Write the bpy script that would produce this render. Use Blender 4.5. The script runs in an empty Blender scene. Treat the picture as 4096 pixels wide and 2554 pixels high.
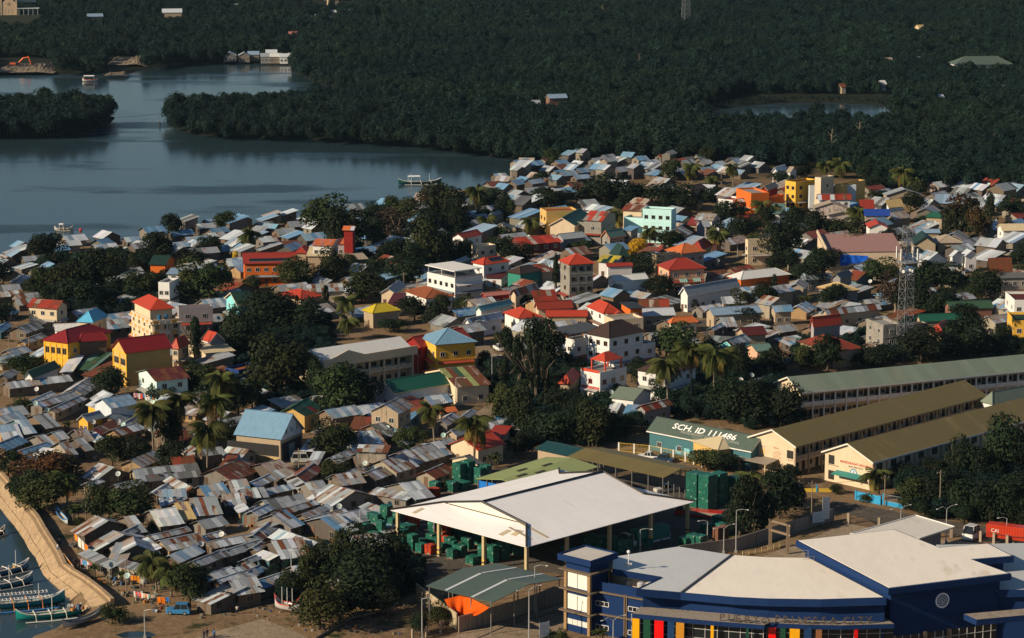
import bpy, math, random
import numpy as np
from mathutils import Vector, Matrix, noise as mnoise
random.seed(7); RNG = np.random.default_rng(11)
R = math.radians
sc = bpy.context.scene
COL = sc.collection
# ---------------------------------------------------------------- camera, sky, sun, exposure
CAMH, PITCH, FPX = 143.0, R(10.77), 10600.0
cd = bpy.data.cameras.new('camera'); cam = bpy.data.objects.new('camera', cd); COL.objects.link(cam)
cd.sensor_width = 36; cd.lens = 36*FPX/4096; cd.clip_start = 5; cd.clip_end = 30000
cam.location = (0, 0, CAMH); cam.rotation_euler = (R(90)-PITCH, 0, 0); sc.camera = cam
SUN_AZ, SUN_EL = math.atan2(-0.90, -0.44), R(27)          # azimuth clockwise from +Y
SDIR = Vector((math.sin(SUN_AZ)*math.cos(SUN_EL), math.cos(SUN_AZ)*math.cos(SUN_EL), math.sin(SUN_EL)))
W = bpy.data.worlds.new('World'); sc.world = W; W.use_nodes = True
wn = W.node_tree.nodes; wl = W.node_tree.links
sky = wn.new('ShaderNodeTexSky'); sky.sky_type = 'NISHITA'; sky.sun_disc = False
sky.sun_elevation = SUN_EL; sky.sun_rotation = SUN_AZ % (2*math.pi); sky.air_density = 1.2; sky.dust_density = 0.1; sky.ozone_density = 4.0
wl.new(sky.outputs[0], wn['Background'].inputs[0]); wn['Background'].inputs[1].default_value = 0.05
sl = bpy.data.lights.new('sun', 'SUN'); sl.energy = 5.0; sl.angle = R(0.6); sl.color = (1.0, 0.83, 0.60)
so = bpy.data.objects.new('sun', sl); COL.objects.link(so); so.rotation_euler = SDIR.to_track_quat('Z', 'Y').to_euler()
so.location = (-200, 0, 300)
vs = sc.view_settings; vs.view_transform = 'Standard'; vs.look = 'None'; vs.exposure = 0.34; vs.gamma = 1.0
vs.use_curve_mapping = False
sc.cycles.max_bounces = 6; sc.cycles.diffuse_bounces = 2; sc.cycles.glossy_bounces = 2; sc.cycles.transparent_max_bounces = 4
sc.cycles.volume_bounces = 0
# ---------------------------------------------------------------- photo pixel -> point on a level surface
GZ = 1.5
def S(px, py, z=GZ):
    u = (px-2048)/FPX; v = -(py-1277)/FPX
    sp, cp = math.sin(PITCH), math.cos(PITCH)
    d = Vector((u, cp+v*sp, -sp+v*cp))
    t = (z-CAMH)/d.z
    return Vector((d.x*t, d.y*t, z))
def U(c, r, x, y, z=GZ):
    return S(c*1024 + x/2.3623, (640*r if r < 3 else 1914) + y/2.3623, z)
def D(x, y, z=GZ): return S(x*1.6891, y*1.6891, z)
def ppm(p): return FPX/(p.y*math.cos(PITCH)+(CAMH-p.z)*math.sin(PITCH))   # photo pixels per metre there
# ---------------------------------------------------------------- node helpers and materials
def mat(name):
    m = bpy.data.materials.new(name); m.use_nodes = True
    nt = m.node_tree; b = nt.nodes['Principled BSDF']; return m, nt, b
def nd(nt, typ, **kw):
    n = nt.nodes.new(typ)
    for k, v in kw.items():
        if k.startswith('i_'):
            s = k[2:]; s = int(s) if s.isdigit() else s.replace('_', ' ')
            if hasattr(v, 'is_output') : nt.links.new(v, n.inputs[s])
            else: n.inputs[s].default_value = v
        else: setattr(n, k, v)
    return n
def mth(nt, op, a, b=0.0, clamp=False):
    n = nt.nodes.new('ShaderNodeMath'); n.operation = op; n.use_clamp = clamp
    for i, v in enumerate((a, b)):
        if hasattr(v, 'is_output'): nt.links.new(v, n.inputs[i])
        else: n.inputs[i].default_value = v
    return n.outputs[0]
def mix(nt, f, a, b, mode='MIX'):
    n = nt.nodes.new('ShaderNodeMix'); n.data_type = 'RGBA'; n.blend_type = mode
    for i, v in ((0, f), (6, a), (7, b)):
        if hasattr(v, 'is_output'): nt.links.new(v, n.inputs[i])
        else: n.inputs[i].default_value = v if i == 0 else (*v, 1)[:4]
    return n.outputs[2]
def coords(nt, scale=(1, 1, 1), kind='Object', rnd=True):
    tc = nt.nodes.new('ShaderNodeTexCoord'); mp = nt.nodes.new('ShaderNodeMapping')
    mp.inputs['Scale'].default_value = scale
    nt.links.new(tc.outputs[kind], mp.inputs[0])
    if rnd:
        oi = nt.nodes.new('ShaderNodeObjectInfo')
        m = mth(nt, 'MULTIPLY', oi.outputs['Random'], 90.0)
        cb = nt.nodes.new('ShaderNodeCombineXYZ')
        for i in range(3): nt.links.new(m, cb.inputs[i])
        nt.links.new(cb.outputs[0], mp.inputs['Location'])
    return mp.outputs[0]
def noise(nt, vec, scale, detail=3, rough=.55):
    n = nd(nt, 'ShaderNodeTexNoise'); n.inputs['Scale'].default_value = scale
    n.inputs['Detail'].default_value = detail; n.inputs['Roughness'].default_value = rough
    nt.links.new(vec, n.inputs['Vector']); return n.outputs['Fac']
def ramp(nt, v, lo, hi):
    n = nd(nt, 'ShaderNodeMapRange'); n.clamp = True
    nt.links.new(v, n.inputs[0]); n.inputs[1].default_value = lo; n.inputs[2].default_value = hi
    return n.outputs[0]
def bump(nt, b, h, strength, dist):
    n = nd(nt, 'ShaderNodeBump'); n.inputs['Strength'].default_value = strength; n.inputs['Distance'].default_value = dist
    nt.links.new(h, n.inputs['Height']); nt.links.new(n.outputs[0], b.inputs['Normal'])
M = {}
def m_tin():                                   # roofing sheet: object colour, alpha = how much rust
    m, nt, b = mat('roofing_sheet'); oi = nd(nt, 'ShaderNodeObjectInfo')
    big = noise(nt, coords(nt, (.9, .22, .9)), 1.1, 4, .6)
    fin = noise(nt, coords(nt, (5, .6, 5)), 1.0, 3, .6)
    n = mth(nt, 'ADD', mth(nt, 'MULTIPLY', big, .62), mth(nt, 'MULTIPLY', fin, .38))
    th = mth(nt, 'SUBTRACT', .74, mth(nt, 'MULTIPLY', oi.outputs['Alpha'], .46))
    f = mth(nt, 'DIVIDE', mth(nt, 'SUBTRACT', n, th), .07, True)
    rust = mix(nt, fin, (.030, .013, .009), (.23, .075, .024))
    v = mth(nt, 'ADD', .60, mth(nt, 'MULTIPLY', fin, .75))
    hue = nd(nt, 'ShaderNodeHueSaturation'); nt.links.new(oi.outputs['Color'], hue.inputs['Color']); nt.links.new(v, hue.inputs['Value'])
    c = mix(nt, f, hue.outputs[0], rust)
    nt.links.new(c, b.inputs['Base Color'])
    b.inputs['Roughness'].default_value = .55; b.inputs['Metallic'].default_value = 0.0; b.inputs['Specular IOR Level'].default_value = .35
    w = nd(nt, 'ShaderNodeTexWave'); w.bands_direction = 'X'; w.inputs['Scale'].default_value = 1.25
    nt.links.new(coords(nt), w.inputs['Vector'])
    bump(nt, b, w.outputs['Fac'], .14, .04)
    return m
def m_wall():                                  # rendered or boarded wall: object colour, alpha = how stained
    m, nt, b = mat('wall_paint'); oi = nd(nt, 'ShaderNodeObjectInfo')
    blot = noise(nt, coords(nt, (1, 1, .8)), .55, 5, .65); streak = noise(nt, coords(nt, (2.6, 2.6, .22)), 1.0, 3)
    n = mth(nt, 'ADD', mth(nt, 'MULTIPLY', blot, .5), mth(nt, 'MULTIPLY', streak, .5))
    th = mth(nt, 'SUBTRACT', .72, mth(nt, 'MULTIPLY', oi.outputs['Alpha'], .36))
    f = mth(nt, 'MULTIPLY', mth(nt, 'DIVIDE', mth(nt, 'SUBTRACT', n, th), .16, True), .75)
    v = mth(nt, 'ADD', .80, mth(nt, 'MULTIPLY', blot, .40))
    hue = nd(nt, 'ShaderNodeHueSaturation'); nt.links.new(oi.outputs['Color'], hue.inputs['Color']); nt.links.new(v, hue.inputs['Value'])
    c = mix(nt, f, hue.outputs[0], (.10, .085, .07))
    nt.links.new(c, b.inputs['Base Color']); b.inputs['Roughness'].default_value = .85; b.inputs['Specular IOR Level'].default_value = .2
    return m
def m_plain(name, rough=.6, metal=0, spec=.4):
    m, nt, b = mat(name); oi = nd(nt, 'ShaderNodeObjectInfo')
    v = mth(nt, 'ADD', .8, mth(nt, 'MULTIPLY', noise(nt, coords(nt), 2.2, 4), .4))
    hue = nd(nt, 'ShaderNodeHueSaturation'); nt.links.new(oi.outputs['Color'], hue.inputs['Color']); nt.links.new(v, hue.inputs['Value'])
    nt.links.new(hue.outputs[0], b.inputs['Base Color']); b.inputs['Roughness'].default_value = rough
    b.inputs['Metallic'].default_value = metal; b.inputs['Specular IOR Level'].default_value = spec
    return m
def m_leaf(name, c1, c2, c3=None, rnd=True):
    m, nt, b = mat(name)
    g = nd(nt, 'ShaderNodeNewGeometry'); ri = g.outputs['Random Per Island']
    oi = nd(nt, 'ShaderNodeObjectInfo')
    c = mix(nt, ri, c1, c2)
    if c3: c = mix(nt, ramp(nt, noise(nt, coords(nt, kind='Object'), .45, 2), .5, .68), c, c3)
    v = mth(nt, 'ADD', .66, mth(nt, 'MULTIPLY', oi.outputs['Random'], .68))
    hue = nd(nt, 'ShaderNodeHueSaturation'); nt.links.new(c, hue.inputs['Color']); nt.links.new(v, hue.inputs['Value'])
    nt.links.new(mth(nt, 'ADD', .478, mth(nt, 'MULTIPLY', oi.outputs['Random'], .044)), hue.inputs['Hue'])
    nt.links.new(hue.outputs[0], b.inputs['Base Color']); b.inputs['Roughness'].default_value = .7; b.inputs['Specular IOR Level'].default_value = .12
    return m
def m_ground(name, c1, c2, c3, scale=.05, rough=.95):
    m, nt, b = mat(name)
    v = coords(nt, rnd=False, kind='Object')
    c = mix(nt, ramp(nt, noise(nt, v, scale, 5, .6), .35, .65), c1, c2)
    c = mix(nt, ramp(nt, noise(nt, v, scale*5, 5, .7), .52, .66), c, c3)
    nt.links.new(c, b.inputs['Base Color']); b.inputs['Roughness'].default_value = rough; b.inputs['Specular IOR Level'].default_value = .1
    bump(nt, b, noise(nt, v, scale*14, 4), .5, .3)
    return m
def m_clean():
    m, nt, b = mat('clean_roofing'); oi = nd(nt, 'ShaderNodeObjectInfo')
    n = noise(nt, coords(nt, (.35, .10, .35)), 1.0, 4, .6); f = noise(nt, coords(nt, (3, .25, 3)), 1.0, 2)
    v = mth(nt, 'ADD', .84, mth(nt, 'ADD', mth(nt, 'MULTIPLY', n, .20), mth(nt, 'MULTIPLY', f, .12)))
    hue = nd(nt, 'ShaderNodeHueSaturation'); nt.links.new(oi.outputs['Color'], hue.inputs['Color']); nt.links.new(v, hue.inputs['Value'])
    c = mix(nt, mth(nt, 'MULTIPLY', ramp(nt, n, .60, .75), .35), hue.outputs[0], (.34, .24, .13))
    nt.links.new(c, b.inputs['Base Color']); b.inputs['Roughness'].default_value = .5
    w = nd(nt, 'ShaderNodeTexWave'); w.bands_direction = 'X'; w.inputs['Scale'].default_value = .55
    nt.links.new(coords(nt, rnd=False), w.inputs['Vector']); bump(nt, b, w.outputs['Fac'], .10, .04)
    return m
M['clean'] = m_clean()
def m_forest(name, c1, c2):
    m = m_leaf(name, c1, c2); nt = m.node_tree; b = nt.nodes['Principled BSDF']
    src = b.inputs['Base Color'].links[0].from_socket
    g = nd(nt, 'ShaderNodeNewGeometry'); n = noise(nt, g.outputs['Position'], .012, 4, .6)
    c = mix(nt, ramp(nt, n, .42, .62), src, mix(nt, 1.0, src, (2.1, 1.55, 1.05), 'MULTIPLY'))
    nt.links.new(c, b.inputs['Base Color']); return m
M['tin'] = m_tin(); M['wall'] = m_wall()
M['plain'] = m_plain('painted_surface'); M['gloss'] = m_plain('gloss_paint', .25, 0, .6); M['steel'] = m_plain('galvanised_steel', .45, .35, .5)
M['cloth'] = m_plain('cloth', .95, 0, .05)
M['leaf'] = m_leaf('broad_leaf', (.0116, .0195, .0072), (.0303, .0433, .0130), (.0376, .0397, .0116))
M['leafdark'] = m_leaf('dark_leaf', (.0062, .0125, .0056), (.0150, .0237, .0094))
M['leafbrown'] = m_leaf('dry_leaf', (.0350, .0252, .0154), (.0525, .0364, .0238))
M['leafyellow'] = m_leaf('yellow_blossom', (.55, .36, .01), (.75, .50, .03))
M['leafred'] = m_leaf('red_flecked_leaf', (.009, .017, .008), (.030, .036, .013), (.075, .032, .012))
M['frond'] = m_leaf('palm_frond', (.0255, .0357, .0093), (.0723, .0765, .0170))
M['frondold'] = m_leaf('old_palm_frond', (.11, .085, .018), (.18, .13, .03))
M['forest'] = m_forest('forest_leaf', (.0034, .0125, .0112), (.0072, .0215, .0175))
M['bark'] = m_ground('bark', (.11, .085, .06), (.07, .055, .04), (.16, .13, .10), .6)
M['palebark'] = m_ground('pale_bark', (.24, .20, .15), (.18, .14, .10), (.30, .25, .2), .6)
def m_glass():
    m, nt, b = mat('window_glass'); b.inputs['Base Color'].default_value = (.012, .016, .02, 1)
    b.inputs['Roughness'].default_value = .12; b.inputs['Specular IOR Level'].default_value = .5; return m
M['glass'] = m_glass()
# ---------------------------------------------------------------- object helpers
def mesh(name, V, F, smooth=False):
    me = bpy.data.meshes.new(name); me.from_pydata([tuple(v) for v in V], [], F); me.update()
    if smooth: me.polygons.foreach_set('use_smooth', [True]*len(me.polygons))
    return me
def tag(o, label, cat, group=None):
    o['label'] = label; o['category'] = cat
    if group: o['group'] = group
    return o
def thing(name, label, cat, loc=(0, 0, 0), rz=0, group=None):
    o = bpy.data.objects.new(name, None); COL.objects.link(o); o.location = loc; o.rotation_euler = (0, 0, rz)
    o.empty_display_size = .2
    return tag(o, label, cat, group)
def part(name, me, m, parent=None, col=(.5, .5, .5, 0), mw=None):
    if not me.materials: me.materials.append(M[m] if isinstance(m, str) else m)
    o = bpy.data.objects.new(name, me); COL.objects.link(o)
    if parent: o.parent = parent
    mm = M[m] if isinstance(m, str) else m
    if me.materials[0] != mm: o.material_slots[0].link = 'OBJECT'; o.material_slots[0].material = mm
    o.color = (*col, 0)[:4] if len(col) == 3 else col
    if mw is not None: o.matrix_local = mw
    return o
def kind(o, k='structure'): o['kind'] = k; return o
class MB:                                       # collects boxes, tubes, polygons into one mesh
    def __init__(s): s.V = []; s.F = []
    def poly(s, P): n = len(s.V); s.V += [tuple(p) for p in P]; s.F.append(tuple(range(n, n+len(P)))); return s
    def box(s, x0, y0, z0, x1, y1, z1):
        n = len(s.V)
        s.V += [(x0, y0, z0), (x1, y0, z0), (x1, y1, z0), (x0, y1, z0), (x0, y0, z1), (x1, y0, z1), (x1, y1, z1), (x0, y1, z1)]
        s.F += [(n, n+3, n+2, n+1), (n+4, n+5, n+6, n+7), (n, n+1, n+5, n+4), (n+1, n+2, n+6, n+5), (n+2, n+3, n+7, n+6), (n+3, n, n+4, n+7)]
        return s
    def prism(s, P, z0, z1):                    # P: ring of (x,y[,ztop]) counter-clockwise
        n = len(s.V); k = len(P)
        s.V += [(p[0], p[1], z0) for p in P]+[(p[0], p[1], p[2] if len(p) > 2 else z1) for p in P]
        s.F.append(tuple(range(n+k-1, n-1, -1))); s.F.append(tuple(range(n+k, n+2*k)))
        for i in range(k): j = (i+1) % k; s.F.append((n+i, n+j, n+k+j, n+k+i))
        return s
    def slab(s, P, t):                          # 3-D ring P thickened by t along its normal (downwards)
        P = [Vector(p) for p in P]; nrm = Vector((0, 0, 0))
        for i in range(len(P)):
            a, b = P[i], P[(i+1) % len(P)]; nrm += a.cross(b)
        nrm.normalize(); n = len(s.V); k = len(P)
        s.V += [tuple(p) for p in P]+[tuple(p-nrm*t) for p in P]
        s.F.append(tuple(range(n, n+k))); s.F.append(tuple(range(n+2*k-1, n+k-1, -1)))
        for i in range(k): j = (i+1) % k; s.F.append((n+i, n+k+i, n+k+j, n+j))
        return s
    def tube(s, pts, rad, k=6, cap=True):
        pts = [Vector(p) for p in pts]; n0 = len(s.V)
        if not hasattr(rad, '__len__'): rad = [rad]*len(pts)
        for i, p in enumerate(pts):
            d = (pts[min(i+1, len(pts)-1)]-pts[max(i-1, 0)]).normalized()
            a = d.orthogonal().normalized() if abs(d.z) < .99 else Vector((1, 0, 0)); b = d.cross(a).normalized(); a = b.cross(d)
            for j in range(k):
                t = 2*math.pi*j/k; s.V.append(tuple(p+(a*math.cos(t)+b*math.sin(t))*rad[i]))
        for i in range(len(pts)-1):
            for j in range(k):
                a0 = n0+i*k+j; a1 = n0+i*k+(j+1) % k; s.F.append((a0, a1, a1+k, a0+k))
        if cap: s.F.append(tuple(range(n0+k-1, n0-1, -1))); s.F.append(tuple(range(n0+(len(pts)-1)*k, n0+len(pts)*k)))
        return s
    def sphere(s, c, r, n=8, m=5, sz=1.0):
        n0 = len(s.V); c = Vector(c)
        s.V.append(tuple(c+Vector((0, 0, r*sz))))
        for i in range(1, m):
            t = math.pi*i/m
            for j in range(n): p = 2*math.pi*j/n; s.V.append(tuple(c+Vector((r*math.sin(t)*math.cos(p), r*math.sin(t)*math.sin(p), r*sz*math.cos(t)))))
        s.V.append(tuple(c-Vector((0, 0, r*sz)))); e = len(s.V)-1
        for j in range(n): s.F.append((n0, n0+1+j, n0+1+(j+1) % n)); s.F.append((e, e-n+(j+1) % n, e-n+j))
        for i in range(m-2):
            for j in range(n): a = n0+1+i*n+j; b = n0+1+i*n+(j+1) % n; s.F.append((a, a+n, b+n, b))
        return s
    def me(s, name, smooth=False): return mesh(name, s.V, s.F, smooth)
    def build(s, name, m, parent=None, col=(.5, .5, .5, 0), smooth=False, mw=None): return part(name, s.me(name, smooth), m, parent, col, mw)
# ---------------------------------------------------------------- terrain, sea, forest
def inpoly(X, Y, P):
    c = np.zeros(X.shape, bool); n = len(P)
    for i in range(n):
        x0, y0 = P[i]; x1, y1 = P[(i+1) % n]
        if y0 == y1: continue
        t = (Y-y0)/(y1-y0); c ^= ((y0 > Y) != (y1 > Y)) & (X < x0+t*(x1-x0))
    return c
def world_poly(pts, z=0.0, f=D): return [(lambda v: (v.x, v.y))(f(x, y, z)) for x, y in pts]
SEA = world_poly([(-700, 700), (-200, 640), (0, 612), (60, 600), (130, 586), (240, 582), (350, 574), (480, 552), (600, 540), (740, 520), (860, 512), (930, 490), (1000, 470),
  (1100, 452), (1165, 446), (1200, 432), (1240, 412), (1262, 398), (1300, 383), (1200, 376), (1080, 361), (980, 346), (830, 335), (600, 327), (470, 321), (410, 303), (398, 290),
  (430, 270), (520, 262), (700, 250), (860, 238), (888, 224), (860, 219), (790, 208), (740, 194), (695, 172), (690, 152), (560, 148), (420, 152), (330, 168), (290, 178), (240, 176), (200, 172), (130, 176), (0, 175), (-300, 180), (-900, 200), (-900, 600)])
ISLE = world_poly([(-600, 335), (0, 322), (120, 320), (200, 314), (255, 298), (268, 284), (262, 270), (150, 262), (0, 262), (-600, 268)])
POND = world_poly([(1640, 267), (1650, 310), (1740, 316), (1900, 315), (2110, 309), (2110, 256), (2060, 247), (1960, 242), (1880, 243), (1790, 249)])
def T5(x, y, z): return U(0, 3, x, y, z)
HF = [(-90, 230), (-10, 315), (70, 420), (140, 500), (215, 615), (255, 700), (315, 765), (345, 840), (385, 925), (448, 990), (508, 1045), (560, 1100)]
HT = [(-40, -40), (20, 30), (90, 115), (160, 210), (300, 375), (365, 490), (430, 595), (500, 705), (560, 835), (640, 893), (760, 965), (880, 1055)]
HARB = world_poly([(-900, 60), (-200, 60)]+[(f[0]+.55*(t[0]-f[0]), f[1]+.45*(t[1]-f[1])) for f, t in zip(HF, HT)]+[(640, 1180), (700, 1260), (720, 1300), (610, 1380), (400, 1470), (290, 1530), (180, 1700), (-900, 1900)], 0.0, T5)
STEP = 4.0
gx = np.arange(-640, 641, STEP); gy = np.arange(380, 2500, STEP)
X, Y = np.meshgrid(gx, gy)
landm = ~(inpoly(X, Y, SEA) & ~inpoly(X, Y, ISLE)) & ~inpoly(X, Y, POND) & ~inpoly(X, Y, HARB)
L = landm.astype(float)
for _ in range(1):
    L2 = np.pad(L, 1, 'edge'); L = (L2[1:-1, 1:-1]*2+L2[:-2, 1:-1]+L2[2:, 1:-1]+L2[1:-1, :-2]+L2[1:-1, 2:])/6
gz = -2.0+(GZ+2.0)*np.clip((L-.15)/.6, 0, 1)
wob = np.sin(X*.043+Y*.017)*np.cos(Y*.031-X*.012)+.6*np.sin(X*.11)*np.cos(Y*.093)
gz += np.where(Y > 1150, wob*.5*np.clip((Y-1150)/200, 0, 1), 0)*L
hill = np.clip((Y-1650)/500, 0, 1); gz += L*hill**2*18
GX = X.copy(); GY = Y.copy()
GX[:, 0] = -9000; GX[:, -1] = 9000; GY[0, :] = -3000; GY[-1, :] = 14000
nx, ny = len(gx), len(gy)
V = np.stack([GX, GY, gz], -1).reshape(-1, 3)
ii = np.arange(nx*ny).reshape(ny, nx)
F = np.stack([ii[:-1, :-1], ii[:-1, 1:], ii[1:, 1:], ii[1:, :-1]], -1).reshape(-1, 4)
def np_mesh(name, V, F):
    me = bpy.data.meshes.new(name); me.vertices.add(len(V)); me.vertices.foreach_set('co', np.asarray(V, np.float32).ravel())
    k = F.shape[1]; me.loops.add(F.size); me.loops.foreach_set('vertex_index', F.astype(np.int32).ravel())
    me.polygons.add(len(F)); me.polygons.foreach_set('loop_start', np.arange(0, F.size, k, dtype=np.int32))
    me.update(calc_edges=True); me.validate(); return me
def m_land():
    m, nt, b = mat('earth'); v = coords(nt, rnd=False)
    dirt = mix(nt, ramp(nt, noise(nt, v, .05, 5), .35, .65), (.22, .145, .080), (.150, .098, .056))
    dirt = mix(nt, ramp(nt, noise(nt, v, .6, 4, .7), .5, .75), dirt, (.27, .19, .115))
    weeds = mix(nt, ramp(nt, noise(nt, v, .12, 6, .65), .55, .64), dirt, (.030, .034, .014))
    sep = nd(nt, 'ShaderNodeSeparateXYZ'); nt.links.new(v, sep.inputs[0])
    far = ramp(nt, sep.outputs[1], 1000, 1100)
    c = mix(nt, far, weeds, (.014, .018, .011))
    wet = ramp(nt, sep.outputs[2], .9, .1)
    c = mix(nt, wet, c, (.010, .011, .009))
    nt.links.new(c, b.inputs['Base Color']); b.inputs['Roughness'].default_value = .95; b.inputs['Specular IOR Level'].default_value = .1
    bump(nt, b, noise(nt, v, .9, 5, .65), .6, .35)
    return m
M['land'] = m_land()
kind(part('ground', np_mesh('ground', V, F), 'land'))
def m_water():
    m, nt, b = mat('sea_water')
    v = coords(nt, (1, .35, 1), rnd=False)
    calm = ramp(nt, noise(nt, coords(nt, (.0075, .022, 1), rnd=False), 1.0, 4, .55), .55, .63)
    b.inputs['Base Color'].default_value = (.022, .043, .055, 1)
    b.inputs['IOR'].default_value = 1.33
    rr = mth(nt, 'ADD', .12, mth(nt, 'MULTIPLY', calm, .24)); nt.links.new(rr, b.inputs['Roughness'])
    st = mth(nt, 'ADD', .12, mth(nt, 'MULTIPLY', calm, .55))
    n = nd(nt, 'ShaderNodeBump'); n.inputs['Distance'].default_value = .25; nt.links.new(st, n.inputs['Strength'])
    nt.links.new(noise(nt, v, 1.1, 4, .6), n.inputs['Height']); nt.links.new(n.outputs[0], b.inputs['Normal'])
    return m
M['water'] = m_water()
kind(MB().poly([(-9000, -3000, 0), (9000, -3000, 0), (9000, 9000, 0), (-9000, 9000, 0)]).build('sea', 'water'))
# leaf-cluster crowns
def crown_arrays(seed, n, leaf, nl=11, flat=.8, spread=.62, lump=.46, up=.25):
    r = np.random.default_rng(seed)
    cc = r.normal(size=(nl, 3)); cc /= np.linalg.norm(cc, axis=1)[:, None]
    cc *= (spread*(r.random(nl)[:, None]**.4)); cc[:, 2] *= flat; cr = lump*(.65+.6*r.random(nl))
    k = r.integers(0, nl, n); d = r.normal(size=(n, 3)); d /= np.linalg.norm(d, axis=1)[:, None]
    d[:, 2] = np.where(d[:, 2] < -.35, -d[:, 2], d[:, 2])
    p = cc[k]+d*cr[k][:, None]*(.72+.36*r.random(n))[:, None]
    nrm = d*1.0+r.normal(size=(n, 3))*.55; nrm[:, 2] += up; nrm /= np.linalg.norm(nrm, axis=1)[:, None]
    a = np.cross(nrm, r.normal(size=(n, 3))); a /= np.linalg.norm(a, axis=1)[:, None]; b = np.cross(nrm, a)
    s = leaf*(.6+.8*r.random(n))[:, None]
    q = np.stack([p-a*s-b*s*.6, p+a*s*.9-b*s*.5, p+a*s+b*s*.7, p-a*s*.7+b*s*.6], 1)
    return q
def crown_mesh(name, q):
    n = len(q); return np_mesh(name, q.reshape(-1, 3), np.arange(n*4).reshape(n, 4))
def forest_template(i, seed):
    q = crown_arrays(seed, 1500, .050, 12, .75, .60, .44)
    q[..., 2] = q[..., 2]*.62+.55
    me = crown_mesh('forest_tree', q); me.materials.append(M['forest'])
    o = bpy.data.objects.new('forest_tree_source_%d' % i, me); return o
FT = [forest_template(i, 100+i) for i in range(5)]
FCOL = bpy.data.collections.new('forest_sources')
for o in FT: FCOL.objects.link(o)
def scatter(name, label, pts, scl, hts):
    """one stand of trees nobody could count: crown instances on points"""
    n = len(pts); me = bpy.data.meshes.new(name); me.vertices.add(n); me.vertices.foreach_set('co', np.asarray(pts, np.float32).ravel())
    at = me.attributes.new('sc', 'FLOAT_VECTOR', 'POINT'); at.data.foreach_set('vector', np.stack([scl, scl, hts], -1).astype(np.float32).ravel())
    at = me.attributes.new('rt', 'FLOAT', 'POINT'); at.data.foreach_set('value', (RNG.random(n)*6.28).astype(np.float32))
    me.update()
    o = bpy.data.objects.new(name, me); COL.objects.link(o); o['label'] = label; o['category'] = 'forest'; o['kind'] = 'stuff'
    ng = bpy.data.node_groups.new(name, 'GeometryNodeTree')
    ng.interface.new_socket('Geometry', in_out='INPUT', socket_type='NodeSocketGeometry'); ng.interface.new_socket('Geometry', in_out='OUTPUT', socket_type='NodeSocketGeometry')
    gi = ng.nodes.new('NodeGroupInput'); go = ng.nodes.new('NodeGroupOutput')
    ci = ng.nodes.new('GeometryNodeCollectionInfo'); ci.inputs['Collection'].default_value = FCOL; ci.inputs['Separate Children'].default_value = True; ci.inputs['Reset Children'].default_value = True
    ip = ng.nodes.new('GeometryNodeInstanceOnPoints'); ip.inputs['Pick Instance'].default_value = True
    a1 = ng.nodes.new('GeometryNodeInputNamedAttribute'); a1.data_type = 'FLOAT_VECTOR'; a1.inputs['Name'].default_value = 'sc'
    a2 = ng.nodes.new('GeometryNodeInputNamedAttribute'); a2.data_type = 'FLOAT'; a2.inputs['Name'].default_value = 'rt'
    cb = ng.nodes.new('ShaderNodeCombineXYZ')
    lk = ng.links.new
    lk(gi.outputs[0], ip.inputs['Points']); lk(ci.outputs[0], ip.inputs['Instance']); lk(a1.outputs['Attribute'], ip.inputs['Scale'])
    lk(a2.outputs['Attribute'], cb.inputs[2]); lk(cb.outputs[0], ip.inputs['Rotation']); lk(ip.outputs[0], go.inputs[0])
    md = o.modifiers.new('trees', 'NODES'); md.node_group = ng
    return o
def jgrid(x0, x1, y0, y1, step):
    a = np.arange(x0, x1, step); b = np.arange(y0, y1, step); A, B = np.meshgrid(a, b)
    A = A+(RNG.random(A.shape)-.5)*step*.95; B = B+(RNG.random(A.shape)-.5)*step*.95
    return A.ravel(), B.ravel()
def hz(x, y): h = np.clip((y-1650)/500, 0, 1); return GZ+h**2*18
# land behind the water: everything beyond the town's back edge
BACK = world_poly([(398, 290), (410, 303), (470, 321), (600, 327), (830, 335), (980, 346), (1080, 361), (1200, 376), (1300, 383), (1420, 379), (1560, 379), (1700, 386), (1780, 392), (1850, 392), (1960, 405), (2030, 425), (2060, 452), (2140, 460), (2230, 462), (2300, 452), (2425, 450), (2700, 455), (3400, 300), (3400, 20), (-1000, 20), (-1000, 178), (0, 175), (130, 176), (200, 172), (240, 176), (290, 178), (330, 168), (420, 152), (560, 148), (690, 152), (695, 172), (740, 194), (790, 208), (860, 219), (888, 224), (860, 238), (700, 250), (520, 262), (430, 270)])
CLEAR = [world_poly(p) for p in ([(-20, 184), (132, 184), (128, 150), (60, 143), (-20, 143)], [(245, 188), (300, 190), (345, 176), (340, 140), (250, 142)], [(1255, 262), (1380, 262), (1400, 268), (1255, 275)],
    [(535, 166), (700, 166), (700, 140), (535, 140)], [(-20, 40), (90, 40), (90, 18), (-20, 18)], [(840, 72), (930, 72), (930, 58), (840, 58)], [(2280, 182), (2420, 182), (2420, 172), (2280, 172)], [(2150, 96), (2190, 96), (2190, 84), (2150, 84)],
    [(700, 50), (840, 50), (840, 30), (700, 30)], [(1590, 72), (1650, 72), (1650, 62), (1590, 62)], [(1640, 268), (2120, 262), (2130, 231), (1760, 233)])]
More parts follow.
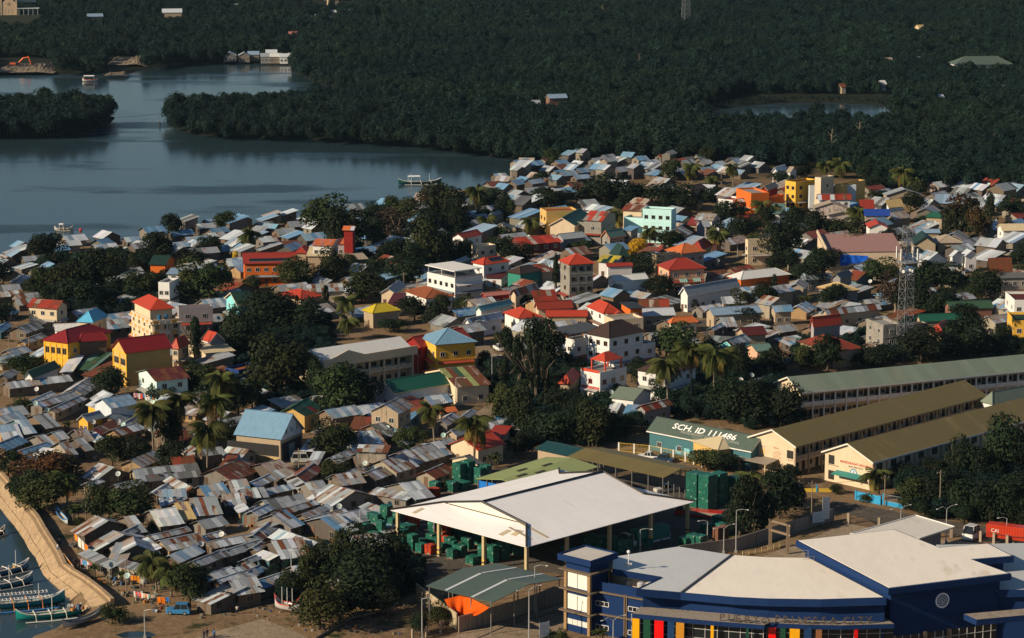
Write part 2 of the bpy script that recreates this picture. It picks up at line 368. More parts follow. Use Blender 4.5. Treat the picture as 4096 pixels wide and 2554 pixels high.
def forest(name, label, poly, step, hmin, hmax, keep=lambda x, y: True, excl=(), noclear=False):
    P = np.array(poly); x0, y0 = P.min(0); x1, y1 = P.max(0)
    x0 = max(x0, -y1*.24); x1 = min(x1, y1*.24); y1 = min(y1, 2420)
    A, B = jgrid(x0, x1, y0, y1, step)
    k = (inpoly(A, B, poly) | inpoly(A, B+17, poly)) & (np.abs(A) < B*.225+20) & ~inpoly(A, B, POND)
    for e in ([] if noclear else CLEAR+list(excl)): k &= ~inpoly(A, B, e)
    A, B = A[k], B[k]
    ln = .5+.5*np.sin(A*.031+1.3*np.sin(B*.017))*np.cos(B*.022+A*.009)
    h = hmin+(hmax-hmin)*(.5*ln+.5*RNG.random(len(A))); h *= np.where(RNG.random(len(A)) < .04, 1.35, 1)
    s = h*(.36+.16*RNG.random(len(A)))
    scatter(name, label, np.stack([A, B, hz(A, B)-.8], -1), s, h)
# ---------------------------------------------------------------- buildings
C = dict(red=(.27,.030,.016), redbright=(.40,.045,.018), rustred=(.24,.034,.018), redroof=(.20,.012,.014), maroon=(.085,.016,.014), orange=(.50,.13,.035), brownor=(.26,.075,.024), brown=(.050,.028,.020),
  tin=(.27,.295,.32), tinlt=(.47,.51,.55), tinblue=(.21,.30,.40), tindark=(.11,.115,.115), bluetin=(.12,.25,.40), skytin=(.15,.28,.40), tealtin=(.14,.31,.34), white=(.66,.65,.63), whitetin=(.60,.60,.58),  # tin, tinlt, tinblue: blue of the reflected sky put into the base colour
  dkgreen=(.012,.036,.026), green=(.012,.085,.055), green2=(.035,.08,.045), greentin=(.11,.19,.16), olive=(.150,.115,.034), sage=(.150,.185,.140), sage2=(.075,.105,.085), lime=(.27,.31,.11), tealdark=(.010,.050,.055), yellow=(.50,.38,.02), ygreen=(.38,.30,.05),
  cream=(.60,.48,.33), creamroof=(.55,.45,.28), tan=(.36,.28,.19), tanroof=(.34,.28,.21), tanyel=(.50,.36,.16), pink=(.42,.16,.13), pinkbrown=(.30,.17,.15), blue=(.015,.05,.26), navy=(.0045,.024,.095), skyblue=(.08,.36,.58), turq=(.22,.60,.62), mint=(.46,.72,.72), mintw=(.52,.68,.64),
  ochre=(.56,.36,.12), yellowwall=(.68,.38,.05), peach=(.58,.34,.22), orangewall=(.58,.13,.02), redwall=(.24,.016,.013), grey=(.24,.235,.23), concrete=(.27,.25,.22), mauve=(.30,.27,.28), brownwall=(.17,.10,.07), maroonwall=(.12,.03,.025), paleblue=(.50,.55,.60), pinkwhite=(.60,.50,.46), greenwall=(.03,.20,.15), tealwall=(.05,.14,.16), bluew=(.012,.04,.15), brick=(.20,.10,.07), black=(.03,.033,.036), rust=(.20,.075,.035), rusttin=(.32,.275,.235), plank=(.20,.16,.12))
RUST = dict(rusttin=.55, rust=.9, rustred=.32, tin=.22, tinlt=.18, tinblue=.16, tindark=.25, bluetin=.12, brownor=.3, greentin=.15)
def frame(L, N, Rr, keep=None):
    """orthogonal ground frame from three eave corners: heading of x (N->R), depth along y (N->L)"""
    L, N, Rr = (Vector((p.x, p.y)) for p in (L, N, Rr))
    e1 = Rr-N; e2 = L-N
    if keep == 'x' or (keep is None and e1.length >= e2.length):
        th = math.atan2(e1.y, e1.x)
    else: th = math.atan2(e2.y, e2.x)-math.pi/2
    ex = Vector((math.cos(th), math.sin(th))); ey = Vector((-ex.y, ex.x))
    b = (Rr.x-N.x)/ex.x if abs(ex.x) > .35 else e1.dot(ex)
    a = (L.x-N.x)/ey.x if abs(ey.x) > .35 else e2.dot(ey)
    return N, th, max(2.0, abs(a)), max(2.0, abs(b))
def fr(o, ex, u):                               # slope frame: x along eave, y up the slope
    o, ex, u = Vector(o), Vector(ex).normalized(), Vector(u).normalized(); n = ex.cross(u)
    m = Matrix.Identity(4)
    for i in range(3): m[i][0] = ex[i]; m[i][1] = u[i]; m[i][2] = n[i]; m[i][3] = o[i]
    return m
_cache = {}
def cached(key, f):
    if key not in _cache: _cache[key] = f()
    return _cache[key]
def slab_me(w, h, t=.04): return cached(('slab', round(w, 1), round(h, 1), t), lambda: MB().box(0, 0, -t, round(w, 1), round(h, 1), 0).me('sheet'))
def poly_slab(P, t=.14): return MB().slab([(x, y, 0) for x, y in P], t).me('roof_panel')
def vary(c, k=.12):
    f = 1+random.uniform(-k, k); return tuple(max(0, min(1, x*f*(1+random.uniform(-k*.25, k*.25)))) for x in c[:3])
SHEETPAL = [('tinlt', .25, 3), ('tin', .3, 5), ('tinblue', .2, 3), ('rusttin', .55, 4), ('rusttin', .75, 2), ('rust', .95, 1), ('tindark', .3, 1)]
def sheets(parent, m, w, h, pal, sw=1.0, rows=None):
    nc = max(2, round(w/sw)); rows = rows or (2 if h > 3.4 else 1); cw, ch = w/nc, h/rows
    me = slab_me(cw+.06, ch+.14)
    for i in range(nc):
        base = random.choices(pal, [p[2] for p in pal])[0]
        for j in range(rows):
            k = base if random.random() < .6 else random.choices(pal, [p[2] for p in pal])[0]
            c = C[k[0]] if isinstance(k[0], str) else k[0]
            d = Matrix.Translation((i*cw, j*ch-random.uniform(0, .12), .02+.02*(i % 2)+.025*j)) @ Matrix.Rotation(random.uniform(-.012, .012), 4, 'Z')
            part('roof_sheet', me, 'tin', parent, (*vary(c, .16), max(0, min(1, k[1]+random.uniform(-.18, .18)))), m @ d)
def slopes(roof, a, b, z, rh):
    """list of (matrix, polygon) of the roof's slopes, first the ones that face the camera side"""
    Z = Vector((0, 0, 1))
    if roof == 'gx':
        l = math.hypot(a/2, rh); P = [(0, 0), (b, 0), (b, l), (0, l)]
        return [(fr((0, 0, z), (1, 0, 0), (0, a/2, rh)), P), (fr((b, a, z), (-1, 0, 0), (0, -a/2, rh)), P)]
    if roof == 'gy':
        l = math.hypot(b/2, rh); P = [(0, 0), (a, 0), (a, l), (0, l)]
        return [(fr((0, a, z), (0, -1, 0), (b/2, 0, rh)), P), (fr((b, 0, z), (0, 1, 0), (-b/2, 0, rh)), P)]
    if roof == 'h':
        k = min(a, b)/2; l = math.hypot(k, rh)
        if b >= a:
            A = [(0, 0), (b, 0), (b-k, l), (k, l)] if b-a > .3 else [(0, 0), (b, 0), (b/2, l)]; B = [(0, 0), (a, 0), (a/2, l)]
        else:
            A = [(0, 0), (b, 0), (b/2, l)]; B = [(0, 0), (a, 0), (a-k, l), (k, l)]
        return [(fr((0, 0, z), (1, 0, 0), (0, k, rh)), A), (fr((0, a, z), (0, -1, 0), (k, 0, rh)), B), (fr((b, a, z), (-1, 0, 0), (0, -k, rh)), A), (fr((b, 0, z), (0, 1, 0), (-k, 0, rh)), B)]
    if roof == 'sy1': l = math.hypot(a, rh); return [(fr((0, 0, z), (1, 0, 0), (0, a, rh)), [(0, 0), (b, 0), (b, l), (0, l)])]
    if roof == 'sy0': l = math.hypot(a, rh); return [(fr((b, a, z), (-1, 0, 0), (0, -a, rh)), [(0, 0), (b, 0), (b, l), (0, l)])]
    if roof == 'sx1': l = math.hypot(b, rh); return [(fr((0, a, z), (0, -1, 0), (b, 0, rh)), [(0, 0), (a, 0), (a, l), (0, l)])]
    if roof == 'sx0': l = math.hypot(b, rh); return [(fr((b, 0, z), (0, 1, 0), (-b, 0, rh)), [(0, 0), (a, 0), (a, l), (0, l)])]
    return []
def roof_h(roof, a, b, rh):
    """height of the roof above the eave at (x, y)"""
    if roof == 'gx': return lambda x, y: rh*min(y, a-y)/(a/2)
    if roof == 'gy': return lambda x, y: rh*min(x, b-x)/(b/2)
    if roof == 'h': k = min(a, b)/2; return lambda x, y: rh*min(x, y, b-x, a-y, k)/k
    if roof == 'sy1': return lambda x, y: rh*y/a
    if roof == 'sy0': return lambda x, y: rh*(a-y)/a
    if roof == 'sx1': return lambda x, y: rh*x/b
    if roof == 'sx0': return lambda x, y: rh*(b-x)/b
    return lambda x, y: 0
def walls_me(roof, a, b, z, rh, o, t=.18):
    h = roof_h(roof, a, b, rh); P = [(o, o), (b-o, o), (b-o, a-o), (o, a-o)]
    if roof == 'gx': P = [(o, o), (b-o, o), (b-o, a/2), (b-o, a-o), (o, a-o), (o, a/2)]
    if roof == 'gy': P = [(o, o), (b/2, o), (b-o, o), (b-o, a-o), (b/2, a-o), (o, a-o)]
    m = MB(); k = len(P); top = [z+h(*p)-t for p in P]
    m.V = [(p[0], p[1], -.3) for p in P]+[(p[0], p[1], q) for p, q in zip(P, top)]
    for i in range(k): j = (i+1) % k; m.F.append((i, j, k+j, k+i))
    return m.me('wall')
def win_me(w, h):
    def f():
        e = .09; m = MB()
        for x0, y0, x1, y1 in ((-w/2, 0, w/2, e), (-w/2, h-e, w/2, h), (-w/2, e, -w/2+e, h-e), (w/2-e, e, w/2, h-e), (-.035, e, .035, h-e)): m.box(x0, y0, 0, x1, y1, .07)
        return m.me('window')
    return cached(('win', w, h), f)
def pane_me(w, h): return cached(('pane', w, h), lambda: MB().box(-w/2+.05, .05, .005, w/2-.05, h-.05, .035).me('pane'))
def face_m(face, p, zz, a, b, o):
    if face == 'R': return fr((p, o, zz), (1, 0, 0), (0, 0, 1))
    return fr((o, p, zz), (0, -1, 0), (0, 0, 1))
def window(parent, m, w=1.2, h=1.2, col=(.55, .53, .5)):
    f = part('window', win_me(w, h), 'plain', parent, col, m); part('pane', pane_me(w, h), 'glass', f); return f
def opening(parent, name, m, w, h, col, d=.06, mt='plain'):
    return part(name, cached(('op', w, h, d), lambda: MB().box(-w/2, 0, 0, w/2, h, d).me(name)), mt, parent, col, m)
def add_windows(t, a, b, o, z, nl, nr, floors, w=1.3, h=1.25, col=(.5, .48, .45), door=True):
    fh = (z-.1)/floors
    for fl in range(floors):
        zz = fl*fh+min(1.0, fh*.36)
        for n, face, ln in ((nl, 'L', a), (nr, 'R', b)):
            for i in range(n):
                p = o+(ln-2*o)*(i+.5)/n
                if door and fl == 0 and i == n//2 and face == 'L': opening(t, 'door', face_m(face, p, .05, a, b, o), .95, 2.05, vary((.13, .075, .045), .4)); continue
                window(t, face_m(face, p, zz, a, b, o), min(w, (ln-2*o)/n*.7), h, col)
def bld(P, z, roof, rh, rc, wc, label, nl=0, nr=0, fl=1, o=.5, name='house', cat='house', group=None, sh=None, sw=1.3, stain=.35, rust=None, fascia=None, keep=None, wcol=(.5, .48, .45), door=True, ridge=True, top_t=.14):
    c, r = P[0], P[1]; zz = GZ+z
    N, th, a, b = frame(U(c, r, P[2], P[3], zz), U(c, r, P[4], P[5], zz), U(c, r, P[6], P[7], zz), keep)
    return bldw(N, th, a, b, z, roof, rh, rc, wc, label, nl, nr, fl, o, name, cat, group, sh, sw, stain, rust, fascia, wcol, door, ridge, top_t)
def bldw(N, th, a, b, z, roof, rh, rc, wc, label, nl=0, nr=0, fl=1, o=.5, name='house', cat='house', group=None, sh=None, sw=1.3, stain=.35, rust=None, fascia=None, wcol=(.5, .48, .45), door=True, ridge=True, top_t=.14):
    a = round(a, 1); b = round(b, 1); o = min(o, a*.2, b*.2)
    t = thing(name, label, cat, (N.x, N.y, GZ), th, group)
    FOOT.append((N.x, N.y, th, a, b))
    wcol2 = C[wc] if isinstance(wc, str) else wc
    rcol = C[rc] if isinstance(rc, str) else rc
    ru = rust if rust is not None else RUST.get(rc if isinstance(rc, str) else '', .12)
    if roof == 'f':
        o = 0; m = MB().box(0, 0, -.3, b, a, z); m.build('wall', 'wall', t, (*vary(wcol2, .04), stain))
        m = MB()
        for x0, y0, x1, y1 in ((0, 0, b, .2), (0, a-.2, b, a), (0, .2, .2, a-.2), (b-.2, .2, b, a-.2)): m.box(x0, y0, z, x1, y1, z+.7)
        m.build('parapet', 'wall', t, (*wcol2, stain))
        MB().box(.2, .2, z+.01, b-.2, a-.2, z+.06).build('roof_deck', 'wall', t, (*rcol, .5))
    else:
        part('wall', walls_me(roof, a, b, z, rh, o, top_t+.06), 'wall', t, (*vary(wcol2, .04), stain))
        for m, Q in slopes(roof, a, b, z, rh):
            if sh: sheets(t, m, Q[1][0], max(q[1] for q in Q), sh, sw)
            else: part('roof_panel', poly_slab(Q, top_t), 'tin', t, (*vary(rcol, .03), ru), m)
        if ridge and roof in ('gx', 'gy'):
            q = MB()
            if roof == 'gx': q.box(-.02, a/2-.18, z+rh-.03, b+.02, a/2+.18, z+rh+.06)
            else: q.box(b/2-.18, -.02, z+rh-.03, b/2+.18, a+.02, z+rh+.06)
            q.build('ridge_cap', 'tin', t, (*vary(rcol, .25), .15))
        if ridge and roof == 'h':
            q = MB(); k = min(a, b)/2; R0 = (k, a/2, z+rh) if b >= a else (b/2, k, z+rh); R1 = (b-k, a/2, z+rh) if b >= a else (b/2, a-k, z+rh)
            for e, g in (((0, 0, z), R0), ((0, a, z), R0 if b >= a else R1), ((b, a, z), R1), ((b, 0, z), R1 if b >= a else R0)): q.tube([e, g], .1, 5)
            if abs(a-b) > .5: q.tube([R0, R1], .11, 5)
            q.build('ridge_cap', 'tin', t, (*vary(rcol, .2), .1))
        if fascia:
            q = MB(); f = .06
            if roof == 'gx':
                q.box(0, -f, z-.28, b, 0, z-.02)
                for s in (0, 1):
                    y0 = 0 if s == 0 else a; q.poly([(-f, y0, z+.02), (-f, a/2, z+rh+.02), (-f, a/2, z+rh-.28), (-f, y0, z-.28)])
            elif roof == 'gy':
                q.box(-f, 0, z-.28, 0, a, z-.02)
                for s in (0, 1):
                    x0 = 0 if s == 0 else b; q.poly([(x0, -f, z+.02), (b/2, -f, z+rh+.02), (b/2, -f, z+rh-.28), (x0, -f, z-.28)])
            else: q.box(0, -f, z-.3, b, 0, z-.02).box(-f, 0, z-.3, 0, a, z-.02)
            q.build('fascia', 'plain', t, C[fascia] if isinstance(fascia, str) else fascia)
    if name == 'house' and z > 5.0 and fl > 1:
        f2 = z/fl; fc = vary(random.choice([(.30,.05,.03), (.33,.32,.30), (.20,.24,.26), (.16,.10,.07)]), .15); d_ = random.uniform(.9, 1.6)
        if nl: part('awning', MB().slab([(o-d_, o+.4, f2*.92-.35), (o, o+.4, f2*.92), (o, a-o-.4, f2*.92), (o-d_, a-o-.4, f2*.92-.35)][::-1], .06).me('awning'), 'tin', t, (*fc, .3))
        if nr: part('awning', MB().slab([(o+.4, o-d_, f2*.92-.35), (b-o-.4, o-d_, f2*.92-.35), (b-o-.4, o, f2*.92), (o+.4, o, f2*.92)], .06).me('awning'), 'tin', t, (*fc, .3))
        for q_ in range(1, fl): part('floor_band', MB().box(o-.06, o-.06, q_*f2-.12, b-o+.06, a-o+.06, q_*f2+.08).me('floor_band'), 'wall', t, (*vary(wcol2, .15), .5))
    if nl or nr: add_windows(t, a, b, o, z, nl, nr, fl, col=wcol, door=door)
    t['_dims'] = (a, b, z)
    return t
FOOT = []
TXT = {}
for s_, sh_, bo_ in [(c_, 0.0, 0.0) for c_ in 'PUERTOINCSAY']+[('MANDARAGAT-SAN MIGUEL', 0.0, .02), ('Senior High School', .35, 0.0), ('SCHOOL ID No.342731', 0.0, 0.0), ('VISION', 0.0, 0.0), ('MISSION', 0.0, 0.0), ('SCH. ID 111486', 0.0, .016), ('MANDARAGAT ELEMENTARY SCHOOL', 0.0, 0.0), ('School of Excellence', 0.0, 0.0), ('CAI', 0.0, 0.0)]:
    cu = bpy.data.curves.new('txt', 'FONT'); cu.body = s_; cu.size = 1; cu.extrude = .5; cu.shear = sh_; cu.offset = bo_; cu.resolution_u = 2
    ob = bpy.data.objects.new('txt', cu); COL.objects.link(ob); TXT[(s_, sh_, bo_)] = ob
bpy.context.view_layer.update(); _dg = bpy.context.evaluated_depsgraph_get()
for k_, ob in list(TXT.items()): TXT[k_] = bpy.data.meshes.new_from_object(ob.evaluated_get(_dg))
for ob in [o for o in COL.objects if o.type == 'FONT']: bpy.data.objects.remove(ob)
def txt(s, size, parent, m, col, ext=.02, name='lettering', mt='plain', align='LEFT', shear=0.0, sx=1.0, bold=0.0):
    me = TXT[(s, shear, bold)].copy(); me.materials.clear(); me.materials.append(M[mt]); me.transform(Matrix.Diagonal((size*sx, size, ext*2, 1)))
    return part(name, me, mt, parent, col, m)
# ---------------------------------------------------------------- houses of the town, read off the photograph (tile column, row, left / near / right eave corner)
MIXT = [('rusttin', .5, 3), ('tin', .3, 3), ('tinlt', .2, 2), ('rust', .9, 1)]
REDT = [('rustred', .4, 4), ('red', .3, 3), ('rusttin', .6, 1), ('tinlt', .2, .6)]
REDG = [('rustred', .45, 2), ('rusttin', .6, 3), ('rust', .8, 2), ('tinlt', .2, .5)]
BLUR = [('skytin', .22, 3), ('skytin', .45, 2), ('rust', .7, .8)]
GRNR = [('lime', .35, 2), ('rusttin', .7, 3), ('green2', .5, 1), ('rust', .9, 2)]
GRRD = [('green', .2, 3), ('green2', .3, 2), ('red', .3, 1.3)]
DARKM = [('maroon', .5, 5), ('rust', .95, 2), ('tinlt', .2, .7)]
SKYM = [('tinlt', .15, 2), ('tinblue', .15, 4), ('bluetin', .1, 2)]
B = bld
# --- row 1, column 0
B((0,1,250,1390,540,1412,665,1362),6.2,'gy',1.8,'rustred','cream','cream two-storey house with streaky red gable roof beside the big mango trees',3,1,2,sh=REDT,sw=1.6,stain=.2)
B((0,1,735,1512,880,1540,1030,1475),6.5,'h',2.6,'skyblue','cream','small cream tower house with bright sky-blue pyramid roof',1,1,2,rust=.05)
B((0,1,1500,1170,1600,1182,1690,1140),8,'f',0,'grey','white','white flat-roofed house with dark windows squeezed between two mango trees',2,1,2)
B((0,1,1578,1065,1700,1080,1748,1040),5.6,'sx1',.6,'tinblue','white','small white house with pale blue lean-to roof among trees',1,1,2)
B((0,1,1405,985,1570,994,1665,935),5,'gy',2,'dkgreen','orangewall','orange-walled house with dark green gable roof behind the mango trees',2,1,1,stain=.15)
B((0,1,2118,1305,2240,1372,2440,1325),6.5,'gx',2.6,'dkgreen','turq','turquoise two-storey house with dark green gable roof and white gutters',2,0,2,fascia='cream',stain=.1)
B((0,1,1650,1400,1690,1420,2010,1405),7,'f',0,'maroon','mauve','long maroon-walled house with stained grey parapet behind the ornate villa',0,2,2,stain=.6)
# --- row 1, column 1
T=B((1,1,-124,985,395,974,500,905),7,'gy',2.3,'red','orangewall','orange and white two-storey house with long red roof carrying solar panels',6,2,2,stain=.15,rust=.15)
SOLAR=[(T,'L')]
B((1,1,530,790,720,812,800,752),7.5,'gy',1.0,'orange','white','white house with orange vaulted tin roof and black window band',3,1,2,rust=.25,sh=[('orange',.15,4),('pink',.2,2),('tinlt',.2,.6)],sw=1.0)
B((1,1,760,790,890,800,952,752),8,'gy',1.0,'brownor','mauve','rear wing with vaulted orange and maroon roof beside the black window band house',2,1,2,sh=[('orange',.2,3),('maroon',.3,1)],sw=1.2)
B((1,1,815,662,925,668,952,645),13,'gy',1.0,'pink','redwall','tall red roof-top box with pale orange roof',0,0,1,sh=[('orange',.2,3),('tinlt',.2,1)],stain=.2)
B((1,1,358,870,480,884,535,840),4.5,'h',1.6,'red','tan','low hip-roofed house of clean red roof beside the vaulted house',1,1,1)
B((1,1,478,900,690,910,722,850),4.5,'sx1',1.2,'creamroof','tan','lean-to with cream ribbed roof at the foot of the vaulted house',2,0,1,rust=.05)
B((1,1,740,890,860,950,1075,908),4.5,'gx',1.2,'tanroof','brownwall','brown-walled shed with pale cream low gable roof',1,2,1)
B((1,1,185,1275,420,1320,635,1300),4.5,'h',1.8,'redbright','tan','bright red hip-roofed house half hidden behind dark trees',1,2,1,rust=.04)
B((1,1,365,1225,450,1256,830,1240),4.6,'gx',1.8,'rusttin','cream','long tin-roofed house with one badly rusted stretch behind a red hip roof',1,3,1,sh=MIXT)
B((1,1,1000,1405,1100,1452,1370,1420),4.5,'h',1.9,'yellow','tan','house with mustard yellow hip roof',1,2,1,rust=.04)
B((1,1,1395,1238,1600,1312,1885,1245),4,'h',1.8,'brownor','white','low house with brown-orange hip roof below the white roof-deck house',2,3,1)
T=B((1,1,2030,960,2150,994,2412,958),6.6,'h',1.7,'redbright','white','white two-storey house with red hip roof and two rows of solar panels',1,2,2,rust=.04,stain=.1); SOLAR+=[(T,'R')]
B((1,1,2165,1060,2330,1118,2420,1045),3,'sx1',1.0,'maroon','white','white garage with maroon lean-to roof in front of the solar-panelled hip roof',1,1,1)
B((1,1,1838,735,1960,748,2150,705),6.2,'gx',1.5,'rustred','white','white upper-storey house under streaky red tin gable among the trees',2,2,2,sh=REDT)
B((1,1,2035,828,2100,838,2265,822),6,'f',0,'tinblue','cream','cream flat-roofed house with open balcony below the streaky red gable',1,2,2,stain=.5)
B((1,1,1288,965,1340,988,1468,958),5,'sy1',1.0,'maroon','grey','grey house with flat maroon roof deep in tree shade',1,1,1)
B((1,1,1885,1000,1980,1034,2075,992),5,'gx',1.7,'dkgreen','grey','dark green gable-roofed house behind the white roof-deck house',1,1,1)
B((1,1,2195,495,2240,535,2365,492),4,'gx',1,'tin','grey','grey tin-roofed shed under coconut palms by the stilt houses',1,1,1)
B((1,1,2225,645,2400,674,2440,625),4.2,'h',1.7,'tanroof','tan','tan hip-roofed house beside the big waterside trees',2,0,1)
B((1,1,2060,1385,2130,1434,2440,1365),4,'gx',1.3,'tealtin','white','pale teal tin-roofed house with a rust smear',1,2,1,rust=.3)
B((1,1,1960,1485,2020,1560,2345,1495),4,'gx',1.6,'tinlt','white','white-walled house with weathered pale tin gable roof beside red hip roof',2,2,1,sh=[('tinlt',.25,4),('tin',.4,2)],sw=1.4)
B((1,1,2118,1248,2170,1292,2412,1268),3.5,'gx',.9,'pink','redwall','low red shop with salmon pink roof',1,3,1)
B((1,1,1180,1205,1320,1264,1430,1182),4,'gx',1.5,'tin','cream','cream gable-fronted house with plain grey tin roof by the street lamp',2,1,1)
B((1,1,1240,1342,1360,1372,1425,1292),3.5,'sx1',1,'maroon','tan','maroon lean-to roof beside the grey tin gable house',1,1,1)
# --- row 1, column 2
B((2,1,1235,480,1505,494,1648,476),10.8,'f',0,'grey','mint','tall mint-white apartment house with small square windows',4,0,3,stain=.12,door=False,wcol=(.12,.09,.07))
B((2,1,1058,558,1236,570,1330,530),6.4,'f',0,'grey','mint','lower mint-white wing with a roof terrace beside the tall apartment house',0,0,2,stain=.15)
B((2,1,85,480,325,504,622,492),7.6,'f',0,'rustred','ochre','ochre flat-fronted building with red roof and two big dark windows',2,0,2,stain=.12,door=False,wcol=(.05,.05,.05))
B((2,1,343,622,600,628,765,535),5.6,'gx',2.7,'green','cream','cream gable-fronted hall with deep green roof',2,1,1,fascia='cream')
B((2,1,668,570,852,580,995,508),8.4,'gy',2,'rusttin','concrete','concrete house with half rusted half red tin gable roof',1,1,2,sh=[('rusttin',.5,3),('redbright',.15,2),('rust',.7,1)],stain=.6)
B((2,1,600,605,690,610,760,585),5.5,'f',0,'grey','concrete','unfinished bare concrete annex with vertical stains',0,0,1,stain=.8)
B((2,1,832,722,925,742,1085,717),6.6,'gx',2.3,'greentin','concrete','concrete house with grey-green tin roof and orange gable',1,2,2,fascia='orange',stain=.6)
B((2,1,1030,655,1130,670,1205,648),8.2,'sx1',.7,'bluetin','concrete','concrete upper room with small blue tin roof next to the orange gable',1,1,2)
B((2,1,1033,472,1235,487,1325,442),8.4,'gy',1.4,'rusttin','cream','cream house with rust-brown tin roof behind the mint terrace',3,0,2,sh=REDG)
B((2,1,-60,790,90,808,475,774),5.6,'gx',1.7,'rustred','maroonwall','long dark red house with bright rusted red roof',1,4,2,sh=[('redbright',.3,4),('red',.35,3),('rusttin',.3,.5)],sw=1.5)
B((2,1,385,732,480,754,715,730),5,'gx',1.5,'tin','mauve','mauve-grey house with plain grey gable roof next to the long dark red house',1,2,1)
B((2,1,438,952,535,994,788,987),12,'h',2.6,'redbright','concrete','tall bare concrete tower house with bright red hip roof',1,3,4,stain=.75,rust=.03,door=False,wcol=(.07,.05,.04))
B((2,1,795,930,985,975,1085,917),5,'gy',1.2,'ygreen','white','white house with yellow and dark green ribbed roof',2,1,1,rust=.05,sh=[('ygreen',.05,3),('yellow',.05,2),('dkgreen',.1,2)],sw=1.2)
B((2,1,915,885,1000,932,1125,908),5,'h',3.6,'dkgreen','tan','steep dark green hip-roofed house beside the yellow-flowered tree',1,1,1)
B((2,1,1440,852,1600,888,1840,875),7.2,'h',2.3,'orange','concrete','grey house with orange tiled hip roof',2,3,2,rust=.06,stain=.4)
B((2,1,1312,888,1362,920,1600,895),6.8,'f',0,'brown','tan','bare tan side wall block attached to the orange tiled hip roof',0,1,2,stain=.5)
T=B((2,1,1368,994,1478,1044,1838,1024),6.6,'h',2.7,'red','peach','peach and orange two-storey house with red hip roof and striped green awnings',2,3,2,rust=.04,stain=.1); AWN=T
B((2,1,890,1118,975,1150,1300,1124),5.4,'gx',1.3,'whitetin','white','white box house with ribbed white roof',1,2,1,rust=.02,stain=.08)
B((2,1,870,1006,900,1012,1150,1002),5,'sy1',.8,'red','white','white parapet house with thin red roof strip behind the ribbed white roof',0,1,1)
B((2,1,1555,1218,1660,1284,2165,1197),5,'gx',2.3,'tin','white','long white house with plain grey gable roof and tall gable window',2,5,1,rust=.08,fascia='white')
B((2,1,180,1342,215,1348,440,1332),5.2,'sy1',2.8,'rustred','tan','steep dull red lean-to roof above other red roofs',0,0,1,sh=REDT,sw=1.5)
B((2,1,195,1397,240,1418,582,1400),4.5,'gx',2,'rustred','cream','cream house with wide dull red gable roof',1,2,1)
B((2,1,290,1442,320,1482,718,1480),3.6,'gx',1.2,'redbright','tan','low long house with bright red roof in front of the dull red gable',1,3,1)
B((2,1,-90,1472,60,1502,290,1482),4,'h',1.9,'redbright','white','white bungalow with fresh red hip roof',1,2,1,rust=.03)
B((2,1,698,1387,860,1457,1030,1402),5.6,'h',2.3,'redbright','white','white house with big bright red hip roof and satellite dish',2,2,2,rust=.03)
B((2,1,860,1477,930,1502,1090,1472),4.4,'gy',1.7,'redbright','white','front wing with small red gable and white bargeboards',0,2,1,fascia='white',rust=.03)
B((2,1,1012,1364,1110,1407,1250,1397),7.2,'sy1',.5,'black','orangewall','orange-fronted box house with black flat roof and one big window',0,1,2,stain=.05)
B((2,1,1115,1377,1200,1392,1490,1387),4,'gx',2,'rustred','tan','wide rust-red tin roof house behind the pale grey roof',1,2,1,sh=REDG,sw=1.4)
B((2,1,1190,1442,1230,1480,1550,1468),3.4,'gx',1.7,'tinlt','tan','long house with clean pale grey ribbed roof beside the black-roofed box',1,3,1,rust=.1)
B((2,1,2028,1098,2160,1134,2640,1082),5,'h',1.8,'whitetin','orangewall','orange-walled house with white and blue hip roof',2,5,1,rust=.03)
B((2,1,2120,285,2260,334,2420,312),9,'f',0,'grey','orangewall','orange flat-roofed house with a steel water tank',1,1,2)
B((2,1,1950,388,2085,398,2200,372),5,'f',0,'red','white','small white house edged in red before the orange house',1,0,1)
B((2,1,2080,370,2160,402,2410,365),6,'gx',1.0,'brownor','orangewall','orange house with shiny tin and red roof below the water tank',1,2,1,sh=[('brownor',.2,2),('tinlt',.2,2),('red',.2,1)])
B((2,1,2180,767,2230,778,2480,768),7.6,'f',0,'grey','cream','cream two-storey house with stained flat roof and balcony by the road',1,2,2,stain=.5)
B((2,1,1710,552,1900,575,1975,522),4,'gy',1.3,'rusttin','white','white shed with rust-streaked tin gable roof beside mint apartment house',2,1,1,sh=MIXT)
B((2,1,1650,602,1790,615,1830,572),3.2,'sx1',1.0,'red','tan','clean red lean-to roof beside the mint apartment house',1,0,1)
B((2,1,1728,592,1820,637,1895,627),5,'gx',1.5,'tin','mauve','mauve two-storey house with small grey tin gable',1,1,2)
B((2,1,1655,812,1800,854,1900,802),5.2,'h',2.5,'red','tan','dark red hip-roofed house behind the orange tiled roof',1,1,1,rust=.2)
B((2,1,1580,272,1700,294,1845,264),5,'gx',1.4,'brown','tan','house with dull brown-pink ribbed roof under trees',1,2,1)
B((2,1,1975,1352,1990,1364,2225,1352),4,'sy1',1.7,'tinlt','tan','lean-to of pale crumpled tin in the dense shanty rows',0,1,1,sh=[('tinlt',.2,3),('tin',.3,2)])
B((2,1,1865,1432,1900,1472,2370,1442),4,'gx',1.6,'tinblue','tan','very long low row house with pale blue tin roof',1,4,1,rust=.1)
B((2,1,-60,1042,80,1082,300,1042),5,'h',1.7,'brown','greenwall','green-walled house with dark brown hip roof and white porch',1,2,1)
B((2,1,95,1018,290,1063,400,1018),4.6,'gx',1.6,'brownor','tan','rusty orange tin roof behind the dark brown hip roof',1,1,1,sh=REDG)
B((2,1,-30,1232,40,1292,260,1222),4,'gx',1.9,'rusttin','cream','house with half grey half rust-red tin roof beside the concrete tower house',1,2,1,sh=[('tin',.25,2),('rustred',.6,2)])
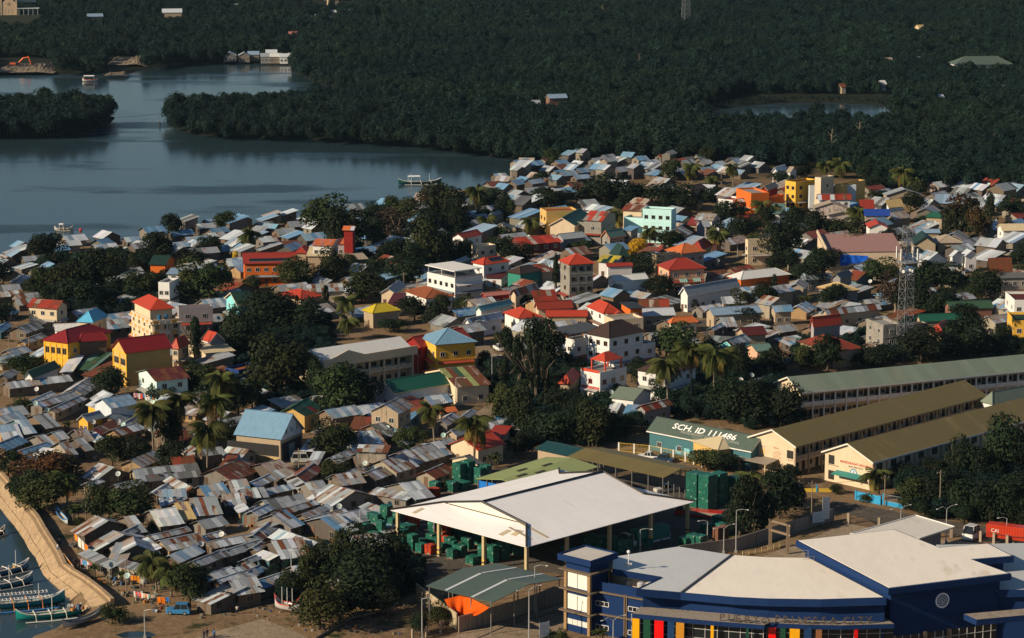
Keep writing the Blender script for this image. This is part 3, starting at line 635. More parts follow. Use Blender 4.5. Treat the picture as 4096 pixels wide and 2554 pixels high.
# --- row 1, column 3
B((3,1,165,218,262,228,460,202),9.6,'f',0,'maroon','yellowwall','bright yellow three-storey building with narrow dark windows',2,2,3,stain=.1,door=False,wcol=(.06,.05,.04))
B((3,1,620,238,700,258,918,208),9,'f',0,'maroon','ochre','ochre yellow block with blue water tank on its roof',1,0,2,stain=.15)
B((3,1,440,178,500,188,622,168),12.4,'f',0,'grey','cream','cream stair tower rising above the yellow buildings',0,1,3,stain=.2)
B((3,1,383,258,395,265,832,258),8.5,'f',0,'grey','paleblue','plain pale blue-white front block before the yellow buildings',0,0,2,stain=.15)
B((3,1,430,370,470,380,790,377),6.2,'gx',1.9,'rustred','white','white shop house with rusty red tin roof below the pale blue block',0,4,2,sh=REDT,sw=1.6)
B((3,1,405,432,430,457,765,457),5.2,'gy',2,'tanroof','pinkwhite','gable-fronted store with peeling pinkish stucco wall',0,0,1,stain=.8)
B((3,1,530,512,562,522,835,514),4.6,'gy',1,'tanroof','pinkwhite','pale pink sheet-walled store in front of the peeling stucco gable',0,1,1,stain=.3)
B((3,1,872,522,910,532,1155,532),6.2,'sy1',2.1,'blue','tan','unfinished house with vivid blue roof and bamboo scaffolding',0,2,2,rust=.02)
B((3,1,850,457,870,464,1010,462),6,'sy1',3,'red','white','house with steep clean red roof and white dormer behind trees',0,1,1)
B((3,1,1100,442,1140,454,1290,442),6,'sy1',2.5,'tanyel','paleblue','pale blue house with cream ribbed roof beside the clean red roof',0,1,1)
B((3,1,1085,318,1110,338,1468,333),5.2,'gy',2.3,'tin','tan','wide bare concrete gable hall at the forest edge',0,0,1,stain=.5)
B((3,1,915,602,945,642,1152,652),5.6,'gy',1.5,'redbright','white','white house with orange-red gable roof just behind the long pink hall',0,2,1,stain=.1)
HALL=B((3,1,378,802,548,874,1280,864),6.6,'sy1',3.4,'pinkbrown','cream','long hall with dusty pink roof and blue tarpaulin on its wall',0,0,1,o=.25,stain=.3,rust=.06)
B((3,1,1340,742,1370,802,1590,797),5.6,'gy',2.6,'dkgreen','tan','tan house with dark green gable roof behind the lattice mast',0,2,1)
B((3,1,1535,742,1600,787,1845,782),5,'h',1.9,'tanroof','tan','house with weathered tan hip roof next to the dark green gable',1,2,1,rust=.3)
B((3,1,1328,672,1400,692,1630,692),5.4,'gx',1.0,'tinblue','tan','blue-grey low roofed house with satellite dishes behind the lattice mast',1,2,1)
B((3,1,1380,922,1500,962,1710,942),5,'gy',2.5,'tinlt','white','whitewashed warehouse with pale patched tin gable roof',1,2,1,sh=[('tinlt',.2,3),('tin',.3,2),('bluetin',.1,1)],sw=1.3)
B((3,1,1712,902,1740,917,1855,907),5,'gy',1.7,'tinlt','white','first of two little white gabled sheds with bright tin roofs',0,1,1)
B((3,1,1825,892,1860,912,1990,907),5,'gy',1.7,'tinlt','white','second little white gabled shed with a rust-streaked tin roof',0,1,1,rust=.4)
B((3,1,2035,1052,2090,1062,2315,1057),4,'sy1',4,'rust','tan','wide lean-to roof of deep rust-brown sheets',0,0,1,sh=[('rustred',.8,4),('rust',.9,3),('tinlt',.1,.3)],sw=1.3)
B((3,1,2155,637,2215,672,2560,667),6.2,'gx',1.7,'creamroof','white','white two-storey house with cream ribbed roof and dark windows',1,3,2,rust=.03)
B((3,1,460,1202,660,1252,860,1214),5,'h',1.7,'tanyel','grey','grey house with yellow-tan hip roof behind banana plants',1,2,1,rust=.04,fascia='rust')
B((3,1,1440,522,1480,542,1655,550),4.6,'h',1.7,'green','tan','small house with clean green hip roof among trees',1,2,1)
B((3,1,1680,1378,1720,1414,2140,1400),4.6,'gx',1.7,'green2','brick','long brick-walled house with dull green roof',1,4,1)
B((3,1,1395,1502,1440,1532,1860,1517),4.6,'gx',1.7,'green','tan','house with deep teal-green roof beside the red hip roof',1,3,1)
B((3,1,2110,1107,2200,1120,2560,1112),6.6,'sy1',1.2,'tindark','concrete','long grey concrete two-storey house with balcony and flat dark roof',0,4,2,stain=.4)
B((3,1,2243,1268,2330,1348,2560,1322),7,'f',0,'maroon','white','white modern house with maroon flat roof and red parapet edge',2,3,2,stain=.1)
B((3,1,2262,1462,2330,1542,2560,1502),7.5,'f',0,'dkgreen','yellowwall','pale yellow building with green roof and orange corner posts',2,3,2,stain=.1)
B((3,1,288,1102,330,1142,610,1122),4,'gx',1.5,'tin','grey','grey tin-roofed house with satellite dish below the blue tarpaulin hall',1,2,1)
B((3,1,575,1092,690,1127,810,1087),4.6,'gx',1.5,'tindark','grey','charcoal tin gable house beside the satellite dish roof',1,1,1)
B((3,1,-100,257,0,292,105,252),6,'gx',1.7,'tanroof','redwall','red-walled store with tan gable roof beside the bright yellow building',1,1,1)
B((3,1,-40,352,20,387,150,342),5,'f',0,'white','orangewall','orange parapet house below the red-walled store',1,1,1)
B((3,1,-30,482,120,512,178,452),5,'sx1',1.5,'greentin','white','white house with green-grey ribbed lean-to roof by the market road',1,1,1)
B((3,1,490,1442,560,1472,1075,1412),4,'gx',1.5,'rusttin','tan','long shanty row with patchwork tin and dark red sheets',1,4,1,sh=[('tin',.3,3),('tinlt',.2,2),('rustred',.7,2)],sw=1.5)
B((3,1,-50,1422,60,1442,240,1432),4,'gx',1.5,'tinlt','tan','tin-roofed house with bright new sheets beside banana plants',1,2,1,sh=SKYM,sw=1.5)
B((3,1,183,102,215,117,280,97),5,'gy',1.7,'tanroof','white','small white gable-fronted house standing against the forest',0,1,1)
B((3,1,20,102,90,117,190,87),4.6,'gx',1.7,'tinlt','white','whitish tin-roofed house beside the small white gable at the forest edge',1,1,1)
# --- row 2, column 0
YB=B((0,2,412,168,640,224,1068,114),8,'h',2.5,'redroof','yellowwall','large yellow two-storey building with deep red hip roof and framed panels',0,3,2,rust=.03,stain=.12)
B((0,2,700,192,740,210,1026,192),7.6,'h',2.1,'redroof','brownwall','brown balcony house with lattice screen and red pyramid roof',1,0,2,rust=.03)
YH=B((0,2,1048,260,1185,320,1632,264),8.6,'gx',3,'redroof','ochre','tall ochre hall with deep red gable roof and yellow front posts',0,0,2,rust=.03,stain=.25)
B((0,2,245,507,310,554,570,452),4,'gx',1.7,'green2','white','house with plain dark green gable roof above the shanty rows',1,2,1,rust=.03)
B((0,2,500,62,520,110,768,97),4.6,'gx',1.3,'whitetin','white','white-roofed house with one olive end next to the sky-blue tower house',1,2,1)
B((0,2,1285,494,1468,584,1790,562),6.2,'gx',1.7,'maroon','mintw','mint-white timber house with dark rusted roof patched in bright tin',2,2,2,sh=DARKM,sw=1.5,stain=.4)
B((0,2,2140,452,2255,500,2470,452),4.2,'f',0,'brownor','bluew','flat orange-roofed shed with blue painted band',0,0,1)
B((0,2,1622,242,1690,277,1805,227),5.6,'h',2.5,'redbright','cream','cream house with crisp red hip roof beside a tall columnar tree',1,1,2)
B((0,2,1900,192,1980,214,2125,192),6,'gy',2.3,'redbright','grey','red gable house with white triangular vent trim behind columnar tree',1,1,1,fascia='white')
B((0,2,1700,302,1930,318,2230,292),4.6,'sy1',1,'creamroof','cream','wide pale olive lean-to roof in front of the red gables',1,2,1)
B((0,2,870,792,1045,840,1305,792),5,'gx',1.7,'tinblue','paleblue','pale blue house with light tin gable roof and yellow porch',1,2,1,sh=SKYM,sw=1.2)
B((0,2,806,806,960,862,1060,838),3.4,'sx1',1.2,'rusttin','yellowwall','yellow porch with rusty lean-to roof',2,0,1,sh=MIXT,stain=.1)
B((0,2,722,942,830,967,1000,922),3.4,'gx',1.4,'tin','yellowwall','shack with golden yellow wall and grey tin roof',2,1,1,stain=.1)
# --- row 2, column 1
CH=B((1,2,-215,1085,238,1134,458,1064),5.6,'gy',4.7,'skytin','tan','chapel with steep sky-blue roof and white gable over open sides',0,0,1,o=.5,rust=.1)
B((1,2,1538,160,1690,239,2092,212),8.6,'h',3.0,'skytin','yellowwall','yellow building with blue corner posts and rust-streaked blue hip roof',3,3,2,rust=.34,stain=.1)
B((1,2,1390,192,1560,262,2040,172),7,'gx',2.3,'red','redwall','long plain red-roofed building behind the blue hip roof',0,3,1,rust=.03)
B((1,2,1572,488,1890,642,2222,617),4.6,'gx',2.7,'rusttin','cream','cream gable house with mossy green and rust-brown tin roof',2,2,1,sh=GRNR,sw=1.6)
B((1,2,1100,642,1310,694,1848,602),4.6,'gx',2.3,'green','white','long white house with deep green gable roof and big windows',1,6,1,rust=.03,fascia='creamroof')
B((1,2,190,870,470,917,625,822),4,'gx',1.9,'green','ochre','small house with green roof patched in red squares',2,1,1,sh=GRRD,sw=2.0)
B((1,2,1062,864,1352,890,1485,832),6.8,'gx',1.9,'tin','tan','unpainted two-storey plank house with grey and rust gable roof',2,2,2,sh=[('tin',.25,3),('rusttin',.5,2)],stain=.6)
B((1,2,1810,1197,2100,1237,2365,1167),4,'gx',2.1,'redbright','cream','cream house with bright red roof bearing a cross-shaped grey patch',2,2,1)
B((1,2,2170,1082,2330,1120,2420,1042),3.4,'sx1',1,'red','tan','plain red lean-to roof beside the road of the parked tricycle',0,1,1)
B((1,2,1720,867,1740,882,1912,864),3,'sy1',.8,'orange','tan','narrow orange shed roof beneath the strings of pennants',0,1,1)
B((1,2,1440,862,1460,882,1720,852),3,'sy1',.8,'brownor','tan','narrow rust-orange shed roof next to the plank house',0,1,1)
B((1,2,1780,1062,1900,1102,2215,1002),3.6,'gx',1.2,'tin','tan','plain grey roof behind the bright red roof with the cross-shaped patch',1,1,1)
B((1,2,880,1022,1050,1038,1105,967),3,'sx1',1.2,'rust','tan','deep rust-red lean-to roof in front of the plank house',1,0,1,sh=[('rustred',.8,3),('rust',.9,2)])
B((1,2,940,1245,1245,1255,1400,1222),6,'sx1',.7,'tin',(.42,.36,.28),'tall shack clad in white sheets streaked with rust',0,0,1,stain=.9,sh=MIXT)
B((1,2,1830,1312,2100,1372,2160,1292),3.4,'gx',1.3,'tindark','cream','cream-walled house with flat charcoal tin roof under the slim coconut palm',1,1,1)
# --- row 2, column 2
DK=B((2,2,500,192,590,215,762,182),7,'f',0,'grey','white','white house with roof deck shaded by a dark solar-tiled canopy',1,2,2,stain=.25)
B((2,2,685,134,920,174,1265,107),10,'h',3.1,'brown','white','white three-storey house with broad dark brown hip roof and brown window walls',3,3,3,rust=.05,wcol=(.16,.09,.05))
B((2,2,1050,242,1130,264,1355,237),6,'f',0,'brown','white','low white wing with brown awning beside the dark brown hip roof',0,2,2)
PV=B((2,2,652,492,832,525,1082,470),7,'f',0,'grey','white','white house with red balcony rails and a red pavilion roof on top',1,3,2,stain=.15,wcol=(.35,.05,.03))
B((2,2,430,562,560,612,660,522),4,'h',2.1,'redbright','tan','vivid red hip roof hidden behind banana leaves',1,1,1)
B((2,2,915,714,1155,762,1335,682),4.6,'gy',1.7,'sage','white','white house with pale green ribbed gable roof below the red pavilion',2,2,1,rust=.05)
SCH=B((2,2,1270,1048,2262,1246,2440,1165),4.4,'gy',2.7,'sage2','tealwall','long school building with grey-green roof bearing a painted school number',5,0,1,rust=.02,fascia='white')
B((2,2,1685,1142,1945,1234,2222,1172),4.2,'h',1.7,'creamroof','ochre','school porch with cream hip roof before the numbered school roof',0,0,1,rust=.02)
B((2,2,1165,480,1450,522,1760,442),7,'h',2.5,'brown','white','white house with wide brown hip roof and open balcony behind coconut palms',2,2,2)
B((2,2,1150,818,1260,868,1525,802),3.6,'gx',1.2,'rusttin','grey','low house with rust-red and grey tin roof at the foot of coconut palms',1,2,1,sh=REDG)
B((2,2,1040,867,1160,894,1200,837),3,'sx1',.8,'tinblue','tan','tiny lean-to of bluish tin with one rust stain',0,1,1,sh=SKYM)
B((2,2,1335,28,1500,38,1765,22),6.6,'h',1.5,'orange','cream','cream two-storey house with faded orange hip roof by the lane',2,3,2,rust=.15)
B((2,2,215,1217,560,1294,790,1217),5,'gy',1,'tealdark','tan','open shed with dark teal roof and two pale skylight strips',0,0,1,rust=.04)
B((2,2,1925,192,2080,252,2260,192),4,'gx',1.5,'rusttin','turq','turquoise-walled house with rust and tin gable by the lane',1,1,1,sh=MIXT)
B((2,2,2200,252,2310,302,2470,267),5.2,'gx',1.3,'greentin','peach','peach house with green roof and solar panels by the lane',1,2,1)
B((2,2,2100,112,2200,152,2420,137),4.6,'gx',1.7,'maroon','tan','dark maroon gable-roofed house behind the turquoise house',1,2,1)
B((2,2,870,-8,960,22,1240,2),6,'f',0,'grey','cream','cream flat-roofed house behind the dark brown hip roof',1,2,2)
# --- row 2, column 3
B((3,2,1460,62,1660,132,1770,62),5,'h',2.1,'redbright','tan','crimson hip-roofed house beside the mast foot trees',1,1,1,rust=.03)
B((3,2,370,22,430,74,700,42),6,'gx',2.7,'redbright','mauve','mauve house with bright red gable roof behind a parked white van',0,2,1,rust=.05)
B((3,2,930,12,1090,72,1230,32),8.6,'f',0,'grey','concrete','raw concrete three-storey building with yellow window awnings',2,1,3,stain=.7)
B((3,2,1090,32,1160,82,1500,52),6,'f',0,'grey','concrete','raw concrete block with rooftop walls behind the lattice mast',0,2,2,stain=.7)
B((3,2,285,207,620,302,880,237),4.6,'h',2.3,'rustred','tan','broad rust-brown hip-roofed house surrounded by dark trees',2,2,1,rust=.6)
B((3,2,1990,762,2120,802,2700,692),6,'h',2.5,'sage','white','building with pale green hip roof between the long school blocks',0,4,1,rust=.02)

# ornate villa and white roof-deck house
VL = B((0,1,1240,1446,1440,1545,1705,1516),8.4,'f',0,'tan','cream','ornate cream villa with yellow balustrades and a red hip roof pavilion on top',4,3,3,stain=.1,wcol=(.62,.5,.34))
a, b, z = VL['_dims']
MB().box(b*.12, a*.25, z, b*.92, a*.98, z+3.0).build('upper_wall', 'wall', VL, (*C['cream'], .15))
for m_, Q in slopes('h', a*.86, b*.95, z+3.0, 2.4): part('roof_panel', poly_slab(Q, .14), 'tin', VL, (*C['redbright'], .04), Matrix.Translation((b*.04, a*.17, 0)) @ m_)
for zz in (z-.2, z*.66-.2, z*.33-.2):
    MB().box(-.7, -.7, zz-.25, b+.5, a+.4, zz).build('balcony_slab', 'wall', VL, (.62, .52, .38, .1))
    for i in range(int(a/1.6)): q = MB().box(-.68, i*1.6+.1, zz, -.58, i*1.6+1.35, zz+.75).build('balustrade_panel', 'plain', VL, (.66, .36, .08) if i % 2 else (.66, .60, .50))
    for i in range(int(b/1.7)): MB().box(i*1.7+.1, -.68, zz, i*1.7+1.5, -.58, zz+.75).build('balustrade_panel', 'plain', VL, (.66, .34, .06) if i % 3 == 0 else (.66, .60, .50))
for x in (.4, b*.5, b-.4): MB().box(x-.2, -.6, 0, x+.2, -.3, z-.4).build('balcony_pillar', 'wall', VL, (.62, .52, .38, .1))
for x in (b*.35, b*.6): MB().tube([(x, a*.12, z), (x, a*.12, z+1.7)], .6, 10).build('water_tank', 'gloss', VL, (.02, .12, .26))
WD_ = B((1,1,1618,1082,1880,1142,2142,1087),6.6,'f',0,'grey','white','white roof-deck house with thin flat canopy and patterned balcony rails',5,1,2,stain=.06,door=False,wcol=(.05,.05,.05))
a, b, z = WD_['_dims']
MB().box(-.6, -.5, z+2.7, b*.96, a+.3, z+2.95).build('deck_canopy', 'plain', WD_, (.68, .67, .64))
for x in (.3, b*.5, b*.9):
    for y in (.3, a*.5, a-.3): MB().tube([(x, y, z), (x, y, z+2.7)], .09, 6).build('canopy_post', 'plain', WD_, (.6, .6, .58))
for i in range(6): MB().box(b*i/6+.1, -.06, z+.72, b*(i+1)/6-.1, -.02, z+1.25).build('rail_panel', 'steel', WD_, (.35, .35, .36))
MB().slab([(.2, -1.2, z-1.6), (b-.2, -1.2, z-1.6), (b-.2, 0, z-.9), (.2, 0, z-.9)], .08).build('ribbed_awning', 'tin', WD_, (.6, .59, .57, .05))
# ---------------------------------------------------------------- trees of the town (column, row, crown centre x, top y, foot y, crown width, sort)
TREES = []
def TR(c, r, s, t='b'):
    for k in s.split():
        q = k.split(','); kind_ = q[4] if len(q) > 4 else t
        TREES.append((c, r, *map(float, q[:4]), kind_))
TR(0,1,'420,1040,1300,240 640,1000,1350,300 900,930,1320,340,d 1050,900,1220,250 1350,1070,1330,330 1260,920,1100,150 800,1160,1440,360,d 560,1180,1420,300,d 330,1150,1330,220 1560,1040,1140,120 1780,860,1040,270,d 1960,750,940,190,d 1880,1000,1370,480 2170,1040,1240,90,c 2400,1110,1240,170 2330,1340,1560,240,d 2360,710,900,200,p 2225,880,990,60,y 1160,1130,1340,300,d 980,1250,1440,260,d')
TR(1,1,'700,390,750,420 860,500,900,330,d 1400,380,650,240 1340,480,800,330,k 1200,460,640,90 1750,280,640,450 1900,430,740,280,d 2080,290,540,200,p 2230,290,500,260,d 2400,400,600,120 1650,600,1060,380 1300,770,1010,330,d 1480,850,1130,260,d 1200,930,1110,230,d 700,890,1180,270 380,960,1230,350 1000,1050,1340,400 260,1270,1620,500,d 100,1280,1600,360,d 440,1330,1640,330,d 660,1180,1440,80,c 1500,1290,1520,270,d 1750,1300,1520,200 1920,780,980,200,d 2320,740,930,230,d 2280,640,790,270 2000,1320,1440,130 2160,560,760,90,p 1130,600,860,200,d 1770,760,1000,260,d 900,920,1120,200,d 2250,1240,1330,110 860,1330,1560,190,p 1560,480,760,260,d')
TR(2,1,'330,260,420,230,d 900,190,440,500,d 700,240,420,250,d 1200,230,430,230,d 1480,220,460,400,d 1700,80,240,160,p 2090,60,330,130,p 1500,20,200,190 1880,280,400,230,d 2080,410,620,260,d 2210,550,760,260,d 170,620,730,160,p 1020,540,670,170,p 1940,690,940,190,p 640,780,910,250 1480,680,850,380 1260,890,1100,320,d 1200,770,920,230,y 415,880,1290,70,c 1420,1130,1300,330,d 880,1240,1330,350 1000,1190,1310,150 680,1250,1390,150 1700,1310,1420,130 2170,1400,1560,300,d 2370,1200,1400,220,d 1960,1240,1340,110 1880,240,320,110,p 2340,420,580,170,p 1040,300,450,260,d 1640,330,480,260,d 40,780,1000,260,d 440,300,440,240,d 560,560,660,60 1300,730,830,140,p 2400,470,640,140,d 120,1290,1390,150,d 1180,1250,1330,130,d 2280,700,860,120')
TR(3,1,'340,80,180,180,d 120,130,230,240,d 530,60,170,130,p 700,40,180,170,p 1280,110,310,250,p 1400,220,330,160,p 1060,290,410,180,d 1350,340,490,240,d 1060,380,480,150,d 1200,410,590,170,d 1830,390,740,380,r 2000,450,780,250,r 2100,300,610,110,c 2300,380,570,250,d 440,510,750,230,d 690,570,750,340 850,490,660,180,p 120,620,1000,300,d 200,880,1060,170,d 530,860,1060,260,d 1080,960,1160,330 1200,1060,1470,350,k 1650,960,1260,400,d 1480,980,1260,220,d 2020,1080,1310,300,d 1560,1270,1490,300,d 370,1190,1410,230,n 600,1200,1410,250,d 60,1080,1260,150,c 1900,1210,1340,220 1500,530,630,200,d 1240,1130,1420,240,d 1720,1240,1480,200,d 1480,700,760,90,y 60,480,620,150,p 250,620,780,200,d 1000,160,300,200,d 1640,790,880,200,d 2360,800,1000,200,d 1350,1170,1480,260,d 900,1340,1420,110 1980,1330,1460,170 960,60,260,220,d')
TR(0,2,'230,350,530,350 1060,500,740,330,d 1850,-40,450,130,c 1720,220,430,120,c 1900,440,700,400 2250,-20,360,350,d 2080,560,920,350,d 1450,830,1290,330,p 1730,740,1240,330,p 2060,750,1240,330,p 1960,1030,1520,400,p 2090,560,960,280,p 1060,1100,1380,260 1620,1180,1450,250,d 80,1240,1480,220,d 470,1270,1580,560,r 200,750,870,260 2250,640,930,260,d 1620,860,1260,220,d 2200,1000,1260,190,d 2380,560,840,200 640,990,1070,70,n 1300,1140,1380,220,d 1560,620,800,260,d 740,370,470,120')
TR(1,2,'270,190,720,550 130,250,640,250,d 760,440,900,450 980,520,850,330,d 700,1000,1300,380 1420,1030,1240,230 770,1340,1530,280 1690,820,1310,200,p 2060,960,1390,320,p 2320,650,970,190 2380,60,480,150,c 2350,350,700,110,c 1300,0,120,320,d 870,0,190,190,p 560,430,780,180,d 1230,1060,1180,160 2250,1260,1400,190,n 2050,560,700,90 2150,300,460,130 90,700,840,140,k 860,980,1080,90,n 1580,1050,1170,130 2290,120,230,110 740,1120,1260,170,p 1880,490,560,90')
TR(2,2,'60,120,700,110,c 165,230,760,80,c 230,250,800,80,c 310,340,800,80,c 300,30,520,300,d 80,650,1110,260 500,640,920,380,d 420,850,1170,420,d 760,790,1190,330 200,860,1160,300,d 1560,80,430,420 1470,400,900,300,p 1690,250,870,280,p 1900,290,920,300,p 1980,320,900,260,p 1100,130,390,110,c 900,250,400,100,c 600,410,480,110 400,510,660,170,n 520,540,650,110,n 2150,300,620,260,d 2300,600,980,480,d 2050,620,960,360,d 1850,1240,1420,380 2000,1280,1430,260,d 100,1080,1290,230,d 760,1090,1230,140,n 1830,170,360,170,d 1180,400,620,160,d 640,770,1000,200,d 1380,560,760,140,d 2380,330,560,160,d 950,900,1130,200,d 1080,930,1120,140,d')
TR(3,2,'130,620,1010,330,d 560,170,490,250,d 670,340,490,110,n 960,250,450,360,d 1450,120,410,500,d 1850,0,340,380,d 2240,80,260,200,d 1340,1380,1570,300,d 1780,1130,1540,300,d 2200,1010,1520,400,d 2380,1100,1540,300,d 2020,1250,1580,300,d 60,280,540,250,d 330,260,480,200 920,700,800,160 1210,640,740,120 2250,590,700,200 2380,560,700,160 100,860,1010,200,n 1560,1320,1560,200,d 2380,230,330,160,d 160,1380,1560,260,d 50,1430,1600,200,d')
TR(0,3,'400,-40,320,430 250,60,300,200 950,60,420,250 1230,90,410,450 700,180,430,190,n 640,-20,290,210,p 1465,390,500,160 1480,770,1080,270,p 1790,820,1210,330 1620,840,1120,230,p 180,20,200,200,d 1060,1200,1370,210,u 1130,1230,1380,130,u 880,820,940,80,n 1150,900,1000,80,n 750,380,450,140,u')
TR(1,3,'900,500,1010,330 1150,490,1110,450,d 1000,780,1210,600,d 600,1020,1430,480 380,880,1120,300 510,680,1050,210 1430,820,1070,220,d 1720,1200,1390,200 790,760,1050,260,d 1300,700,1080,260,d 640,20,-1,1 820,1050,1330,360,d 1180,1000,1300,300,d 1560,1300,1480,190,d 300,930,1130,200,d 640,640,960,260,d 1790,30,110,150 1500,190,260,130,u 800,1010,1200,90,n 1210,1030,1180,150,n')
TR(2,3,'2250,0,560,300,d 2150,230,560,240,d 2380,120,540,230,d 2240,0,310,150,p 350,1450,1540,180,u 830,1470,1560,130,n 480,1450,1560,140,u')
TR(3,3,'100,0,380,330,d 250,60,300,160,d 1340,10,300,250 1500,20,300,260,d 1700,-20,320,330,d 1900,20,380,330,d 2100,40,420,330,d 2300,60,440,330,d 2400,0,330,300,d 1650,190,370,200,d 1850,240,420,200,d 1050,80,210,110,p 640,60,150,110 2420,260,470,260,d 1480,240,380,160,d 930,160,230,140,u')
TREES = [t for t in TREES if t[4] > 0]
CR = {}
for k, (n, lf, nl, fl, sp, lu) in dict(b=(4200, .040, 16, .8, .68, .42), d=(3600, .042, 13, .85, .64, .46), c=(3000, .060, 14, 1.6, .52, .5), k=(1500, .030, 16, .9, .7, .40), u=(1400, .055, 9, .8, .6, .5)).items():
    CR[k] = [crown_mesh('crown', crown_arrays(500+i*7+ord(k), n, lf, nl, fl, sp, lu)) for i in range(4)]
LEAFM = dict(b='leaf', d='leafdark', k='leafbrown', y='leafyellow', r='leafred', c='leafdark', u='leaf')
def trunk_mesh(seed):
    r = random.Random(seed); m = MB()
    m.tube([(0, 0, -.1), (.02, .01, .25), (r.uniform(-.05, .05), r.uniform(-.05, .05), .5)], [.05, .038, .03], 7)
    for i in range(5):
        an = i*1.26+r.random(); e = .28+.16*r.random()
        m.tube([(0, 0, .42+.02*i), (math.cos(an)*e*.5, math.sin(an)*e*.5, .56), (math.cos(an)*e, math.sin(an)*e, .72+.1*r.random())], [.024, .016, .007], 5)
    return m.me('trunk')
TRK = [trunk_mesh(i) for i in range(4)]
def frond_me(seed, n=22, droop=1.0):
    r = random.Random(seed); m = MB(); pts = []; ln = 1.0
    for i in range(9):
        t = i/8; pts.append(Vector((t*.86, 0, .34*math.sin(t*2.2)*(1-.2*droop)-.52*droop*t*t)))
    m.tube(pts, [.014*(1-.85*i/8) for i in range(9)], 4)
    for i in range(2*n):
        t = .12+.88*(i//2)/n; s = 1 if i % 2 else -1
        k = min(7, int(t*8)); f = t*8-k; p = pts[k].lerp(pts[k+1], f); d = (pts[k+1]-pts[k]).normalized()
        l = .30*math.sin(math.pi*min(1, .18+t*.86))+.06; tip = p+d*l*.55+Vector((0, s*l*.62, -l*(.62+.3*r.random())))
        w = d*.022; m.poly([p-w, p+w, tip+w*.6, tip-w*.4])
    return m.me('frond')
FRD = [frond_me(i, 24, .75+.25*i) for i in range(4)]
def palm(p, h, w, group, label):
    t = thing('coconut_palm', label, 'palm tree', p, random.random()*6.28, group); t['_k'] = 'drooping coconut palm' if h < 11 else 'tall coconut palm'
    lean = random.uniform(.2, .9); m = MB(); pts = [(lean*(i/7)**2, 0, h*i/7*.86) for i in range(8)]
    m.tube(pts, [.24-.013*i for i in range(8)], 7); m.build('trunk', 'palebark', t, smooth=True)
    c = Vector(pts[-1]); n = random.randint(21, 27)
    for i in range(n):
        e = random.choice((.75, .5, .25, .0, -.3, -.55)) if i > 3 else -.8
        mw = Matrix.Translation(c) @ Matrix.Rotation(i*2.4+random.uniform(-.2, .2), 4, 'Z') @ Matrix.Rotation(-e, 4, 'Y') @ Matrix.Scale(w*.56*random.uniform(.85, 1.1), 4)
        part('frond', FRD[random.randrange(4)], 'frondold' if i < 4 else 'frond', t, mw=mw)
    q = MB()
    for i in range(6): q.sphere(c+Vector((math.cos(i)*.3, math.sin(i)*.3, -.25-.1*(i % 2))), .15, 6, 4)
    q.build('coconut_cluster', 'plain', t, (.20, .13, .03))
    return t
def ban_me():
    m = MB(); pts = [Vector((t*.8, 0, .9*t-1.0*t*t)) for t in (0, .25, .5, .75, 1)]
    ws = (.03, .13, .15, .12, .01)
    for s in (-1, 1):
        for i in range(4): m.poly([pts[i], pts[i+1], pts[i+1]+Vector((0, s*ws[i+1], .03)), pts[i]+Vector((0, s*ws[i], .03))][::s])
    return m.me('leaf')
BAN = ban_me()
def banana(p, h, w, group, label):
    t = thing('banana_plant', label, 'banana plant', p, random.random()*6.28, group); t['_k'] = 'banana clump'
    m = MB()
    offs = [(0, 0), (w*.2, .3), (-w*.2, -.2), (.1, w*.2)]
    for ox, oy in offs: m.tube([(ox, oy, -.1), (ox*1.1, oy*1.1, h*.55)], [.16, .10], 6)
    m.build('stem', 'bark', t)
    for ox, oy in offs:
        for i in range(7):
            mw = Matrix.Translation((ox, oy, h*.52)) @ Matrix.Rotation(i*.9+ox, 4, 'Z') @ Matrix.Rotation(-random.uniform(.1, .9), 4, 'Y') @ Matrix.Scale(h*.62*random.uniform(.8, 1.1), 4)
            part('leaf', BAN, 'frond' if i % 2 else 'leaf', t, mw=mw)
NAMES = dict(b=('broadleaf_tree', 'round-crowned broadleaf tree'), d=('broadleaf_tree', 'dense dark green broadleaf tree'), k=('dry_tree', 'greyish brown half-bare tree'), y=('flowering_tree', 'tree covered in bright yellow blossom'), r=('flowering_tree', 'large dark tree flecked with red blossom'), c=('columnar_tree', 'slim dark columnar tree'), u=('bush', 'low leafy bush'))
ZONE = [['by the left waterfront houses', 'by the bay behind the red-roofed houses', 'among the roofs near the mint apartment house', 'by the yellow buildings below the forest'],
        ['by the left waterfront houses', 'by the bay behind the red-roofed houses', 'among the roofs near the mint apartment house', 'around the lattice mast and pink hall'],
        ['among the coconut palms and shanties', 'around the chapel and the green-roofed school', 'around the red pavilion house and its palms', 'beside the long school blocks'],
        ['along the seawall path', 'beside the crate yard wall', 'behind the crate yard', 'on the dark slope behind the container']]
CIRC = []
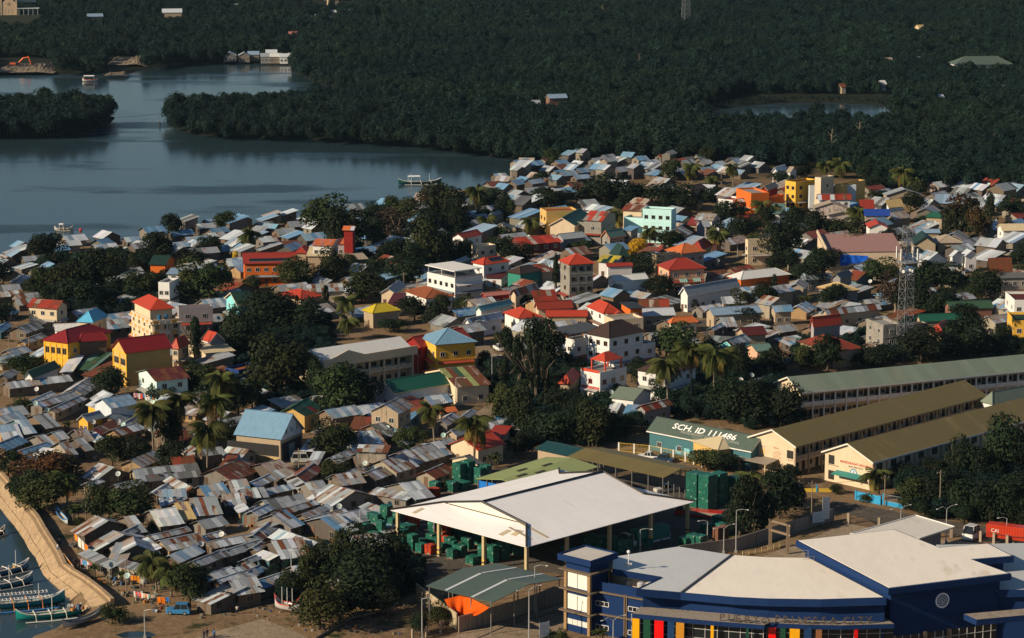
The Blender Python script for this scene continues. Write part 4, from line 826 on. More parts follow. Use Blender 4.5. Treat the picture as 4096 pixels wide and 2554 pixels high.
def put_tree(c, r, x, yt, yb, w, k):
    p = U(c, r, x, yb); s = ppm(p)*2.3623; wm = w/s*1.16; h = (yb-yt)/s*1.12
    zone = ZONE[r][c]; g = None
    CIRC.append((p.x, p.y, wm*.42))
    if k == 'p': return palm(p, max(6.0, h), max(7.5, min(10.0, wm*1.2)), 'coconut palms '+zone, 'coconut palm with drooping fronds '+zone)
    if k == 'n': return banana(p, max(3.0, min(4.5, h)), wm, 'banana plants '+zone, 'banana clump with torn broad leaves '+zone)
    nm, lb = NAMES[k]
    size = ('very tall ' if h > 14 else 'tall ' if h > 11 else 'small ' if h < 5.5 else 'low ' if h < 7.5 else '')+('wide ' if wm > h*1.4 else 'narrow ' if wm < h*.8 and k != 'c' else '')
    t = thing(nm, size+lb+' '+zone, 'bush' if k == 'u' else 'tree', p, random.random()*6.28, size+nm.replace('_', ' ')+' '+zone)
    t['_k'] = size+dict(b='round-crowned tree', d='dense dark tree', k='greyish half-bare tree', y='yellow-blossomed tree', r='red-flecked dark tree', c='slim columnar tree', u='leafy bush')[k]
    kk = {'y': 'b', 'r': 'b'}.get(k, k)
    wm = min(wm, h*1.9) if k != 'c' else min(wm, h*.4)
    lo = -.02
    sx = wm/2*(1.0 if kk == 'c' else 1.22); sz = h*(1-lo)/2/(1.0 if kk == 'c' else .80)
    mw = Matrix.Translation((0, 0, h*(lo+(1-lo)/2))) @ Matrix.Diagonal((sx, sx, sz*.72 if kk == 'c' else sz, 1))
    part('crown', random.choice(CR[kk]), LEAFM[k], t, mw=mw)
    part('trunk', random.choice(TRK), 'palebark' if k == 'k' else 'bark', t, mw=Matrix.Diagonal((h*.75, h*.75, h*.95, 1)))
for t_ in TREES: put_tree(*t_)
# ---------------------------------------------------------------- shanties: near ones read off the photograph, the rest fill the gaps of the town
SHK = []
def SH(c, r, s):
    for k in s.split(): q = k.split(','); SHK.append((c, r, *map(float, q[:6]), q[6] if len(q) > 6 else '', q[7] if len(q) > 7 else 'm'))
SH(0,3,'695,500,790,548,1185,470,gy,o 820,655,900,690,1360,600,gy,o 1010,680,1070,745,1440,720,gy 765,730,1030,860,1100,800,sx1,d 1130,835,1350,892,1432,815,sx1,d 1060,765,1180,810,1260,700,sx1 1100,430,1290,525,1400,450,gx 1365,370,1500,460,1720,405,gx,w 1600,290,1730,395,1850,350,gx,y 1740,230,1850,360,2080,305,gx,o 1480,170,1510,265,1755,210,gx,l 1395,510,1430,590,1750,515,gx,o 1460,640,1590,690,1900,625,gx,o 1310,620,1420,700,1505,680,sx1,l 1550,760,1700,800,1905,712,gx,l 1795,760,1885,840,2150,735,gx,d 1925,600,1990,670,2440,580,gx,o 2070,670,2150,745,2450,650,gx,d 1865,900,1940,985,2200,905,gx,m 2170,850,2240,900,2400,845,gx,o 2010,970,2100,1010,2310,940,gx,w 2110,1030,2240,1110,2470,1040,gx,o 1850,1165,1990,1195,2280,1110,sx1,m 1830,140,1970,205,2170,150,gx,m 2100,90,2200,165,2375,105,gx,m 2245,150,2310,200,2450,160,gx,o 1585,50,1750,135,1900,60,gy,o 1430,120,1500,170,1620,90,gx,l 2070,200,2120,262,2300,235,gx,o 2190,265,2250,330,2345,295,sx1,o 1070,60,1130,110,1340,60,gx,d 800,40,850,80,970,40,gx,l 2290,310,2370,350,2480,290,gx,d 1885,545,1950,590,2110,545,gx,o 2240,900,2330,945,2470,890,gx,m 1150,500,1230,540,1330,490,gx,d 2300,790,2350,810,2450,770,gx,d')
SH(1,3,'-100,60,10,90,170,20,gx,m 50,95,115,160,335,110,gx,l 290,30,390,108,550,45,gy,d 400,105,560,185,720,105,gx,m 525,215,720,265,1080,185,gy,o 15,250,130,305,440,250,gx,d 160,320,230,355,540,262,gx,o 400,320,480,385,690,300,gx,o 480,385,560,420,835,345,gx,o 50,420,330,478,455,400,gx,m 155,575,470,690,665,600,gy,l 495,440,800,528,955,440,gx,m 740,390,900,440,1110,420,gx,l 85,650,240,768,505,690,gx,o 550,690,680,735,840,655,gx,m 680,20,790,75,1000,60,gx,o 1180,70,1500,205,1670,100,gx,m 1130,160,1420,210,1500,185,sx1,o 1020,290,1220,360,1285,300,sx1,o -60,500,60,590,195,480,gx,o -120,1000,0,1065,330,960,gx,m -60,140,20,190,110,150,gx,m -80,320,30,360,155,300,gx,l -120,900,-10,935,90,870,gx,m 0,740,120,780,190,730,sx1,w 300,870,380,920,500,880,gx,l -40,650,20,690,100,640,gx,o 0,470,40,500,190,470,sx1,o 700,1000,860,1050,1130,980,gx,w')
SH(0,2,'1180,1350,1340,1400,1525,1320,gx,o 1590,1350,1650,1450,1830,1440,gx,r 800,1470,900,1525,1200,1460,gy,o 1210,1500,1300,1540,1810,1490,gx,d 160,1245,245,1285,460,1215,gx,b 250,1165,470,1225,590,1150,gx,m 495,1230,650,1285,750,1235,gx,o 630,1195,800,1245,905,1185,gx,o -60,1180,60,1240,240,1165,gx,b 55,990,230,1085,355,1040,gx,l -60,1050,30,1135,200,1105,gx,l 235,970,435,1030,590,955,gx,d 440,1110,560,1140,660,1100,gx,l 655,1105,780,1160,895,1120,gx,o 825,1110,890,1160,980,1135,sx1,l 440,860,530,885,780,770,gx,o 310,790,400,830,700,740,gx,m 965,935,1130,985,1270,900,gx,d 1140,980,1200,1010,1340,930,gx,o 830,1050,940,1100,1125,1010,gx,r 1000,1090,1130,1100,1335,1040,gx,o 650,660,800,715,935,620,gx,m 10,640,80,655,590,590,gx,m 815,510,950,550,1190,490,sx1,r 185,200,250,230,415,170,gx,d -60,900,50,930,245,900,gx,m -80,960,60,990,225,940,gx,l 1500,770,1590,785,1660,740,sx1,l 280,760,330,790,500,715,gx,w 2090,1370,2150,1420,2240,1350,sx1,r 1915,1490,2200,1530,2440,1430,gx,r 120,100,250,130,390,85,gx,d 255,1310,330,1340,490,1280,sx1,w 0,520,80,560,170,510,gx,d 1480,850,1600,880,1690,820,gx,o 600,480,680,500,780,420,sx1,w 720,470,860,480,1040,400,sx1,g 210,60,280,95,420,40,gx,d 10,1320,100,1400,280,1330,gx,r -40,80,20,120,110,60,gx,b')
SH(1,2,'-160,1400,230,1500,395,1420,gx,o 655,1320,780,1360,960,1280,gx,m 870,1290,1020,1420,1110,1370,gx,d 800,1150,870,1240,1060,1190,gx,d 905,1100,1060,1200,1215,1165,gx,m 1235,1340,1470,1380,1745,1300,gx,o 1085,1420,1330,1450,1510,1395,gx,o 700,1500,800,1530,1000,1450,gx,o 965,1490,1130,1520,1265,1470,gx,o 1530,1490,1700,1505,1850,1440,gx,r 1000,1060,1220,1115,1340,1060,gx,d 320,1510,480,1530,620,1430,gx,r 435,1235,530,1245,600,1190,sx1,w 1500,1240,1700,1300,1840,1250,gx,m 1350,960,1420,980,1545,920,sx1,b 1775,685,1850,715,2090,665,sx1,w 1640,1180,1720,1200,1860,1160,gx,d 1350,1160,1420,1180,1520,1150,gx,o 1920,910,2000,940,2080,880,gx,d 480,1390,560,1420,640,1330,sx1,o 1250,1060,1330,1080,1440,1040,gx,m 1700,950,1820,1000,1920,930,gx,o')
SH(2,2,'30,1045,100,1060,180,1045,sx1,o 900,880,980,900,1040,830,sx1,w 1930,30,2000,70,2100,40,gx,m 1860,60,1920,100,2000,60,gx,l 2080,280,2130,310,2200,270,sx1,r 2190,590,2260,610,2400,570,gx,d')
PALS = dict(o=[('rusttin',.5,4),('tin',.35,4),('rust',.8,.8),('tinlt',.25,2)], m=[('tin',.3,4),('tinlt',.2,3),('rusttin',.45,2),('bluetin',.1,1)], l=[('tinlt',.15,4),('tinblue',.15,3),('tin',.3,2)], d=[('tin',.2,4),('tindark',.3,2)], w=[('white',.12,3),('tinlt',.15,3)], y=[('tanyel',.15,4),('rusttin',.5,2)], r=[('rust',.85,3),('rustred',.6,3),('rusttin',.6,2)], b=[('bluetin',.12,4),('tinblue',.15,3),('skytin',.1,2)], g=[('green2',.2,3),('greentin',.2,2)])
PDESC = dict(o='rust-streaked tin', m='patchwork grey tin', l='pale bluish tin', d='dull grey tin', w='whitish new tin', y='yellowed tin', r='deep rust-brown tin', b='blue-tinted tin', g='dull green sheet')
WALLS = [((.14,.115,.09), 'plank'), ((.18,.165,.145), 'grey board'), ((.30,.26,.20), 'pale board'), ((.09,.075,.065), 'dark board'), ((.17,.12,.08), 'brown plywood'), ((.07,.15,.17), 'teal painted'), ((.34,.22,.11), 'ochre painted')]
WD = {}
def shack_label(p, kind_, wdesc, shape, zone):
    return '%s shack with %s roof and %s walls %s' % (shape, PDESC[kind_], wdesc, zone)
SHAPE = {'gx': 'gabled', 'gy': 'gable-fronted', 'sx1': 'lean-to', 'sy1': 'lean-to'}
nshack = 0
def shack(N, th, a, b, z, roof, kind_, zone, sw=1.0, lod=False):
    global nshack; nshack += 1
    wc, wd = random.choices(WALLS, [5, 4, 3, 4, 3, 1, 1])[0]
    rh = (b if roof in ('gy', 'sx1', 'sx0') else a)*(.23 if roof[0] == 'g' else .15); rh = min(max(rh, .6), 2.1)
    t = bldw(N, th, a, b, z, roof, rh, 'tin', wc, shack_label(N, kind_, wd, SHAPE[roof], zone), 0 if lod else max(1, min(2, int(a/3))), 0 if lod else max(1, min(3, int(b/3))), 1, .55, 'shack', 'shack', 'shacks '+zone, PALS[kind_], sw, .6, ridge=not lod and random.random() < .5, wcol=vary((.25,.2,.15), .5))
    t['_k'] = '%s %s shack' % (SHAPE[roof], PDESC[kind_]); t['_w'] = wd
    return t
for q in SHK:
    c, r = q[0], q[1]; z = random.uniform(2.0, 2.6); zz = GZ+z
    N, th, a, b = frame(U(c, r, q[2], q[3], zz), U(c, r, q[4], q[5], zz), U(c, r, q[6], q[7], zz))
    shack(N, th, min(a*1.28, 13), min(b*1.2, 19), z, q[8] or 'gx', q[9], {(0,3): 'behind the seawall path', (1,3): 'beside the crate yard', (0,2): 'around the tall palms', (1,2): 'below the blue-roofed chapel', (2,2): 'by the palm lane'}[(c, r)])
NEARSH = nshack
# --- gaps
def rect(N_x, N_y, th, a, b, g=.4):
    ex = Vector((math.cos(th), math.sin(th))); ey = Vector((-ex.y, ex.x)); o = Vector((N_x, N_y))
    return [o+ex*(-g)+ey*(-g), o+ex*(b+g)+ey*(-g), o+ex*(b+g)+ey*(a+g), o+ex*(-g)+ey*(a+g)], ex, ey
def hit(A, Bq):
    for ax in (A[1], A[2], Bq[1], Bq[2]):
        p = [v.dot(ax) for v in A[0]]; q = [v.dot(ax) for v in Bq[0]]
        if max(p) < min(q) or max(q) < min(p): return False
    return True
RECTS = [rect(*f, g=-.1) for f in FOOT]
for f_, rr in zip(FOOT, RECTS): pass
def free(N_x, N_y, th, a, b):
    A = rect(N_x, N_y, th, a, b, -.15); cx, cy = (A[0][0]+A[0][2])/2
    for Bq in RECTS:
        if abs(Bq[0][0].x-cx)+abs(Bq[0][0].y-cy) < 60 and hit(A, Bq): return None
    for x, y, r_ in CIRC:
        if (x-cx)**2+(y-cy)**2 < (r_*.75+2.0)**2: return None
    for rp in ROADS:
        if inpoly(np.array([cx]), np.array([cy]), rp)[0]: return None
    return A
def wp(s, f=D, z=GZ): return [(lambda v: (v.x, v.y))(f(float(a), float(b), z)) for a, b in (k.split(',') for k in s.split())]
ROADS = [wp(s) for s in ('1160,830 1215,830 1200,900 1180,1000 1140,1010 1150,960 1165,900', '1690,740 1715,740 1755,830 1740,850 1700,800', '960,430 1180,430 1180,450 1000,470',
   '-50,1120 40,1120 200,1400 420,1512 -50,1512', '1000,1230 2425,1000 2425,1512 1000,1512', '680,1080 780,1120 700,1180 560,1080', '1560,1010 2425,870 2425,1250 1500,1180', '1455,1050 1720,1050 1720,1120 1455,1120', '1080,1090 1720,1090 1720,1330 950,1330','420,1430 1000,1300 1000,1512 420,1512',
   '545,1020 720,1020 720,1090 545,1090')]
def put_world_tree(x, y, zone):
    h = random.uniform(6, 11); w = h*random.uniform(.9, 1.3); k = random.choice('bdddu')
    h = h if k != 'u' else 3.5
    nm, lb = NAMES[k]; t = thing(nm, lb, 'bush' if k == 'u' else 'tree', (x, y, GZ), random.random()*6.28, 'x')
    t['_k'] = ('small ' if h < 6 else '')+dict(b='round-crowned tree', d='dense dark tree', u='leafy bush')[k]
    part('crown', random.choice(CR[k]), LEAFM[k], t, mw=Matrix.Translation((0, 0, h*.5)) @ Matrix.Diagonal((w*.55, w*.55, h*.6, 1)))
    part('trunk', random.choice(TRK), 'bark', t, mw=Matrix.Diagonal((h*.75, h*.75, h*.95, 1)))
FILL = [  # region, step, palette weights, orientation base, zone
 ('1150,448 1200,425 1250,398 1330,382 1560,381 1700,388 1790,402 1830,425 1700,428 1480,430 1340,446 1270,472 1170,468', 6.6, 'lllbbdmor', .75, 'in the stilt village'),
 ('-20,612 130,586 350,572 480,548 740,516 745,570 640,600 560,660 300,620 100,640 -20,660', 6.8, 'lllbbbdmo', .55, 'on the left waterfront'),
 ('-20,660 100,640 130,760 190,820 100,900 100,1000 -20,1060', 7.2, 'llldbbmo', .6, 'at the left edge of the town'),
 ('2050,455 2425,452 2425,700 2250,690 2130,640 2080,560', 8.6, 'ddmmlor', .8, 'below the right forest'),
 ('1630,720 1990,690 2100,780 1900,850 1740,850 1650,790', 7.6, 'mmooldr', .75, 'by the lattice mast'),
 ('1090,690 1420,700 1640,700 1650,800 1500,800 1260,800 1100,760', 8.6, 'mmloodr', .7, 'before the concrete tower'),
 ('500,560 900,500 1150,480 1500,450 2050,470 2130,650 2425,700 2425,850 2100,870 1850,900 1500,900 1150,860 900,760 700,800 420,820 200,800 150,700 420,640', 8.6, 'mmloddrb', .7, 'between painted houses'),
 ('100,880 420,830 560,900 700,980 980,960 1160,940 1180,1080 1000,1080 900,1180 560,1180 300,1180 100,1060 -10,1040', 7.4, 'omoldr', .65, 'below the red halls'),
 ('180,1130 520,1090 900,1150 1000,1160 880,1260 960,1330 640,1400 470,1420 250,1330 330,1180', 5.6, 'omooldr', .62, 'behind the seawall')]
cand = []
for reg, step, pal, ori, zone in FILL:
    P = wp(reg); A_ = np.array(P); x0, y0 = A_.min(0); x1, y1 = A_.max(0)
    gxx, gyy = jgrid(x0, x1, y0, y1, step)
    k = inpoly(gxx, gyy, P)
    for x, y in zip(gxx[k], gyy[k]):
        th = ori+random.choice((0, 0, 0, -math.pi/2))*0+random.uniform(-.16, .16)+(random.choice((0, .5)) if random.random() < .25 else 0)
        w = random.uniform(.85, 1.25)*step; d = random.uniform(.72, 1.0)*step
        A = free(x, y, th, d, w)
        if A is None: continue
        RECTS.append(A)
        if random.random() < (.13 if 'painted' in zone else .05):
            put_world_tree(x, y, zone); continue
        cand.append((y, x, th, d, w, random.choice(pal), zone))
cand.sort()
room = 300-NEARSH
for y, x, th, d, w, k_, zone in cand[:room]:
    roof = random.choices(['gx', 'gy', 'sx1', 'sy1'], [5, 3, 2, 1])[0]
    t = shack(Vector((x, y)), th, d, w, random.uniform(1.7, 2.3) if random.random() < .88 else 4.0, roof, k_, zone, 1.5, lod=y > 720)
# the rest of the roofs, too many to keep apart
def m_attr():
    m, nt, b = mat('far_tin'); at = nd(nt, 'ShaderNodeAttribute'); at.attribute_name = 'Col'
    v = coords(nt, rnd=False); n = noise(nt, v, .8, 4, .65)
    f = mth(nt, 'DIVIDE', mth(nt, 'SUBTRACT', n, mth(nt, 'SUBTRACT', .76, mth(nt, 'MULTIPLY', at.outputs['Alpha'], .45))), .08, True)
    c = mix(nt, f, at.outputs['Color'], (.15, .055, .028)); c = mix(nt, .25, c, mix(nt, 1.0, c, mix(nt, n, (.5,.5,.5), (1.4,1.4,1.4)), 'MULTIPLY'))
    nt.links.new(c, b.inputs['Base Color']); b.inputs['Roughness'].default_value = .6
    return m
M['far'] = m_attr()
Vq, Fq, Cq = [], [], []
for y, x, th, a, b, k_, zone in cand[room:]:
    z = random.uniform(1.9, 2.6) if random.random() < .86 else 4.4
    roof = random.choices(['gx', 'gy', 'sx1'], [5, 3, 2])[0]; rh = min(2.2, (b if roof != 'gx' else a)*.25)
    mw = Matrix.Translation((x, y, GZ)) @ Matrix.Rotation(th, 4, 'Z')
    wc = WALLS[random.randrange(5)][0]; wc = C[wc] if isinstance(wc, str) else wc; wc = tuple(x*.72 for x in vary(wc, .2))
    def add(P, cl):
        n = len(Vq); Vq.extend(tuple(mw @ Vector(p)) for p in P); Fq.append(tuple(range(n, n+len(P)))); Cq.append((*cl, 0)[:4] if len(cl) == 3 else cl)
    h = roof_h(roof, a, b, rh); o = .6
    R4 = [(o, o), (b-o, o), (b-o, a-o), (o, a-o)]
    for i in range(4):
        p, q = R4[i], R4[(i+1) % 4]; mid = ((p[0]+q[0])/2, (p[1]+q[1])/2)
        add([(*p, -3 if 'water' in zone or 'stilt' in zone else -.2), (*q, -3 if 'water' in zone or 'stilt' in zone else -.2), (*q, z+h(*q)-.08), (*mid, z+h(*mid)-.08), (*p, z+h(*p)-.08)], (*wc, .3))
        d = Vector((q[0]-p[0], q[1]-p[1], 0)).normalized(); nrm = Vector((d.y, -d.x, 0))*.04
        c0 = Vector((*mid, 1.0))+nrm; add([c0-d*.5, c0+d*.5, c0+d*.5+Vector((0, 0, 1)), c0-d*.5+Vector((0, 0, 1))], (.02, .02, .02))
    for m_, Q in slopes(roof, a, b, z, rh):
        W_, H_ = Q[1][0], max(q[1] for q in Q); n = max(2, int(W_/1.5)); pal = PALS[k_]; base = random.choices(pal, [p[2] for p in pal])[0]
        for i in range(n):
            k2 = base if random.random() < .6 else random.choices(pal, [p[2] for p in pal])[0]
            zf = .02*(i % 2); cl = (*vary(C[k2[0]], .2), max(0, k2[1]+random.uniform(-.15, .15)))
            add([m_ @ Vector((i*W_/n, 0, zf)), m_ @ Vector(((i+1)*W_/n, 0, zf)), m_ @ Vector(((i+1)*W_/n, H_, zf)), m_ @ Vector((i*W_/n, H_, zf))], cl)
me = mesh('shanty_roofs', Vq, Fq)
ca = me.color_attributes.new('Col', 'FLOAT_COLOR', 'CORNER')
ca.data.foreach_set('color', np.repeat(np.array(Cq, np.float32), [len(f) for f in Fq], axis=0).ravel())
o = part('shanty_roofs', me, 'far'); o['kind'] = 'stuff'; o['label'] = 'mass of small tin-roofed shanties filling the farther town'; o['category'] = 'shanties'
print('shacks', nshack, 'near', NEARSH, 'cand', len(cand))
# ---------------------------------------------------------------- large structures of the foreground
def Z1(x, y, h=0): return S(1500+x/1.732, 1820+y/1.732, GZ+h)
def Z2(x, y, h=0): return S(2180+x/2.165, 2150+y/2.165, GZ+h)
def T2(x, y, h=0): return U(2, 3, x, y, GZ+h)
def T3(x, y, h=0): return U(3, 3, x, y, GZ+h)
def T1(x, y, h=0): return U(1, 3, x, y, GZ+h)
CAM = Vector((0, 0, CAMH))
def onplane(p, P0, n):                           # slide a point along its sight line onto a plane
    d = p-CAM; t = (P0-CAM).dot(n)/d.dot(n); return CAM+d*t
class LB(MB):                                    # mesh builder whose input is in world metres, stored relative to a base
    def __init__(s, base): super().__init__(); s.b = Vector(base)
    def build(s, *a, **k): s.V = [tuple(Vector(v)-s.b) for v in s.V]; return super().build(*a, **k)
def ringout(P, d):                               # offset a counter-clockwise ring outwards by d
    Q = []; n = len(P)
    for i in range(n):
        a, b, c = Vector(P[i-1][:2]), Vector(P[i][:2]), Vector(P[(i+1) % n][:2])
        e, f = (b-a).normalized(), (c-b).normalized(); n1 = Vector((e.y, -e.x)); n2 = Vector((f.y, -f.x)); m = (n1+n2)
        m = m/max(.3, m.dot(n1)) if m.length > .01 else n1
        Q.append((b.x+m.x*d, b.y+m.y*d))
    return Q
def ccw(P):
    s = sum(P[i-1][0]*P[i][1]-P[i][0]*P[i-1][1] for i in range(len(P))); return P if s > 0 else P[::-1]
# --- schools with open corridors
def school(P, z, rh, rc, wc, label, bays, floors=2, o=.7, gallery=True, rail=(.62,.60,.56), name='school_building', roofw=None, ax=None, doorcol=(.02,.02,.02)):
    c, r = P[0], P[1]; zz = GZ+z
    N, th, a, b = frame(U(c, r, P[2], P[3], zz), U(c, r, P[4], P[5], zz), U(c, r, P[6], P[7], zz), 'x')
    if ax: a = ax
    t = thing(name, label, 'school', (N.x, N.y, GZ), th); FOOT.append((N.x, N.y, th, a, b)); RECTS.append(rect(N.x, N.y, th, a, b))
    w = C[wc]; dep = 2.3 if gallery else 0.0; top = lambda y: z+rh*min(y, a-y)/(a/2)-.2
    MB().box(o+.26, o+dep, -.2, b-o-.26, a-o, z-.05).build('wall', 'wall', t, (*w, .3))
    for x0 in (o, b-o-.25):
        m = MB(); Q = [(o, -.2), (a-o, -.2), (a-o, top(a-o)), (a/2, top(a/2)), (o, top(o))]; k = len(Q)
        m.V = [(x0, y, q) for y, q in Q]+[(x0+.25, y, q) for y, q in Q]
        m.F = [tuple(range(k-1, -1, -1)), tuple(range(k, 2*k))]+[(i, (i+1) % k, k+(i+1) % k, k+i) for i in range(k)]
        m.build('gable_wall', 'wall', t, (*w, .22))
    for m, Q in slopes('gx', a, b, z, rh):
        if roofw:                                # standing seams: wide strips
            n = int(b/roofw); ww = b/n; me = slab_me(ww+.02, Q[2][1], .1)
            for i in range(n): part('roof_strip', me, 'clean', t, (*vary(C[rc], .07), .03), m @ Matrix.Translation((i*ww, 0, .012*(i % 2))))
        else: part('roof_panel', poly_slab(Q, .12), 'clean', t, (*C[rc], .05), m)
    MB().box(-.05, -.06, z-.34, b, 0, z-.02).build('gutter', 'plain', t, (.62, .62, .6) if roofw or not gallery else (.2,.16,.1))
    for y0, y1 in ((0, a/2), (a, a/2)):
        MB().poly([(-.08, y0, z+.0), (-.08, y1, z+rh), (-.08, y1, z+rh-.35), (-.08, y0, z-.35)]).build('bargeboard', 'plain', t, (.66, .62, .54))
    fh = z/floors; bw = (b-2*o)/bays
    rme = slab_me(bw-.36, 1.0, .12)
    for f in range(floors):
        if gallery and f: MB().box(o, o, f*fh-.2, b-o, o+dep, f*fh).build('corridor_floor', 'wall', t, (*w, .4))
        for i in range(bays):
            xm = o+bw*(i+.5)
            if gallery:
                if f: part('railing', rme, 'wall', t, (*rail, .35), fr((o+bw*i+.18, o+.05, f*fh), (1, 0, 0), (0, 0, 1)))
                mm = lambda x, zq: fr((x, o+dep, zq), (1, 0, 0), (0, 0, 1))
                opening(t, 'door', mm(xm-bw*.28, f*fh+.05), 1.0, 2.1, doorcol); window(t, mm(xm+bw*.18, f*fh+.9), 1.7, 1.2, (.3, .28, .25))
            else:
                window(t, fr((xm, o, f*fh+1.0), (1, 0, 0), (0, 0, 1)), min(2.0, bw*.55), 1.5, (.3, .27, .22))
    cm = cached(('col', z), lambda: MB().box(-.17, -.17, -.2, .17, .17, z-.12).me('column'))
    for i in range(bays+1): part('column', cm, 'wall', t, (*vary(rail, .05), .3), Matrix.Translation((o+bw*i, o+(.02 if gallery else -.12), 0)))
    return t, N, th, a, b
S1 = school((3,2,50,585,310,690,2600,465), 7.2, 2.6, 'sage', 'cream', 'longest school block with grey-green seamed roof and white corridor railings', 22, roofw=2.6)
S2 = school((3,2,-194,1105,265,1200,2078,718), 6.8, 2.8, 'olive', 'cream', 'middle school block with olive roof and open corridors', 15, rail=C['tan'], o=.6)
S3 = school((3,2,508,1252,993,1348,2640,900), 6.4, 3.0, 'olive', 'cream', 'front school block with olive roof, painted school name and blue seal', 13, gallery=False, rail=C['tan'], o=.6)
SW = school((1,2,500,330,640,432,1512,300), 7.6, 2.9, 'whitetin', 'cream', 'cream two-storey school with ribbed white roof and leaf-painted railings', 6, rail=(.55,.47,.36), o=.6, ax=13.5)
t, N, th, a, b = SW
# front parapet with two low gables
m = MB(); m.V = []
prof = [(-.2, 7.0), (-.2, 9.0), (2.2, 9.0), (7.2, 10.7), (12.2, 9.0), (b+.3, 9.2), (b+.3, 7.0)]
k = len(prof); m.V = [(x, -.35, z) for x, z in prof]+[(x, -.1, z) for x, z in prof]; m.F = [tuple(range(k-1, -1, -1)), tuple(range(k, 2*k))]+[(i, (i+1) % k, k+(i+1) % k, k+i) for i in range(k)]
m.build('front_parapet', 'wall', t, (*C['cream'], .15))
for i in range(6):                               # leaf garlands painted on the railings
    q = MB(); r_ = random.Random(i)
    for j in range(26):
        x = .4+(b-2)/6*(j/26)*.95; z = 4.35+.25*math.sin(j*.5)+r_.uniform(-.15, .15); s_ = r_.uniform(.08, .15)
        q.poly([(x-s_, 0, z), (x, 0, z-s_*.7), (x+s_, 0, z), (x, 0, z+s_*.7)])
    q.build('painted_garland', 'plain', t, (.02, .16, .10), mw=Matrix.Translation((.7+(b-1.4)/6*i, .42, 0)))
# writing on the front school block
t, N, th, a, b = S3
gm = lambda y, z: fr((.6-.012, y, z), (0, -1, 0), (0, 0, 1))
txt('MANDARAGAT-SAN MIGUEL', .72, t, gm(a*.66, 4.75), (.45, .05, .015), bold=.02)
txt('Senior High School', .5, t, gm(a*.50, 4.1), (.02, .02, .03), shear=.35)
txt('SCHOOL ID No.342731', .3, t, gm(a*.90, 3.6), (.05, .04, .04))
q = MB(); q.tube([(0, 0, 0), (0, 0, .03)], 1.0, 24); sl_ = q.build('seal', 'plain', t, (.10, .26, .42), mw=gm(a*.40, 2.9))
q = MB(); q.tube([(0, 0, .03), (0, 0, .045)], .72, 24); q.build('seal_centre', 'plain', sl_, (.60, .60, .55))
q = MB(); q.box(-.08, -.45, .045, .08, .35, .055).sphere((0, .42, .05), .12, 6, 4).box(-.38, -.3, .045, -.22, .1, .055).box(.22, -.3, .045, .38, .1, .055); q.build('seal_figures', 'plain', sl_, (.04, .06, .09))
for y, z in ((a*.83, 3.9), (a*.83, .5)): opening(t, 'stair_opening', gm(y, z), 1.6, 2.0, (.02, .018, .015), .02)
MB().slab([(-1.6, a*.16, 2.4), (.6, a*.16, 2.9), (.6, a*.72, 2.9), (-1.6, a*.72, 2.4)], .08).build('porch_roof', 'tin', t, (.03, .22, .20, .1))
t, N, th, a, b = S2
gm2 = lambda y, z: fr((.6-.012, y, z), (0, -1, 0), (0, 0, 1))
for i in range(9): opening(t, 'notice_line', gm2(a*.42+random.uniform(-.2, .2), 4.6-i*.28), 2.4 if i % 3 else 1.6, .09, (.30, .16, .07), .01)
txt('VISION', .5, t, gm2(a*.50, 5.2), (.45, .12, .03)); txt('MISSION', .4, t, gm2(a*.78, 5.0), (.2, .2, .25))
opening(t, 'notice_board', gm2(a*.72, 3.4), 1.4, 1.3, (.62, .42, .16), .02); opening(t, 'stair_opening', gm2(a*.15, 3.7), 1.8, 1.8, (.02, .018, .015), .02); opening(t, 'stair_opening', gm2(a*.15, .3), 1.8, 2.2, (.02, .018, .015), .02)
for y in (a*.35, a*.62): pass
MB().slab([(-3.6, a*.38, 2.5), (.6, a*.38, 3.0), (.6, a*1.02, 3.0), (-3.6, a*1.02, 2.5)], .1).build('porch_roof', 'tin', t, (.26, .22, .18, .25))
for x, y in ((-3.4, a*.42), (-3.4, a*.95)): MB().box(x-.12, y-.12, -.2, x+.12, y+.12, 2.5).build('porch_post', 'wall', t, (.5, .4, .25, .2))
# number painted on the green roof
a, b, z = SCH['_dims']; sl2 = slopes('gy', a, b, z, 2.7)[0][0]
LNG = math.hypot(b/2, 2.7)
o_ = txt('SCH. ID 111486', LNG*.50, SCH, sl2 @ Matrix.Translation((a*.20, LNG*.46, .02)), (.80, .79, .75), .01, bold=.016); o_.data.transform(Matrix.Diagonal((a*.60/max(v.co.x for v in o_.data.vertices), 1, 1, 1)))
txt('MANDARAGAT ELEMENTARY SCHOOL', .95, SCH, sl2 @ Matrix.Translation((a*.30, LNG*.27, .02)), (.34, .35, .31), .01)
txt('School of Excellence', .6, SCH, sl2 @ Matrix.Translation((a*.42, LNG*.14, .02)), (.30, .31, .28), .01)
for i in range(6): opening(SCH, 'mural_panel', fr((.5, a*(.30+.08*i), .4), (0, -1, 0), (0, 0, 1)), 1.6, 1.6, random.choice([(.10,.35,.50), (.20,.45,.50), (.45,.40,.25)]), .03)
